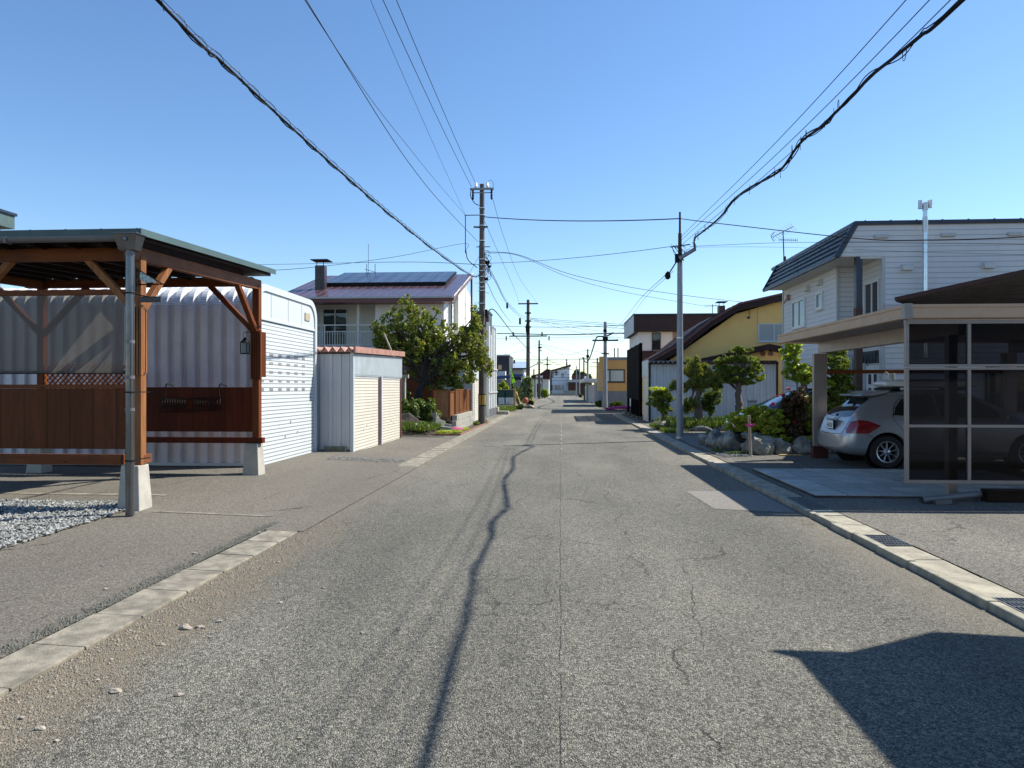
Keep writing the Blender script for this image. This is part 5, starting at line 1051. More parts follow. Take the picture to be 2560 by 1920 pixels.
ck = obj('chimney', MB().box(XZ(1283.5, 0, 94)[0], XZ(1287.5, 0, 94)[0], 94, 94.5, zt_, XZ(0, 903, 94)[1]), M['plumchim'], f2)
win(f2, 'y', 92, xa+.6, xa+1.6, zl-2.6, zl-.8, -1, mull=0); obj('balcony_frame', MB().box(xa+1.7, xa+1.8, 91.6, 91.7, 2, zl-.3).box(xa+2.5, xa+2.6, 91.6, 91.7, 2, zl-.3).box(xa+1.7, xa+2.6, 91.6, 91.7, zl-1.2, zl-1.1), M['white_trim'], f2)
f3 = thing('shed', 'long dark shed with a blue sheet roof behind the green banner', 'shed', (-6, 78, 0))
xa, zt_ = XZ(1180, 944, 78); xb, _ = XZ(1303, 936, 78)
obj('wall', MB().box(xa, xb, 78, 82, 0, zt_-.25), M['dgrey'], f3); obj('roof', MB().prism([(xa-.2, zt_-.35), (xb+.2, zt_+.15), (xb+.2, zt_+.4), (xa-.2, zt_-.1)], 'y', 77.7, 82.3), M['blueroof'], f3)
f4 = thing('house', 'dark roofed low house between the timber pole and white end house', 'house', (-4.4, 118, 0))
xa, z0 = XZ(1328, 939, 118); xb, z1 = XZ(1372, 925, 118)
obj('wall', MB().box(xa+.2, xb, 118, 126, 0, z0), M['cream_wall'], f4)
obj('roof', MB().prism([(xa, z0), (XZ(1352, 0, 118)[0], z0+.4), (xb-.3, z1+.2), (xb+.3, z1), (xb+.1, z0-.6), (xa, z0-.5)], 'y', 117.6, 126.5), M['brown_roof'], f4)
obj('chimney', MB().box(XZ(1333, 0, 120)[0], XZ(1336, 0, 120)[0], 120, 120.6, z0, z0+1.1), M['black_trim'], f4)
win(f4, 'y', 118, xb-2.2, xb-1.3, .8, 2.2, -1, fr='black_trim', mull=0)
f5 = thing('carport', 'small arched carport with white roof edge beside the timber pole', 'carport', (-3.9, 103, 0))
xa, z0 = XZ(1335, 941, 102); xb, _ = XZ(1358, 0, 102)
obj('roof', MB().prism([(xa, z0-.3), (xa+.4, z0), (xb-.4, z0), (xb, z0-.7), (xb-.15, z0-.8), (xb-.5, z0-.15), (xa+.4, z0-.15), (xa, z0-.45)], 'y', 101, 108), M['black_trim'], f5)
obj('roof_edge', MB().box(xa+.3, xa+1.3, 100.9, 101, z0-.14, z0+.1), M['white_trim'], f5)
for x in (xa+.1, xb-.2): obj('post', MB().box(x, x+.12, 101.1, 101.2, 0, z0-.3), M['black_trim'], f5)
obj('white_post', MB().box(XZ(1339, 0, 100)[0], XZ(1341.5, 0, 100)[0], 100, 100.2, 0, XZ(0, 950, 100)[1]), M['white_trim'], f5)
# end house
eh = thing('end_house', 'white two storey house with slanting dark roof closing the street', 'house', (1.2, 150, 0))
xa, zl = XZ(1369, 930, 150); xb, zr = XZ(1424, 916, 150); xm = (xa+xb)/2
obj('wall', MB().prism([(xa, 0), (xb, 0), (xb, zr), (xa, zl)], 'y', 150, 158), M['bright_wall'], eh)
obj('roof', MB().prism([(xa-1.0, zl-.45), (xb+.25, zr+.05), (xb+.25, zr+.4), (xa-1.0, zl-.1)], 'y', 149.3, 158.5), M['brown_roof'], eh)
ck = obj('chimney', MB().box(XZ(1415, 0, 152)[0], XZ(1418.5, 0, 152)[0], 152, 152.4, zr, zr+.9), M['black_trim'], eh); cx_ = XZ(1416.7, 0, 152)[0]
obj('cowl', MB().lathe((cx_, 152.2, zr+.9), [(.12, 0), (.12, .35), (.26, .36), (.16, .6), (.01, .85)], 10), M['grey_trim'], ck)
for u0, u1, v0, v1, gl in ((1377, 1384, 932, 944, 'blue_glass'), (1403, 1410, 932, 944, 'blue_glass'), (1386, 1401, 962, 975, 'blue_glass'), (1379, 1383.5, 962, 974.5, 'blue_glass'), (1404, 1408.5, 962, 974.5, 'blue_glass')):
    a, za = XZ(u0, v0, 150); b, zb = XZ(u1, v1, 150); win(eh, 'y', 150, a, b, zb, za, -1, fr='grey_trim', gl=gl, mull=0, w=.07)
for u, v in ((1412, 921), (1416, 920), (1373, 931), (1414, 931), (1417, 960)): a, za = XZ(u, v, 150); obj('vent_hood', MB().box(a-.1, a+.1, 149.85, 149.99, za-.1, za+.1), M['black_trim'], eh)
a, zt_ = XZ(1369, 983, 149); b, z2 = XZ(1440, 976, 149)
rw = thing('retaining_wall', 'grey concrete retaining wall below the white end house', 'wall', (2, 139, 0))
obj('wall', MB().box(XZ(1366, 0, 139)[0], XZ(1408, 0, 139)[0], 139, 139.3, -.02, XZ(0, 982, 139)[1]).box(XZ(1408, 0, 139)[0], XZ(1441, 0, 139)[0], 139, 139.3, -.02, XZ(0, 976, 139)[1]).box(-60, XZ(1345, 0, 139)[0], 139, 139.3, -.02, .8), M['block'], rw)
mb = MB(); zt_ = XZ(0, 982, 139)[1]
xx = np.linspace(XZ(1369, 0, 139)[0], XZ(1407, 0, 139)[0], 6)
for x in xx: mb.box(x-.03, x+.03, 139.1, 139.16, zt_, zt_+.33)
mb.box(xx[0], xx[-1], 139.1, 139.16, zt_+.3, zt_+.36); obj('railing', mb, M['alu'], rw)
g2 = thing('flat_roofed_house', 'brown low house with white flat roof edge right of the end house', 'house', (5, 140, 0))
xa, z1 = XZ(1421, 949, 141); xb, z0 = XZ(1462, 955, 141)
obj('wall', MB().box(xa, xb, 141.5, 148, 0, z0), mat('brown_wall', (.1, .045, .03), .8), g2); obj('roof_edge', MB().box(xa-.1, xb+4, 140.5, 149, z0, z1), M['white_steel'], g2)
obj('beam', MB().box(xa, xb, 140.7, 141.45, z0-.5, z0-.003), M['black_trim'], g2)
obj('wall', MB().box(XZ(1430, 0, 147)[0], XZ(1462, 0, 147)[0], 147, 151, 0, XZ(0, 928, 147)[1]-1.0), M['brown_band'], g2)
c3 = thing('long_carport', 'white flat carport roof with tall grey corrugated side down the right', 'carport', (5, 76, 0))
xa, zt_ = XZ(1459, 949, 76); xb, zb_ = XZ(1501, 956, 76)
obj('roof', MB().box(xa, xb+1, 74, 92, zb_+.05, zt_+.1), M['white_steel'], c3)
obj('inner_wall', MB().box(XZ(1470.5, 0, 76)[0], XZ(1484, 0, 76)[0], 75.5, 75.6, 0, XZ(0, 962, 76)[1]), M['shed_front'], c3)
obj('inner_wall', MB().box(XZ(1463, 0, 86)[0], XZ(1468, 0, 86)[0], 86, 86.1, 0, XZ(0, 960, 86)[1]), M['white_trim'], c3)
obj('post', MB().box(XZ(1459, 0, 86)[0], XZ(1462.5, 0, 86)[0], 86, 86.2, 0, XZ(0, 958, 86)[1]), M['black_trim'], c3)
mb = MB(); corr(mb, (XZ(1484.5, 0, 71)[0], 71), (XZ(1504, 0, 71)[0], 71), 0, XZ(0, 955, 71)[1], .2, .12, nrm=(0, -1)); obj('corrugated_side', mb, M['shed_side'], c3, smooth=2)
obj('rooftop_box', MB().box(XZ(1461, 0, 80)[0], XZ(1466, 0, 80)[0], 80, 80.4, zt_, XZ(0, 942, 80)[1]), M['white_trim'], c3)
# green containers, banner, plants
gc = thing('green_container', 'green steel refuse bin with white notices beyond the side lane', 'refuse bin', (-4.5, 60, 0))
xa, zt_ = XZ(1236, 975, 60); xb, zb_ = XZ(1286, 1013, 60); xm = XZ(1262.5, 0, 60)[0]
obj('body', MB().box(xa, xb, 60, 61.3, zb_+.15, zt_), M['binmetal'], gc, bevel=.02); obj('lid_rim', MB().box(xa-.04, xb+.04, 59.95, 61.35, zt_, zt_+.07), M['gold'] if 0 else mat('dull_yellow_rim', (.35, .33, .12), .6), gc)
obj('door_gap', MB().box(xm-.04, xm+.04, 59.985, 59.995, zb_+.2, zt_-.1), M['black'], gc); obj('chassis', MB().box(xa, xb, 60.1, 61.2, zb_-.0, zb_+.145), M['grey_trim'], gc)
for u0, u1 in ((1246, 1261), (1264, 1284)):
    a, z1 = XZ(u0, 994, 59.9); b, z0 = XZ(u1, 1010, 59.9); n_ = obj('notice', MB().box(a, b, 59.96, 59.98, z0, z1), M['plate'], gc)
    mb = MB(); rgn = random.Random(int(u0))
    for k in range(5):
        zz = z1-.09-k*.08; xq = a+.08
        while xq < b-.12: w_ = rgn.uniform(.02, .07); mb.box(xq, xq+w_, 59.945, 59.955, zz-.03, zz); xq += w_+.035
    if u0 > 1260: mb.box(a+.05, a+.4, 59.945, 59.955, z0+.02, z0+.12)
    obj('print_marks', mb, M['grey_trim'], n_)
bn = thing('banner', 'lime green vertical banner with dark lettering on a thin pole', 'banner', (-4.6, 64, 0))
mb = MB(); bxp, bz0 = XZ(1284, 957, 64); pts = []
for i in range(9):
    t_ = i/8; u0 = 1276+t_*4; v_ = 921+t_*36; wpx = 1+t_*8
    a = XZ(u0, v_, 64); b = XZ(u0+wpx, v_, 64); pts.append(((a[0], 64+.06*math.sin(t_*5), a[1]), (b[0], 64+.1*math.sin(t_*5+1.2), b[1])))
for (a, b), (c_, d_) in zip(pts, pts[1:]): mb.quad(a, b, d_, c_)
cl_ = obj('cloth', mb, M['flaggreen'], bn, smooth=True); obj('pole', MB().tube([(XZ(1277.5, 0, 64)[0], 64.02, 0), (XZ(1276, 0, 64)[0], 64.02, XZ(0, 920, 64)[1])], .02, 5), M['white_trim'], bn)
mb = MB(); rgn = random.Random(3)
for t_, (dx0, dx1) in ((.42, (.2, .7)), (.5, (.15, .4)), (.57, (.3, .75)), (.66, (.2, .45)), (.72, (.4, .8)), (.8, (.2, .7)), (.88, (.3, .6))):
    i = int(t_*8); a, b = Vector(pts[i][0]), Vector(pts[i][1]); p_, q_ = a.lerp(b, dx0)+Vector((0, -.03, 0)), a.lerp(b, dx1)+Vector((0, -.03, .05)); mb.bar(p_, q_, .01, .04)
    mb.bar(p_, p_-Vector((0, 0, .13)), .01, .035)
obj('lettering', mb, M['ink'], cl_)
def bush(name, lab, u0, u1, v0, Y, mm, n, leaf, seed, zb=0.0, dep=None, bark='bark', cat='bush', group=None, flat=1):
    a, zt = XZ(u0, v0, Y); b, _ = XZ(u1, v0, Y); rx = (b-a)/2; rz_ = (zt-zb)/2; dy = dep or rx*.8
    return tree(name, lab, cat, [((a+b)/2, Y+dy, max(0, zb-.05)), ((a+b)/2, Y+dy, zb+rz_*.4), ((a+b)/2+.03, Y+dy, zb+rz_*.9)], max(.02, rx*.07), [(((a+b)/2, Y+dy, zb+rz_*.95), (rx*.82, dy*.8, rz_*.85)), (((a+b)/2+rx*.2, Y+dy*.8, zb+rz_*1.25), (rx*.5, dy*.6, rz_*.6)), (((a+b)/2-rx*.35, Y+dy*.8, zb+rz_*.8), (rx*.5, dy*.6, rz_*.6))],
                n, 70, leaf, min(rx, rz_)*.2, M[mm], M[bark], seed=seed, limbs=12, twigs=24, group=group)
bush('golden_bush', 'yellow green bush behind the green containers', 1240, 1275, 950, 63, 'gold', 60, .12, 21)
bush('hedge', 'green hedge plants under the lime banner', 1262, 1300, 955, 66, 'shrub', 70, .12, 22)
bush('flowering_shrub', 'tall white flowering shrub at the corner of the side lane', 1297, 1336, 934, 58, 'palef', 230, .1, 23, cat='shrub')
bush('small_bush', 'leafy plants spilling onto the left road edge past the orange float', 1318, 1338, 1000, 62, 'lime', 40, .09, 24)
bush('lane_shrub', 'dense green shrub between the planks and the white flowering shrub', 1290, 1312, 965, 61, 'lime', 70, .1, 28)
bush('grass_clump', 'round green grass clump at the corner of the side lane', 1287, 1316, 1010, 51, 'shrub', 60, .06, 25)
bush('hedge', 'low hedge along the left road edge by the timber pole', 1350, 1374, 972, 101, 'lime', 60, .14, 26)
bush('hedge', 'shrubs behind the dark timber pole', 1340, 1354, 955, 104, 'shrub', 50, .15, 27)
a, z_ = XZ(1313, 1012, 56); of = thing('orange_float', 'round orange plastic float lying in the grass by the lane', 'float', (a, 56, 0))
obj('shell', MB().rock((a, 56, z_+.32), (.25, .24, .3), 1, 3, .03, .1), M['orange'], of, smooth=True); obj('opening', MB().lathe((a+.45, 55.85, z_+.12), [(.001, 0), (.2, .01), (.22, -.06)], 14, 'y'), M['black'], of)
a, z_ = XZ(1324, 1016, 54.5); obj('boulder', MB().rock((a, 54.5, .12), (.42, .3, .2), 9, 3), M['stone'], label='pale flat stone on the left road edge by the orange float', cat='boulder')
pk = thing('leaning_planks', 'pale timber post with thin planks leaning against it by the bins', 'timber planks', (-3.9, 59.5, 0))
a = XZ(1286.5, 0, 59.5)[0]; obj('post', MB().box(a-.09, a+.09, 59.4, 59.58, 0, XZ(0, 969, 59.5)[1]), M['plank'], pk)
for k in range(2): obj('plank', MB().bar((a+.1+k*.08, 59.3, 1.35-k*.1), (a+.45+k*.12, 59.0, .1), .08, .02), M['plank'], pk)
blades('lane_grass', [(random.Random(i).uniform(-5.2, -3.1), 47+random.Random(i+9999).random()*9, .02) for i in range(2500)], .2, M['grass'], 3, .02, kind='stuff', label='rough grass along the corner of the left side lane', cat='grass')
# far trees, beyond the houses
for k, (u0, u1, v0, lab) in enumerate(((1430, 1452, 920, 'dark rounded tree beyond the roofs, the taller left one'), (1446, 1468, 926, 'dark tree beyond the roofs in the middle of three'), (1462, 1480, 932, 'dark tree beyond the roofs on the right of three'))):
    bush('far_tree', lab, u0, u1, v0, 190, 'shrub', 90, .55, 31+k, zb=1.0, cat='tree', group='trees beyond the far roofs')
for k, (u0, u1, v0, Y, lab) in enumerate(((1318, 1335, 938, 150, 'distant green treetop left of the timber pole'), (1000, 1230, 930, 170, 'distant tree line hidden mostly by the left houses'))):
    bush('far_tree', lab, u0, u1, v0, Y, 'shrub', 80, .5, 41+k, cat='tree', group='trees beyond the far roofs')
# teal clad building top at the far left
tb = thing('teal_clad_building', 'tall grey green clad building showing its top corner at the far left', 'building', (-20, 18, 0))
obj('wall', MB().box(-26, -16.9, 12, 20.4, 0, 6.45), mat('grey_green_cladding', (.16, .24, .25), .35, var=.08, lines=(1, .55, .03, .25, .01)), tb)
obj('parapet', MB().box(-26.2, -16.65, 11.8, 20.65, 6.45, 6.85), M['greenedge'], tb); obj('coping', MB().box(-26.25, -16.6, 11.75, 20.7, 6.85, 6.93), M['navy'], tb)
# ------------------------------------------------------------------ right carport
RX0, RY0, RY1 = 4.8, 10.2, 15.95; RXE = 10.6
cp = thing('carport', 'bronze framed carport with tan fascia and smoked side panel over the silver car', 'carport', (7, 13, .06))
obj('roof_deck', MB().box(RX0+.1, RXE, RY0+.1, RY1-.1, 2.6, 2.66), M['deck'], cp)
def fas(p0, p1, nrm, name='fascia'):
    p0, p1, n_ = Vector((*p0, 0)), Vector((*p1, 0)), Vector((*nrm, 0)); mb = MB()
    pr = [(0, 2.57), (.035, 2.58), (.03, 2.72), (.045, 2.725), (.045, 2.765), (-.03, 2.77), (-.03, 2.57)]
    a = [p0+n_*d+Vector((0, 0, z)) for d, z in pr]; b = [p1+n_*d+Vector((0, 0, z)) for d, z in pr]; k = len(pr)
    mb.add(a+b, [(i, (i+1) % k, (i+1) % k+k, i+k) for i in range(k)]+[tuple(range(k)), tuple(range(2*k-1, k-1, -1))])
    return obj(name, mb, M['tan_fascia'], cp)
fas((RX0, RY0+.03), (RX0, RY1), (-1, 0)); fas((RX0+.05, RY0), (RXE, RY0), (0, -1)); fas((RX0, RY1), (RXE, RY1), (0, 1))
obj('fascia_corner', MB().prism([(RX0-.05, RY0-.05), (RX0+.06, RY0-.05), (RX0+.06, RY0+.03), (RX0+.03, RY0+.06), (RX0-.05, RY0+.06)], 'z', 2.562, 2.775), M['bronze'], cp, bevel=.006)
obj('side_beam', MB().box(5.62, 5.78, RY0+.25, RY1-.02, 2.36, 2.598), M['bronze'], cp, bevel=.004); obj('side_beam', MB().box(9.6, 9.76, RY0+.25, RY1-.02, 2.36, 2.598), M['bronze'], cp)
for i in range(0): y = RY0+.5+i*1.0; obj('purlin', MB().box(RX0+.15, RXE-.1, y, y+.06, 2.53, 2.599), M['bronze'], cp)
PXc, PYc = 5.7, 16.05
for (x, y) in ((PXc, PYc-.2+.2), (5.55, 10.5), (9.68, PYc), (9.68, 10.5)):
    hw_ = .14 if y > 12 else .06
    po = obj('post', MB().box(x-hw_, x+hw_, y-.06, y+.06, .33 if y > 12 else .05, 2.36).box(x-hw_*.6, x+hw_*.6, y-.07, y-.06, .33, 2.36), M['bronze'], cp, bevel=.006)
    if y > 12: obj('post_base', MB().box(x-.16, x+.16, y-.08, y+.08, .03, .33), M['maroonbase'], po)
obj('cross_rail', MB().box(5.85, 9.6, PYc-.03, PYc+.03, 1.92, 2.0), M['wood_x'], cp)
# smoked panel wall facing the street side view
py = 10.27; cols = [4.83, 5.66, 6.49, 7.32, 8.15, 8.98]; rows = [(.33, 1.06), (1.1, 1.86), (1.94, 2.5)]
fm = MB(); q = .022
for i, x in enumerate(cols):
    for z0, z1 in rows: fm.box(x-q, x+q, py-.03, py+.03, z0, z1)
for z0, z1 in ((.28, .33), (1.06, 1.1), (1.86, 1.895), (1.905, 1.94), (2.5, 2.56)): fm.box(cols[0]-q-.004, cols[-1]+q, py-.034, py+.034, z0+.0005, z1-.0005)
pf = obj('panel_frame', fm, M['bronze'], cp, bevel=.003)
for i in range(5):
    for z0, z1 in rows: obj('smoked_pane', MB().box(cols[i]+q, cols[i+1]-q, py-.004, py+.004, z0, z1), M['smoke'], pf)
tag(obj('timber_step', MB().box(5.75, 9.4, 9.98, 10.14, .06, .2).box(5.75, 9.4, 9.97, 10.15, .2, .235), M['darkwood'], bevel=.006), 'dark timber sill board lying in front of the smoked panel', 'timber board')
gp = thing('loose_gutter', 'short length of grey gutter pipe lying on the tiles by the dark sill board', 'gutter pipe', (5.3, 10.0, .1))
mb = MB(); p0, p1 = Vector((5.72, 10.1, .16)), Vector((4.85, 9.9, .1)); mb.tube([p0, p0.lerp(p1, .5), p1], [.045, .045, .05], 10, cap=False).bar((5.0, 9.86, .08), (5.2, 9.86, .1), .1, .06).bar((5.45, 10.12, .15), (5.75, 10.15, .17), .08, .05)
obj('pipe_length', mb, M['gutter'], gp)
# off-frame neighbour shed: its roof throws the shadow in the near right corner
ns = thing('neighbour_shed', 'flat roofed shed just outside the frame, throwing the near right shadow', 'shed', (7, 1, 0))
obj('roof', MB().prism([(4.2, -8), (4.2, 5.62), (4.06, 5.73), (4.5, 5.72), (4.9, 5.95), (5.2, 6.13), (5.8, 6.06), (11, 5.8), (11, -8)], 'z', 3.28, 3.36), M['brown_roof'], ns)
obj('wall', MB().box(4.75, 10.6, -7.5, 5.3, .05, 3.27), M['siding'], ns)

# ------------------------------------------------------------------ cars
def catmull(tbl, x):
    xs = [t[0] for t in tbl]; i = max(0, min(len(xs)-2, sum(1 for a in xs if a <= x)-1)); t = (x-xs[i])/(xs[i+1]-xs[i])
    return [a+(b-a)*t for a, b in zip(tbl[i], tbl[i+1])]
def car(name, label, loc, rot, L, tbl, wx, paint, wr=.315, hatch=True, plate=None, mirror='silver', scale=1):
    t = thing(name, label, 'car', (0, 0, 0), local=True)
    ring = []; vs = []
    for (x, zb, hw, zbelt, zt, ht) in tbl:
        half = [(0, zb), (hw*.8, zb), (hw*.95, zb+.07), (hw, zb+(zbelt-zb)*.35), (hw*1.0, zb+(zbelt-zb)*.75), (hw*.975, zbelt),
                (hw*.93+(ht-hw*.93)*.45, zbelt+(zt-zbelt)*.45), (ht+.02, zt-(zt-zbelt)*.12), (ht*.85, zt-.012), (ht*.4, zt+.008), (0, zt+.012)]
        full = half+[(-y, z) for y, z in half[-2:0:-1]]
        vs += [(x, y, z) for y, z in full]
    K = 20; n = len(tbl)
    fs = [(i*K+k, i*K+(k+1) % K, (i+1)*K+(k+1) % K, (i+1)*K+k) for i in range(n-1) for k in range(K)]
    fs += [tuple(range(K-1, -1, -1)), tuple(range((n-1)*K, n*K))]
    b = obj('body', MB().add(vs, fs), paint, t, smooth=True)
    ss = b.modifiers.new('s', 'SUBSURF'); ss.levels = 2; ss.render_levels = 2
    dg = bpy.context.evaluated_depsgraph_get(); dg.update()
    full_me = bpy.data.meshes.new_from_object(b.evaluated_get(dg)); 
    bm = bmesh.new(); bm.from_mesh(full_me); bv = BVHTree.FromBMesh(bm); bm.free()
    cut = []
    for x in wx:
        for s_ in (1, -1):
            c = obj('cut', MB().tube([(x, s_*.55, wr), (x, s_*1.2, wr)], wr+.062, 40), None); cut.append(c)
            m_ = b.modifiers.new('w', 'BOOLEAN'); m_.operation = 'DIFFERENCE'; m_.object = c; m_.solver = 'EXACT'
    dg = bpy.context.evaluated_depsgraph_get(); dg.update()
    me2 = bpy.data.meshes.new_from_object(b.evaluated_get(dg)); b.modifiers.clear(); b.data = me2
    if not me2.materials: me2.materials.append(paint)
    me2.set_sharp_from_angle(angle=R(35))
    for c in cut: bpy.data.objects.remove(c)
    def patch(nm, poly, dirv, m_, off=.006, grid=.05, frame='side', par=None):
        """poly given in a projection plane, dropped on the body along dirv"""
        d = Vector(dirv).normalized()
        bm = bmesh.new()
        if frame == 'side': f3 = lambda u, v: Vector((u, -3*d.y, v))
        elif frame == 'rear': f3 = lambda u, v: Vector((-3 if d.x > 0 else 8, u, v))
        else: f3 = frame
        e = [bm.verts.new((u, v, 0)) for u, v in poly]; bm.faces.new(e)
        us = [p[0] for p in poly]; vv = [p[1] for p in poly]
        for ax, lo, hi in ((0, min(us), max(us)), (1, min(vv), max(vv))):
            s_ = lo+grid
            while s_ < hi-.001:
                no = (1, 0, 0) if ax == 0 else (0, 1, 0); co = (s_, 0, 0) if ax == 0 else (0, s_, 0)
                bmesh.ops.bisect_plane(bm, geom=bm.verts[:]+bm.edges[:]+bm.faces[:], plane_co=co, plane_no=no); s_ += grid
        bm.verts.ensure_lookup_table(); out = []
        for v in bm.verts:
            o_ = f3(v.co.x, v.co.y); h = bv.ray_cast(o_, d)
            if h[0] is None: h = bv.find_nearest(o_+d*3)
            nn = h[1] if h[1].dot(d) < 0 else -h[1]; out.append(h[0]+nn*off)
        fs = [tuple(v.index for v in f.verts) for f in bm.faces]; bm.free()
        return obj(nm, MB().add(out, fs), m_, par or t, smooth=True)
    def line(nm, pts, dirv, r=.004, m_='black', off=.0, fr='side', par=None):
        d = Vector(dirv).normalized(); out = []
        for u, v in crom([(p[0], p[1], 0) for p in pts], 5) and [(q_.x, q_.y) for q_ in crom([(p[0], p[1], 0) for p in pts], 5)]:
            o_ = Vector((u, -3*d.y, v)) if fr == 'side' else Vector((-3 if d.x > 0 else 8, u, v)); h = bv.ray_cast(o_, d)
            if h[0] is not None: out.append(h[0]+(-d)*off)
        return obj(nm, MB().tube(out, r, 5), M[m_], par or b)
    for x in wx:
        for s_ in (1, -1):
            y = s_*.775; w_ = obj('wheel', MB().lathe((x, y, wr), [(wr*.62, -.1*s_), (wr*.93, -.1*s_), (wr, -.07*s_), (wr, .07*s_), (wr*.94, .1*s_), (wr*.68, .105*s_), (wr*.66, .09*s_), (wr*.62, -.02*s_)], 36, 'y'), M['tyre'], t, smooth=2)
            rm = MB().lathe((x, y, wr), [(wr*.66, .1*s_), (wr*.6, .095*s_), (wr*.58, .03*s_), (wr*.6, -.05*s_)], 36, 'y').lathe((x, y, wr), [(.001, .095*s_), (.03, .093*s_), (.055, .075*s_), (.06, .03*s_), (.001, .02*s_)], 16, 'y')
            for k in range(9):
                a = k*2*math.pi/9+.2; c_, s2 = math.cos(a), math.sin(a)
                rm.add([(x+c_*.03-s2*.02, y+.06*s_, wr+s2*.03+c_*.02), (x+c_*.03+s2*.02, y+.06*s_, wr+s2*.03-c_*.02), (x+c_*wr*.6+s2*.012, y+.075*s_, wr+s2*wr*.6-c_*.012), (x+c_*wr*.6-s2*.012, y+.075*s_, wr+s2*wr*.6+c_*.012),
                        (x+c_*.03, y+.088*s_, wr+s2*.03), (x+c_*wr*.6, y+.092*s_, wr+s2*wr*.6)], [(0, 4, 5, 3), (4, 1, 2, 5), (0, 1, 4), (3, 5, 2)])
            obj('rim', rm, M['rim'], w_, smooth=2)
            obj('brake_disc', MB().lathe((x, y, wr), [(.001, .0), (wr*.5, .0)], 20, 'y'), M['black'], w_)
            obj('arch_liner', MB().lathe((x, s_*.62, wr), [(.001, 0), (wr+.058, 0), (wr+.058, .17*s_)], 30, 'y'), M['black'], t)
    return t, b, patch, line, bv
TA = [(.0, .36, .60, .52, .60, .45), (.035, .31, .72, .60, .66, .6), (.09, .27, .80, .70, .78, .64), (.16, .24, .84, .80, .96, .66), (.26, .22, .865, .90, 1.10, .655), (.46, .2, .88, .95, 1.25, .63), (.70, .19, .885, .97, 1.41, .59), (1.0, .19, .885, .97, 1.475, .57), (1.5, .19, .885, .96, 1.51, .57), (2.1, .19, .885, .94, 1.505, .57),
      (2.6, .19, .885, .92, 1.42, .57), (3.1, .19, .885, .90, 1.14, .6), (3.4, .19, .88, .87, .98, .66), (3.75, .2, .865, .78, .89, .66), (4.0, .22, .80, .66, .78, .6), (4.15, .27, .68, .56, .64, .52), (4.22, .34, .52, .48, .54, .42)]
t, b, patch, line, bv = car('parked_car', 'silver hatchback parked nose in under the carport, rear toward the road', None, 0, 4.22, TA, (.78, 3.38), M['silver'])
sd = (0, 1, 0)
for s_ in (1, -1):
    d = (0, s_, 0)
    patch('rear_side_window', [(.92, 1.02), (.98, 1.16), (1.12, 1.31), (1.3, 1.385), (1.72, 1.42), (1.72, .99), (1.3, .99)], d, M['carglass'])
    patch('front_side_window', [(1.78, .99), (1.78, 1.42), (2.2, 1.405), (2.5, 1.32), (2.8, 1.14), (2.98, .98), (2.5, .975)], d, M['carglass'])
    line('door_gap', [(.93, 1.05), (.9, .95), (1.0, .8), (1.16, .62), (1.3, .42), (1.42, .27)], d); line('door_gap', [(1.75, .98), (1.78, .6), (1.74, .27)], d)
    line('window_trim', [(.9, 1.0), (.96, 1.18), (1.1, 1.33), (1.3, 1.41), (1.8, 1.44)], d, .006)
    line('bumper_gap', [(.33, .69), (.45, .62), (.55, .56)], d); line('sill_gap', [(1.2, .3), (2.0, .28), (2.9, .3)], d)
    hd_ = obj('door_handle', MB().tube(crom([(1.12, -s_*.89, .86), (1.16, -s_*.915, .865), (1.3, -s_*.915, .87), (1.34, -s_*.89, .87)], 4), .014, 8), M['silver'], t, smooth=True)
    d2 = Vector((.75, s_, 0)).normalized()
    fr = lambda u, v, s_=s_, d2=d2: Vector((0, 0, v))+Vector((d2.y, -d2.x, 0))*u*1-d2*4+Vector((.35, -s_*.75, 0))
    sg = s_
    patch('tail_lamp', [(-.23*sg, .66), (-.25*sg, .74), (-.17*sg, .88), (-.03*sg, .92), (.14*sg, .9), (.32*sg, .815), (.14*sg, .67)], d2, M['redlens'], .012, .03, frame=fr)
patch('rear_window', [(-.58, .99), (-.6, 1.06), (-.5, 1.3), (-.42, 1.345), (.42, 1.345), (.5, 1.3), (.6, 1.06), (.58, .99), (.3, .965), (-.3, .965)], (1, 0, 0), M['carglass'], .007, .05, frame='rear')
patch('windscreen', [(-.62, 1.0), (-.5, 1.4), (.5, 1.4), (.62, 1.0)], (-1, 0, 0), M['carglass'], .007, .08, frame='rear')
line('tailgate_gap', [(-.66, .9), (-.6, .7), (-.5, .64), (0, .62), (.5, .64), (.6, .7), (.66, .9)], (1, 0, 0), .005, fr='rear')
mb = MB(); mb.prism([(.42, 1.385), (.44, 1.40), (.75, 1.475), (.98, 1.495), (.9, 1.44), (.66, 1.385)], 'y', -.54, .54); obj('spoiler', mb, M['silver'], t, bevel=.012)
pl = obj('number_plate', MB().box(.025, .045, -.165, .165, .72, .885), M['plate'], t)
obj('plate_frame', MB().box(.03, .06, -.175, .175, .71, .895), M['black'], pl)
text('43-57', .115, M['ink'], pl, Matrix.Translation((.022, 0, .785)) @ Matrix.Rotation(R(-90), 4, 'Z') @ Matrix.Rotation(R(90), 4, 'X'), 'plate_digits')
obj('plate_garnish', MB().box(.045, .1, -.26, .26, .9, .925), M['silver'], t, bevel=.008)
obj('wiper', MB().tube([(.2, 0, 1.0), (.3, -.25, 1.07), (.33, -.4, 1.1)], .009, 6).tube([(.17, 0, .97), (.2, 0, 1.01)], .03, 8), M['black'], t)
em = MB(); em.tube([(.115+.0, .07*math.cos(a), .955+.045*math.sin(a)) for a in np.linspace(0, 6.28, 17)], .006, 5).tube([(.112, .03*math.cos(a), .955+.044*math.sin(a)) for a in np.linspace(0, 6.28, 15)], .005, 5).tube([(.118, .05*math.cos(a), .975+.02*math.sin(a)) for a in np.linspace(0, 6.28, 15)], .005, 5)
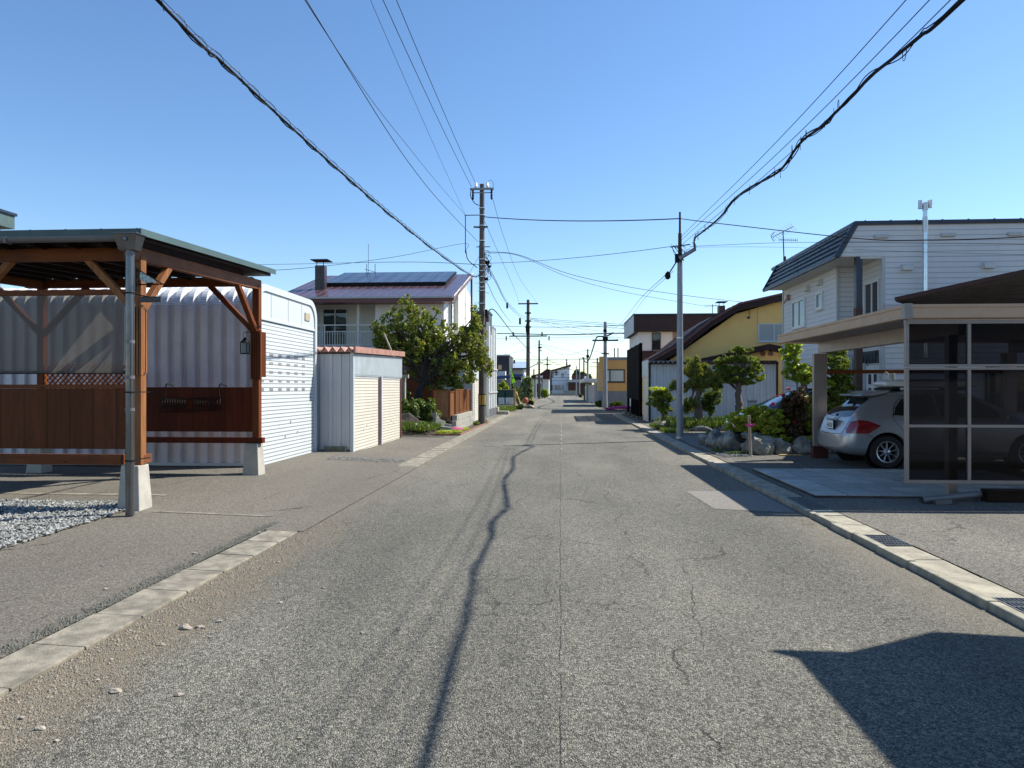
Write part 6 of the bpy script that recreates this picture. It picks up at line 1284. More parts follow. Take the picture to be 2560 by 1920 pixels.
obj('emblem', em, M['chrome'], t)
for s_ in (1, -1): obj('door_mirror', MB().rock((2.85, s_*.97, 1.0), (.09, .11, .08), 3, 2, .02), M['silver'], t, smooth=True)
for yy, zz in ((-.5, 1.02), (-.44, 1.1)):
    patch('round_sticker', [(yy+.04*math.cos(a), zz+.028*math.sin(a)) for a in np.linspace(0, 6.0, 12)], (1, 0, 0), M['plate'], .012, .1, frame='rear')
t.location = (5.47, 14.9, .065)
rb = thing('roof_box', 'glossy white roof box strapped on the silver car roof', 'roof box', (6.45, 14.9, 1.56))
mb = MB(); tb_ = []
for x, hz, hy in ((6.42, .02, .2), (6.46, .08, .3), (6.6, .13, .36), (7.2, .15, .38), (8.0, .14, .36), (8.3, .08, .28), (8.36, .02, .15)):
    for k in range(16): a = 2*math.pi*k/16; tb_.append((x, 14.85+hy*math.copysign(abs(math.cos(a))**.6, math.cos(a)), 1.69+hz*.62*math.copysign(abs(math.sin(a))**.6, math.sin(a))))
mb.add(tb_, [(i*16+k, i*16+(k+1) % 16, (i+1)*16+(k+1) % 16, (i+1)*16+k) for i in range(6) for k in range(16)]+[tuple(range(16)), tuple(range(96, 112))])
obj('shell', mb, M['white_car'], rb, smooth=2)
obj('foot', MB().box(6.55, 6.7, 14.5, 15.2, 1.555, 1.62), M['black'], rb); obj('foot', MB().box(7.8, 7.95, 14.5, 15.2, 1.555, 1.62), M['black'], rb)
a = XZ(2218, 955, 15.6)[0]
um = thing('umbrella', 'pale umbrella hanging upside down behind the silver car, hooked handle up', 'umbrella', (a, 15.75, 1.4))
z0 = XZ(0, 934, 15.75)[1]; obj('handle', MB().tube(crom([(a, 15.75, z0-.35), (a, 15.75, z0-.08), (a+.02, 15.75, z0-.02), (a+.045, 15.75, z0), (a+.08, 15.75, z0-.03), (a+.085, 15.75, z0-.07)], 5), .013, 8), M['white_trim'], um, smooth=True)
obj('canopy', MB().lathe((a, 15.75, z0-1.1), [(.008, 0), (.035, .3), (.045, .72), (.015, .78)], 10), M['white_trim'], um)
a = XZ(2239, 955, 15.7)[0]; z0 = XZ(0, 936, 15.8)[1]
bt = thing('clear_bottle', 'tall pale translucent bottle standing behind the silver car beside the umbrella', 'bottle', (a, 15.85, 1.3))
obj('bottle_body', MB().lathe((a, 15.85, z0-.75), [(.001, 0), (.08, 0), (.08, .55), (.06, .74), (.055, .75), (.001, .75)], 8), M['curtain_glass'], bt); obj('bottle_stand', MB().box(a-.06, a+.06, 15.79, 15.91, .08, z0-.75), M['grey_trim'], bt)
TS = [(.0, .4, .6, .6, .68, .5), (.06, .32, .76, .72, .8, .66), (.3, .25, .85, .88, .98, .68), (.8, .2, .87, .95, 1.1, .64), (1.25, .2, .88, .97, 1.44, .56), (1.8, .2, .88, .97, 1.49, .56), (2.5, .2, .88, .95, 1.47, .56), (2.95, .2, .88, .93, 1.36, .56), (3.5, .2, .88, .9, 1.02, .64), (3.9, .22, .86, .8, .92, .68), (4.25, .26, .78, .68, .78, .6), (4.4, .34, .6, .55, .6, .45)]
t, b, patch, line, bv = car('parked_car', 'dark blue car half hidden behind the flowering garden bed, nose to the road', None, 0, 4.4, TS, (.85, 3.5), M['navycar'])
for s_ in (1, -1):
    d = (0, s_, 0); patch('side_window', [(1.05, 1.02), (1.3, 1.36), (1.9, 1.41), (1.9, 1.0)], d, M['carglass']); patch('side_window', [(1.96, 1.0), (1.96, 1.41), (2.5, 1.38), (2.85, 1.28), (3.25, 1.0)], d, M['carglass'])
    obj('door_mirror', MB().rock((3.1, s_*.99, 1.03), (.09, .12, .075), 3, 2, .02), M['white_car'], t, smooth=True)
    line('door_gap', [(1.93, .98), (1.95, .6), (1.9, .3)], d)
patch('windscreen', [(-.62, .98), (-.5, 1.36), (.5, 1.36), (.62, .98)], (-1, 0, 0), M['blue_glass'], .007, .08, frame='rear')
obj('roof_sky_sheen', MB().add([(x, y, z) for x, z in ((1.35, 1.475), (1.8, 1.51), (2.4, 1.5), (2.8, 1.43)) for y in (-.46, .46)], [(0, 1, 3, 2), (2, 3, 5, 4), (4, 5, 7, 6)]), M['white_car'], t, smooth=True)  # white sheet stands in for the sky sheen on the dark blue roof
obj('headlamp', MB().rock((4.2, .62, .68), (.12, .16, .08), 2, 2, .02), M['plate'], t, smooth=True); obj('headlamp', MB().rock((4.2, -.62, .68), (.12, .16, .08), 2, 2, .02), M['plate'], t, smooth=True)
t.location = (8.75, 18.75, .12); t.rotation_euler = (0, 0, R(180))

# ------------------------------------------------------------------ grey house on the right
gh = thing('grey_house', 'pale grey sided two storey house with blue black mansard edge and silver flue', 'house', (12, 23, 0))
HY = 19.55
obj('wall', MB().box(8.62, 22, HY, HY+.2, 5.1, 5.95).box(8.62, 22, HY, HY+.2, 0, 5.098).box(21.8, 22, HY+.2, 27, 0, 5.9), M['siding'], gh)
obj('wall', MB().prism([(7.42, 5.12), (8.62, 5.12), (8.62, 5.95), (7.88, 5.95)], 'y', HY, HY+.18), M['siding'], gh)
obj('wall', MB().box(8.0, 8.18, 21.15, 26.1, 0, 5.11).box(8.18, 12, 25.9, 26.1, 0, 5.9), M['siding'], gh)
obj('wall', MB().box(8.18, 8.8, 21.15, 21.33, 0, 5.11), M['siding'], gh); obj('wall', MB().box(8.62, 8.8, HY+.2, 21.15, 0, 5.11), M['siding'], gh)
for q_ in ((7.975, 8.05, 21.1, 21.18, 0, 5.1), (8.56, 8.64, HY-.02, HY+.06, 0, 5.1), (7.97, 8.04, 26.05, 26.12, 0, 5.1), (12.38, 12.44, HY-.015, HY-.001, 0, 5.94)): obj('corner_trim', MB().box(*q_), M['grey_trim'], gh)
obj('soffit', MB().box(7.4, 8.62, HY+.02, 26.2, 5.112, 5.16), M['soffit'], gh)
obj('porch_frame', MB().box(8.0, 8.6, HY-.01, HY+.05, 5.05, 5.11), M['soffit'], gh)
mr = MB().slab((7.4, HY-.02, 5.13), (7.4, 26.25, 5.13), (7.9, 26.25, 6.02), (7.9, HY-.02, 6.02), -.08); mr.v = [tuple(v) for v in mr.v]
rf_ = obj('mansard_roof', mr, M['navy_roof'], gh)
for i in range(5):
    z = 5.17+i*.17; x = 7.4+(z-5.13)/.89*.5-.035; obj('roof_batten', MB().bar((x, HY+.03, z), (x, 26.2, z), .045, .035), M['navy'], rf_)
obj('verge_edge', MB().bar((7.36, HY-.04, 5.1), (7.86, HY-.04, 6.0), .07, .12).bar((7.36, 26.27, 5.1), (7.86, 26.27, 6.0), .07, .12).bar((7.36, HY-.05, 5.1), (7.36, 26.3, 5.1), .06, .06), M['navy'], gh)
obj('roof', MB().box(7.84, 22.1, HY-.06, 27, 5.95, 6.05), M['navy'], gh)
for i in range(20): obj('roof_seam', MB().box(8.1+i*.66, 8.13+i*.66, HY-.06, 26.9, 6.05, 6.067), M['navy'], gh) if i < 20 else None
obj('porch_post', MB().box(7.9, 8.06, HY+.0, HY+.16, .05, 5.1), M['navy'], gh); obj('post_sleeve', MB().box(7.895, 8.065, HY-.005, HY+.165, .05, 2.7).box(7.894, 8.066, HY-.006, HY+.166, 3.3, 3.75), mat('brown_rust_post', (.06, .03, .02), .7), gh)
obj('porch_floor', MB().box(7.7, 8.6, HY-.1, 21.1, .0, .2), M['conc'], gh)
win(gh, 'x', 8.0, 23.75, 25.05, 3.62, 4.55, -1, mull=1, w=.06, gl='blue_glass'); win(gh, 'x', 8.0, 22.2, 22.75, 4.03, 4.55, -1, mull=0, w=.06, gl='blue_glass')
win(gh, 'x', 8.62, 19.78, 20.72, 3.35, 4.55, -1, mull=1, w=.06)
win(gh, 'y', HY, 13.8, 15.4, 3.2, 4.1, -1, mull=1, w=.05); win(gh, 'y', HY, 16.4, 18.6, .3, 2.3, -1, mull=1, fr='black_trim'); win(gh, 'y', HY, 11.2, 12.6, 1.0, 2.2, -1, mull=1, fr='black_trim')
dr = obj('front_door', MB().box(8.56, 8.61, 19.72, 20.5, .2, 2.2), M['white_trim'], gh)
for a in (19.86, 20.2):
    for z in (.95, 1.32, 1.7): obj('pane', MB().box(8.55, 8.559, a, a+.16, z, z+.28), M['win_glass'], dr)
obj('handle', MB().box(8.52, 8.56, 19.76, 19.8, 1.0, 1.25), M['black'], dr)
obj('door_frame', MB().box(8.57, 8.615, 19.65, 19.72, .2, 2.75).box(8.57, 8.615, 20.5, 21.08, .2, 2.25).box(8.57, 8.615, 19.72, 21.08, 2.62, 2.75), M['soffit'], gh); obj('transom', MB().box(8.57, 8.6, 19.72, 21.05, 2.28, 2.62), M['win_glass'], gh)
mb = MB()
for i in range(7): y = 20.58+i*.065; mb.box(8.53, 8.56, y, y+.03, .3, 2.3)
obj('door_lattice', mb, M['white_trim'], gh)
mb = MB()
for i in range(6): x = 8.02+i*.085; mb.box(x, x+.035, 21.08, 21.12, .2, 2.5)
obj('porch_lattice', mb, M['white_trim'], gh)
for u, v in ((2202, 592), (2369, 588), (2536, 586)):
    a, z_ = XZ(u, v, HY); obj('slot_vent', MB().box(a-.18, a+.18, HY-.07, HY-.001, z_-.04, z_+.05), M['grey_trim'], gh, bevel=.008)
for u, v in ((2265, 669), (2469, 664)):
    a, z_ = XZ(u, v, HY); obj('hooded_vent', MB().prism([(HY-.001, z_-.08), (HY-.14, z_-.08), (HY-.12, z_+.03), (HY-.05, z_+.09), (HY-.001, z_+.09)], 'x', a-.13, a+.13), M['soffit'], gh)
for u, v in ((2022, 722), (2053, 707)):
    y = YX(u, 8.0); a_ = (u-1280)/F; z_ = HC+(968-v)/F*(y/(a_*SA+CA)); obj('hooded_vent', MB().prism([(8.0-.001, z_-.08), (8-.14, z_-.08), (8-.12, z_+.03), (8-.04, z_+.09), (8.0-.001, z_+.09)], 'y', y-.13, y+.13), M['soffit'], gh)
obj('wall_light', MB().box(7.9, 7.99, 25.35, 25.45, 4.65, 4.85).tube([(7.9, 25.4, 4.7), (7.82, 25.45, 4.55)], .03, 6), M['rust'], gh)
a, zc = XZ(2313, 516, HY-.22); fy = HY-.22
fl_ = obj('flue_pipe', MB().tube([(a, fy, 2.4), (a, fy, zc)], .055, 20), M['steelpipe'], gh, smooth=2)
obj('flue_collar', MB().tube([(a, fy, 5.7), (a, fy, 6.1)], .065, 20).tube([(a, fy, 5.45), (a, fy, 5.47)], .07, 20), M['alu'], fl_)
obj('flue_cap', MB().tube([(a-.12, fy, zc+.06), (a+.12, fy, zc+.06)], .04, 14).tube([(a-.125, fy, zc-.06), (a-.125, fy, zc+.16)], [.055, .05], 16).tube([(a+.125, fy, zc-.04), (a+.125, fy, zc+.16)], [.045, .06], 16).tube([(a, fy, zc-.1), (a, fy, zc+.1)], .07, 14), M['alu'], fl_, smooth=2)
at = thing('television_aerial', 'multi element television aerial on a mast at the grey house roof end', 'aerial', (8.3, 25.9, 5.5))
am, zt_ = XZ(1962, 588, 25.6); mb = MB().tube([(am, 25.6, 5.3), (am-.06, 25.6, zt_+.1)], .02, 6)
mb.tube([(am-.5, 25.3, zt_-.12), (am+.28, 25.6, zt_+.3)], .013, 4).tube([(am-.2, 25.6, zt_-.16), (am+.5, 25.8, zt_-.14)], .013, 4)
for k in range(9): p_ = Vector((am-.5, 25.3, zt_-.12)).lerp(Vector((am+.28, 25.6, zt_+.3)), k/8); mb.tube([p_+Vector((-.12, .0, .12)), p_+Vector((.12, 0, -.12))], .006, 4)
for k in range(10): p_ = Vector((am-.2, 25.6, zt_-.16)).lerp(Vector((am+.5, 25.8, zt_-.14)), k/9); mb.tube([p_+Vector((0, 0, -.06)), p_+Vector((0, 0, .06))], .006, 4)
mb.tube(crom([(am-.45, 25.3, zt_+.05), (am-.55, 25.3, zt_-.1), (am-.45, 25.3, zt_-.28)], 4), .012, 4).box(am-.05, am+.03, 25.55, 25.62, zt_-.9, zt_-.75)
obj('antenna_elements', mb, M['wiregrey'], at)
# dark corrugated lean-to roof behind the carport
lr = thing('lean_to_roof', 'dark corrugated lean-to roof sloping up behind the carport', 'roof', (9, 17, 3.7))
xa, z0 = XZ(2240, 748, 16.8); xb, z1 = XZ(2700, 648, 16.8); mb = MB(); k = 26
vs = []; yn = 16.8
sl_ = (z1-z0)/(xb-xa)
for i in range(k+1):
    y = yn+i*.1; o_ = .045*(i % 2); x0_ = xa*y/yn; vs += [(x0_, y, z0+(x0_-xa)*sl_+o_), (xb, y, z1+o_-1.5*(y-yn)/2.6)]
mb.add(vs, [(2*i, 2*i+1, 2*i+3, 2*i+2) for i in range(k)]).add([(v[0], v[1], v[2]-.015) for v in vs], [(2*i+2, 2*i+3, 2*i+1, 2*i) for i in range(k)])
obj('corrugated_sheet', mb, M['brown_sheet'], lr); obj('edge_roll', MB().bar((xa-.02, yn, z0+.0), (xb, yn, z1), .05, .09), M['brown_roof'], lr)
for x in (12.5,): obj('post', MB().box(x, x+.09, 17.5, 17.59, .05, z0+(x-xa)/(xb-xa)*(z1-z0)-.02), M['brown_roof'], lr)

# ------------------------------------------------------------------ yellow house, corrugated garage, screen, brown banded house, ochre house
yh = thing('yellow_house', 'ochre yellow house with sweeping dark brown roof edge', 'house', (9, 40, 0)); Yh = 35.6
P_ = lambda u, v, Y=35.6: XZ(u, v, Y)
k0, k1, k2 = P_(1639, 901), P_(1829, 767), P_(1975, 736); wr_ = (14.5, k2[1]+.35)
obj('wall', MB().prism([(k0[0], 0), (16, 0), (16, k2[1]+.3), (k2[0], k2[1]-.2), (k1[0]+.2, k1[1]-.35), (k0[0]+.1, k0[1]-.4)], 'y', Yh, Yh+9), M['yellow'], yh)
def roofband(pts, y0, y1, th, m_, nm, ov=0):
    mb = MB(); n = len(pts)
    vs = [(x, y, z+h) for y in (y0, y1) for h in (0, -th) for x, z in pts]
    for i in range(n-1):
        a, b_, c_, d_ = i, i+1, n+i+1, n+i
        mb.add([vs[a], vs[b_], vs[c_], vs[d_]], [(0, 1, 2, 3)]); mb.add([vs[2*n+a], vs[2*n+b_], vs[2*n+c_], vs[2*n+d_]], [(3, 2, 1, 0)])
        mb.add([vs[a], vs[b_], vs[2*n+b_], vs[2*n+a]], [(3, 2, 1, 0)]); mb.add([vs[d_], vs[c_], vs[2*n+c_], vs[2*n+d_]], [(0, 1, 2, 3)])
    mb.add([vs[0], vs[n], vs[3*n], vs[2*n]], [(0, 1, 2, 3)]); return obj(nm, mb, m_, yh)
mid = (P_(1720, 845)); rp_ = [(k0[0]-.35, k0[1]-.1), (P_(1700, 862)), (P_(1772, 805)), (P_(1840, 764)), (k2[0], k2[1]+.05), (16.3, k2[1]+.5)]
roofband(rp_, Yh-.55, Yh+9.3, .3, M['brown_roof'], 'roof')
mb = MB()
for (xa_, za_), (xb_, zb_) in zip(rp_, rp_[1:]): mb.bar((xa_, Yh-.6, za_+.03), (xb_, Yh-.6, zb_+.03), .06, .09)
obj('roof_edge', mb, M['plum'], yh)
for off in (.9, 1.8, 3.2):
    mb = MB()
    for (xa_, za_), (xb_, zb_) in zip(rp_[:4], rp_[1:4]): mb.bar((xa_, Yh-.55+off, za_+.04), (xb_, Yh-.55+off, zb_+.04), .03, .06)
    obj('roof_seam', mb, M['brown_sheet'], yh)
p_a, p_b, p_c = P_(1712, 905, 34.2), P_(1921, 860, 34.2), P_(2010, 878, 34.2)
obj('porch_roof', MB().prism([p_a, p_b, p_c, (p_c[0], p_c[1]-.28), (p_b[0], p_b[1]-.28), (p_a[0], p_a[1]-.25)], 'y', 34.0, 35.55), M['brown_roof'], yh)
obj('porch_wall', MB().prism([(p_a[0]+.4, 0), (p_c[0], 0), (p_c[0], p_c[1]-.29), (p_b[0], p_b[1]-.29), (p_a[0]+.4, p_a[1]-.2)], 'y', 34.4, 35.5), M['yellow'], yh)
for u in (1907, 1926): a, z_ = P_(u, 884, 34.4); obj('round_vent', MB().lathe((a, 34.38, z_), [(.001, 0), (.09, 0), (.09, -.06), (.12, -.03), (.12, .02)], 14, 'y'), M['rust'], yh)
a, z1 = P_(1895, 809); b, z0 = P_(1975, 854); win(yh, 'y', Yh, a, b, z0, z1, -1, gl='curtain_glass', mull=1, w=.06)
obj('wall_joint', MB().box(P_(1893, 0)[0], P_(1893, 0)[0]+.02, Yh-.006, Yh, z1+.0, k2[1]-.5), M['rust'], yh)
obj('drop_cable', MB().tube(crom([P3_ for P3_ in [(P_(1846, 780)[0], Yh-.1, P_(0, 776)[1]), (P_(1868, 790)[0], Yh-.1, P_(0, 786)[1]), (P_(1873, 800)[0], Yh-.08, P_(0, 801)[1])]], 6), .015, 5).lathe((P_(1871, 0)[0], Yh-.06, P_(0, 806)[1]), [(.001, 0), (.07, 0), (.07, .04)], 8, 'y'), M['wiregrey'], yh)
a, z1 = XZ(1798, 764, 41); ck = obj('chimney', MB().box(a, XZ(1813, 0, 41)[0], 41, 41.5, z1-1.1, z1), M['rustp'], yh); obj('cowl', MB().box(a-.1, a+.45, 40.9, 41.6, z1+.2, z1+.24).tube([(a+.05, 41.2, z1), (a+.05, 41.2, z1+.2)], .015, 4).tube([(a+.3, 41.2, z1), (a+.3, 41.2, z1+.2)], .015, 4), M['black'], ck)
at = thing('television_aerial', 'small arrow shaped aerial beside the yellow house chimney', 'aerial', (7, 41, 5))
a, z1 = XZ(1781, 762, 41); b = XZ(1762, 765, 41); c_ = XZ(1797, 764, 41)
mb = MB().tube([(a, 41, z1-1), (a, 41, z1+.03)], .02, 4).tube([(b[0], 41, b[1]), (c_[0], 41, c_[1])], .015, 4)
for k in range(6): x = b[0]+(c_[0]-b[0])*k/5; mb.tube([(x, 40.85, b[1]-.1), (x, 41.15, b[1]+.1)], .01, 4)
obj('antenna_elements', mb, M['wiregrey'], at)
# corrugated garage
cg = thing('corrugated_garage', 'long blue grey corrugated garage with dark wavy eave behind the pruned pines', 'garage', (6.5, 33.5, 0))
xe = XZ(1941, 906, 32.3)[0]; ztg = 2.66; mb = MB(); corr(mb, (4.05, 32.3), (xe, 32.3), .1, ztg, .29, .05, ((0, 0), (.5, 0), (.6, 1), (.9, 1), (1, 0)), (0, -1)); obj('side_wall', mb, M['bluegrey_sheet'], cg, smooth=2)
obj('corner_post', MB().box(3.98, 4.06, 32.24, 32.34, 0, ztg+.1).box(xe-.03, xe+.05, 32.2, 32.3, 0, ztg+.1), M['brown_roof'], cg)
vs = []; k = int((xe+.1-3.9)/.21)*2
for i in range(k+1): x = 3.95+i*.105; vs += [(x, 32.0, ztg+.02+.12*(i % 2)), (x, 35.0, ztg+.12+.12*(i % 2))]
mb = MB().add(vs, [(2*i, 2*i+2, 2*i+3, 2*i+1) for i in range(k)]).add([(v[0], v[1], v[2]-.05) for v in vs], [(2*i+1, 2*i+3, 2*i+2, 2*i) for i in range(k)])
for i in range(k): mb.add([vs[2*i], vs[2*i+2], (vs[2*i+2][0], 32.0, vs[2*i+2][2]-.07), (vs[2*i][0], 32.0, vs[2*i][2]-.07)], [(0, 1, 2, 3)])
obj('folded_roof', mb, M['brown_roof'], cg)
obj('front_panel', MB().box(3.95, 3.99, 32.3, 34.6, 2.1, 2.85), M['shed_front'], cg); obj('roller_shutter', MB().box(3.98, 4.02, 32.45, 34.5, .05, 2.1), M['shut_c'], cg); obj('rear_wall', MB().box(4.06, xe, 34.5, 34.6, 0, 2.7), M['bluegrey_sheet'], cg)
# black lattice screen along the kerb
bs = thing('black_screen', 'tall black slatted screen on posts standing along the right kerb', 'screen', (3.9, 38, 0))
mb = MB()
for i in range(3):
    y0 = 35.0+i*2.1
    for k in range(20): y = y0+.03+k*.102; mb.box(3.84, 3.87, y, y+.072, 1.02, 3.72)
    obj('slat_panel', mb, M['black_slat'], bs); mb = MB()
for y in (35.0, 37.07, 39.17, 41.3): obj('post', MB().box(3.87, 4.0, y-.07, y+.07, .1, 3.78), M['black_slat'], bs); obj('concrete_foot', MB().box(3.72, 4.12, y-.2, y+.2, 0, .2), M['blockd'], bs)
for z in (1.0, 2.0, 2.9, 3.68): obj('rail', MB().box(3.872, 3.93, 34.95, 41.35, z, z+.07), M['black_slat'], bs)
for y in (35.6, 36.4, 37.7, 38.5): obj('post', MB().box(3.88, 3.98, y, y+.08, .1, 1.0), M['black_slat'], bs)
# brown banded house
bb = thing('brown_banded_house', 'white house with broad dark brown parapet bands behind the black screen', 'house', (8, 50, 0)); Yb = 46.8
a, zt_ = XZ(1585, 788, Yb); _, zm = XZ(1585, 829, Yb); _, zl = XZ(0, 865, Yb); yb2 = 53.5
obj('wall', MB().box(a+.35, 16, Yb+.35, yb2, 0, zm+.05), M['white_wall'], bb)
obj('parapet', MB().box(a, 16.3, Yb, yb2+.2, zm, zt_), M['brown_band'], bb); obj('parapet_side', MB().box(a-.03, a-.002, Yb+.02, yb2+.2, zm-.05, zt_), M['greyband'], bb); obj('coping', MB().box(a-.06, 16.4, Yb-.06, yb2+.25, zt_, zt_+.09), M['navy'], bb)
obj('lower_band', MB().box(a+.25, 16, Yb+.25, Yb+.349, 1.4, XZ(0, 882, Yb)[1]), M['brown_band'], bb)
u0, z1 = XZ(1629.5, 832, Yb+.35); u1, z0 = XZ(1651.5, 874, Yb+.35); win(bb, 'y', Yb+.35, u0, u1, z0, z1, -1, fr='black_trim', mull=0); obj('wall_panel', MB().box(XZ(1682, 0, Yb+.3)[0], XZ(1700, 0, Yb+.3)[0], Yb+.3, Yb+.349, XZ(0, 882, Yb)[1], zm), mat('tan_panel', (.3, .22, .16), .7), bb)
oc = thing('ochre_house', 'low flat ochre house with grey base and curtained window beyond the side lane', 'house', (7, 63, 0)); Yo = 60
a, zt_ = XZ(1504, 893, Yo); _, zb_ = XZ(0, 977, Yo)
obj('wall', MB().box(a, 14, Yo, 67, zb_, zt_-.25), M['ochre'], oc); obj('base_wall', MB().box(a-.0, 14, Yo+.03, 67, 0, zb_), M['dgrey'], oc)
obj('parapet', MB().box(a+.3, 14.1, Yo-.05, 67, zt_-.25, zt_), M['dgrey'], oc); obj('corner_fin', MB().box(a-.18, a+.28, Yo-.12, Yo+.5, zt_-1.2, zt_+.05), M['ochre'], oc)
u0, z1 = XZ(1509, 923, Yo); u1, z0 = XZ(1562, 956, Yo); win(oc, 'y', Yo, u0, u1, z0, z1, -1, fr='black_trim', gl='curtain_glass', mull=1, w=.1, split=.3)
for u in (1536, 1545): x = XZ(u, 0, 63)[0]; obj('flue_rod', MB().tube([(x, 63, zt_), (x, 63, XZ(0, 876, 63)[1])], .05, 6), M['wiregrey'], oc)

# ------------------------------------------------------------------ right gardens
struct('garden_bed_right', sheet(4.35, 8.2, 16.85, 20.9, .25, lambda x, y: .03+.3*ease((x-4.3)/.4)*ease((y-16.8)/.35)*ease((20.95-y)/.5)*ease((18.05-y)/.4 if x > 5 else 1)+.03*mnoise.noise(Vector((x*2, y*2, 0)))), M['soil'], smooth=True)
struct('garden_bed_far', sheet(3.8, 9.5, 25.2, 32.0, .35, lambda x, y: .03+.2*ease((x-3.75)/.6)*ease((y-25.2)/.7)+.04*mnoise.noise(Vector((x*2, y*2, 0)))), M['soil'], smooth=True)
for i, (x, y, z, r, lab) in enumerate(((4.62, 16.95, .2, (.42, .3, .34), 'big pale veined boulder at the garden corner behind the wooden stake'), (4.15, 17.6, .22, (.3, .38, .32), 'upright grey boulder left of the wooden stake'), (3.98, 18.5, .2, (.28, .42, .3), 'dark furrowed boulder third from the stake along the gutter'), (3.98, 19.5, .16, (.26, .4, .26), 'mossy furrowed boulder at the far end of the roadside rock row'),
        (5.12, 17.0, .2, (.28, .22, .27), 'squared dark boulder just right of the pale corner boulder'), (5.62, 17.05, .19, (.34, .22, .26), 'broad smooth boulder beside the carport post'), (6.3, 17.1, .18, (.36, .22, .24), 'dark boulder seen behind the silver car bumper'), (4.6, 17.35, .42, (.3, .18, .12), 'flat pale slab rock lying on top of the corner boulders'))):
    obj('boulder', MB().rock((x, y, z), r, i+51, 4, .3, .8), M['rock'], smooth=2, label=lab, cat='boulder', group='boulders edging the right garden')
for i, (x, y, r) in enumerate(((4.3, 26.0, (.35, .3, .2)), (5.0, 25.6, (.45, .3, .22)), (5.9, 25.6, (.4, .3, .28)), (6.6, 25.8, (.4, .3, .2)), (3.95, 27.2, (.25, .35, .2)))):
    obj('boulder', MB().rock((x, y, .12), r, i+71, 3, .3, .8), M['rock'], smooth=2, label='low dark rock edging the far pine garden, %s from the road' % ('second', 'third', 'fourth', 'fifth', 'nearest')[i], cat='boulder', group='rocks edging the pine garden')
def pads(name, lab, base_, trunk, r0, ps, n, per, leaf, lm, bm_, seed, **k): return tree(name, lab, 'tree', [base_]+trunk, r0, ps, n, per, leaf, k.pop('cr', .13), M[lm], M[bm_], seed=seed, **k)
def P3d(u, v, Y): x, z = XZ(u, v, Y); return (x, Y, z)
Yp = 27.0
c = lambda u, v, ru, rz, ry=.5: (P3d(u, v, Yp), (ru/F*27, ry, rz/F*27))
pads('cloud_pine', 'cloud pruned pine with drooping needle pads right of the steel pole', P3d(1746, 1046, Yp), [P3d(1746, 1020, Yp), P3d(1743, 1000, Yp), P3d(1748, 975, Yp), P3d(1742, 945, Yp)], .17,
     [c(1742, 922, 34, 18), c(1765, 945, 38, 16), c(1745, 958, 34, 13), c(1712, 965, 22, 10), c(1690, 962, 14, 8), c(1795, 940, 20, 14), c(1735, 903, 18, 8), c(1722, 1003, 18, 16), c(1785, 960, 18, 10)], 230, 90, .03, 'pine', 'barkg', 61, cr=.1, long=5, up=-.4, drop=.12, limbs=24, twigs=60)
pads('cloud_pine', 'flat topped pruned yew with bare trunk in front of the blue grey garage', P3d(1848, 1040, Yp), [P3d(1848, 1010, Yp), P3d(1846, 985, Yp), P3d(1847, 960, Yp), P3d(1850, 930, Yp)], .16,
     [c(1840, 875, 20, 9), c(1868, 876, 12, 6), c(1832, 898, 34, 11), c(1868, 900, 30, 10), c(1815, 925, 36, 15), c(1855, 928, 44, 13), c(1885, 922, 22, 12), c(1835, 948, 40, 10), c(1893, 943, 20, 10), c(1860, 955, 26, 7), c(1805, 905, 18, 7)], 330, 70, .035, 'yew', 'barkg', 62, cr=.1, long=2.6, up=.5, limbs=26, twigs=60)
pads('round_shrub', 'rounded clipped shrub with pale new shoots left of the steel pole', P3d(1658, 1052, 27.5), [P3d(1657, 1040, 27.5), P3d(1652, 1025, 27.5)], .07,
     [(P3d(1640, 1000, 27.5), (.4, .4, .3)), (P3d(1660, 1008, 27.5), (.4, .4, .38)), (P3d(1648, 985, 27.5), (.38, .4, .2)), (P3d(1662, 1030, 27.5), (.22, .3, .2))], 110, 110, .04, 'yew', 'barkg', 63, cr=.1, long=2, up=.8)
leaves('new_shoots', [(P3d(1645, 972, 27.3), (.38, .3, .08)), (P3d(1668, 985, 27.3), (.14, .2, .18))], 500, .05, M['gold'], None, seed=4, kind='stuff', label='pale new shoots fringing the top of the rounded clipped shrub', cat='shoots')
pads('dark_shrub', 'dark airy shrub between the two pruned trees', P3d(1775, 1048, 27.8), [P3d(1776, 1030, 27.8), P3d(1782, 1010, 27.8)], .05, [(P3d(1783, 990, 27.8), (.3, .3, .35)), (P3d(1765, 1012, 27.8), (.4, .3, .3)), (P3d(1720, 1015, 27.8), (.3, .3, .25))], 70, 60, .05, 'shrub', 'bark', 64, cr=.12)
rg = random.Random(77)
blades('garden_grass', [(rg.uniform(3.95, 7.5), 25.5+abs(rg.gauss(0, 1.6)), .2) for _ in range(5200)], .3, M['grass'], 9, .016, kind='stuff', label='long green leaves under the pruned trees beyond the steel pole', cat='plants')
blades('verge_grass', [(3.58+abs(rg.gauss(0, .35)), rg.uniform(24.5, 29), .06) for _ in range(1800)], .15, M['grass'], 10, .012, kind='stuff', label='thin grass at the gutter before the round clipped shrub', cat='grass')
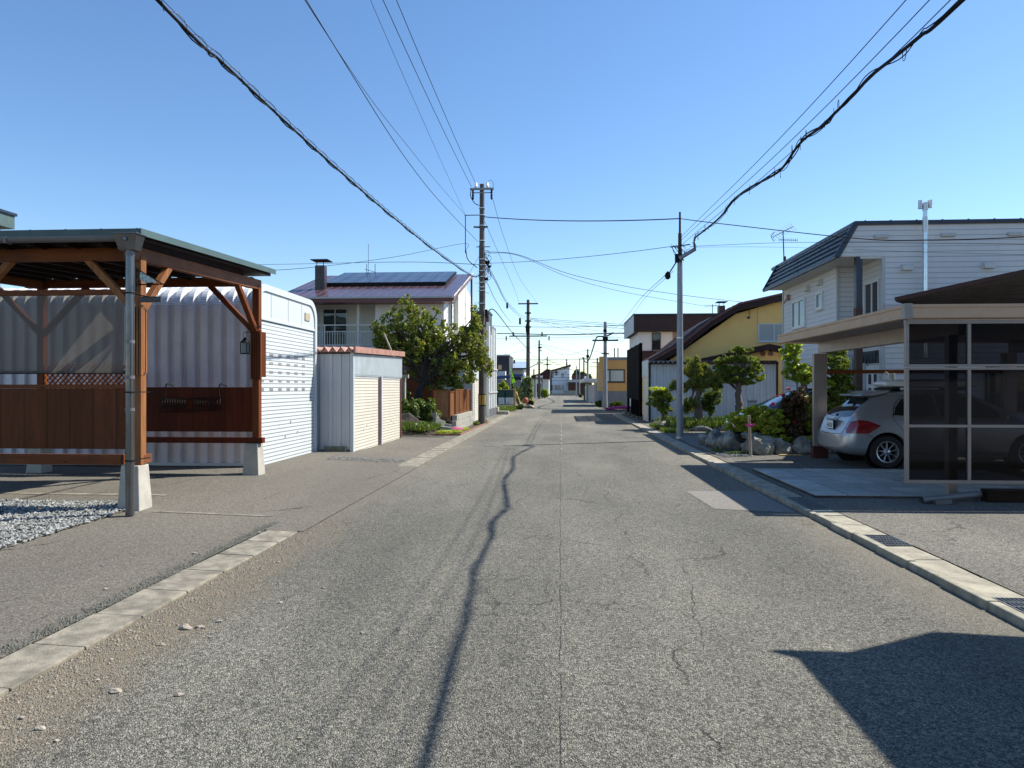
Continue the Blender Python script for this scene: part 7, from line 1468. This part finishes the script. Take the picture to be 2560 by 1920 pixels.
# near right garden
pads('yellow_green_bush', 'bright yellow green bush behind the boulders by the wooden stake', (4.9, 17.55, .3), [(4.9, 17.55, .5), (4.92, 17.55, .7)], .04, [((4.75, 17.5, .75), (.5, .35, .42)), ((5.1, 17.5, .85), (.42, .35, .38)), ((4.5, 17.7, .8), (.35, .3, .26)), ((5.0, 17.3, .5), (.4, .25, .25)), ((4.3, 18.0, .75), (.3, .4, .3))], 190, 70, .04, 'gold', 'bark', 65, cr=.09, up=.6)
pads('russet_bush', 'russet leaved bush with red blossoms in front of the dark blue car', (5.62, 17.5, .3), [(5.62, 17.5, .6), (5.65, 17.5, .9)], .05, [((5.55, 17.5, .9), (.3, .3, .55)), ((5.66, 17.4, 1.4), (.22, .25, .25)), ((5.5, 17.4, .5), (.33, .25, .25))], 110, 60, .05, 'redleaf', 'bark', 66, cr=.1, limbs=20, twigs=60)
for i, (u, v, r) in enumerate(((1971, 972, .055), (1945, 990, .045), (1957, 987, .05), (1933, 1009, .05), (1927, 1013, .04), (1988, 1055, .04))):
    p_ = P3d(u, v, 17.2); leaves('red_blossom', [(p_, (r*.75, r*.75, r*.5))], 45, .03, M['redf'], None, seed=90+i, label='red azalea blossom head on the russet bush, %s' % ('topmost on the russet bush', 'left of the highest pair', 'right of the highest pair', 'upper of the pair by the car mirror', 'lower of the pair by the car mirror', 'single low one near the carport post')[i], cat='flower', group='red blossoms')
pads('slender_tree', 'slender light green young tree left of the carport post', (6.0, 18.0, .3), [(6.0, 18, .9), (5.98, 18.0, 1.4), (5.95, 18, 1.9), (5.82, 18, 2.4)], .045, [((5.85, 17.9, 2.0), (.42, .3, .22)), ((5.7, 17.9, 2.45), (.14, .15, .3)), ((6.1, 17.8, 1.9), (.35, .3, .16)), ((5.98, 17.7, 1.15), (.35, .3, .3)), ((6.15, 17.6, .8), (.35, .25, .3)), ((5.5, 17.9, 2.3), (.12, .12, .3)), ((6.55, 17.8, 1.75), (.2, .2, .08))], 150, 34, .075, 'lime', 'barkg', 67, cr=.11, long=1.5, up=.5)
xq = XZ(2084, 0, 18.2)[0]
pads('conical_yew', 'tall dark clipped yew column between the carport post and the front door', (xq, 17.9, .1), [(xq, 17.9, 1), (xq, 17.9, 1.8), (xq, 17.9, 2.3)], .06, [((xq, 17.9, .75), (.5, .4, .6)), ((xq, 17.9, 1.5), (.42, .38, .6)), ((xq-.05, 17.9, 2.1), (.36, .34, .35)), ((xq-.08, 17.9, 2.4), (.25, .25, .18))], 260, 100, .035, 'yew', 'bark', 68, cr=.1, long=2.4, up=.4)
leaves('garden_plants', [((rg.uniform(4.6, 6.6), rg.uniform(17.1, 17.5), .38), (.16, .12, .1)) for _ in range(16)], 4200, .03, M['lime'], None, seed=12, up=.6, kind='stuff', label='small bright plants along the boulder tops by the carport post', cat='plants')
leaves('rock_weeds', [((3.75, 17.3, .1), (.12, .3, .06)), ((4.1, 16.7, .1), (.3, .1, .05)), ((4.1, 18.0, .3), (.1, .2, .12)), ((4.0, 19.3, .4), (.12, .2, .08))], 1500, .03, M['grass'], None, seed=13, up=.6, kind='stuff', label='weeds between the roadside boulders and the gravel strip', cat='weeds')
sk = thing('wooden_stake', 'weathered wooden stake with a bright pink ribbon in front of the boulders', 'stake', (4.3, 16.45, .06))
obj('shaft', MB().tube([(4.32, 16.45, .05), (4.28, 16.45, .98)], .033, 10), M['woodstake'], sk)
obj('ribbon', MB().tube([(4.3, 16.45, .73), (4.3, 16.45, .78)], .038, 10).bar((4.2, 16.42, .77), (4.3, 16.41, .755), .02, .05).bar((4.3, 16.41, .755), (4.4, 16.42, .77), .02, .04), M['pinktape'], sk)
ms = thing('notice_board', 'small grey framed board standing before the dark blue car', 'board', (4.9, 18.2, .3))
a, z1 = XZ(1867, 1000, 18.4); b, z0 = XZ(1892, 1022, 18.4); obj('panel', MB().box(a+.02, b-.02, 18.4, 18.42, z0, z1-.02), M['greyband'], ms); obj('frame', MB().box(a, a+.02, 18.38, 18.44, .2, z1).box(b-.02, b, 18.38, 18.44, .2, z1).box(a, b, 18.38, 18.44, z1-.02, z1+.005), M['grey_trim'], ms)
tag(obj('short_plank', MB().box(5.0, 5.5, 16.55, 16.66, .065, .085), M['plank']), 'short raw plank lying on the asphalt in front of the boulders', 'plank')
# far right plants
flowers('magenta_flowers', 'mat of magenta moss phlox beyond the side lane on the right', [((4.6, 52, .15), (1.0, .8, .12)), ((6.4, 53, .2), (1.0, .8, .15)), ((3.6, 51, .1), (.5, .6, .08))], 5000, .06, 'magf', 7)
bush('lane_bush', 'dark green plants at the foot of the right pole past the lane', 1487, 1512, 1000, 60, 'shrub', 70, .08, 81)
bush('lane_bush', 'overgrown plants in front of the ochre house', 1520, 1565, 1003, 54, 'shrub', 90, .08, 82)
bush('pale_bush', 'small yellow green bush at the foot of the far steel pole', 1470, 1486, 993, 76, 'gold', 50, .08, 83)
bush('far_bush', 'small bush by the thin poles before the end house', 1446, 1456, 984, 112, 'shrub', 30, .12, 84)
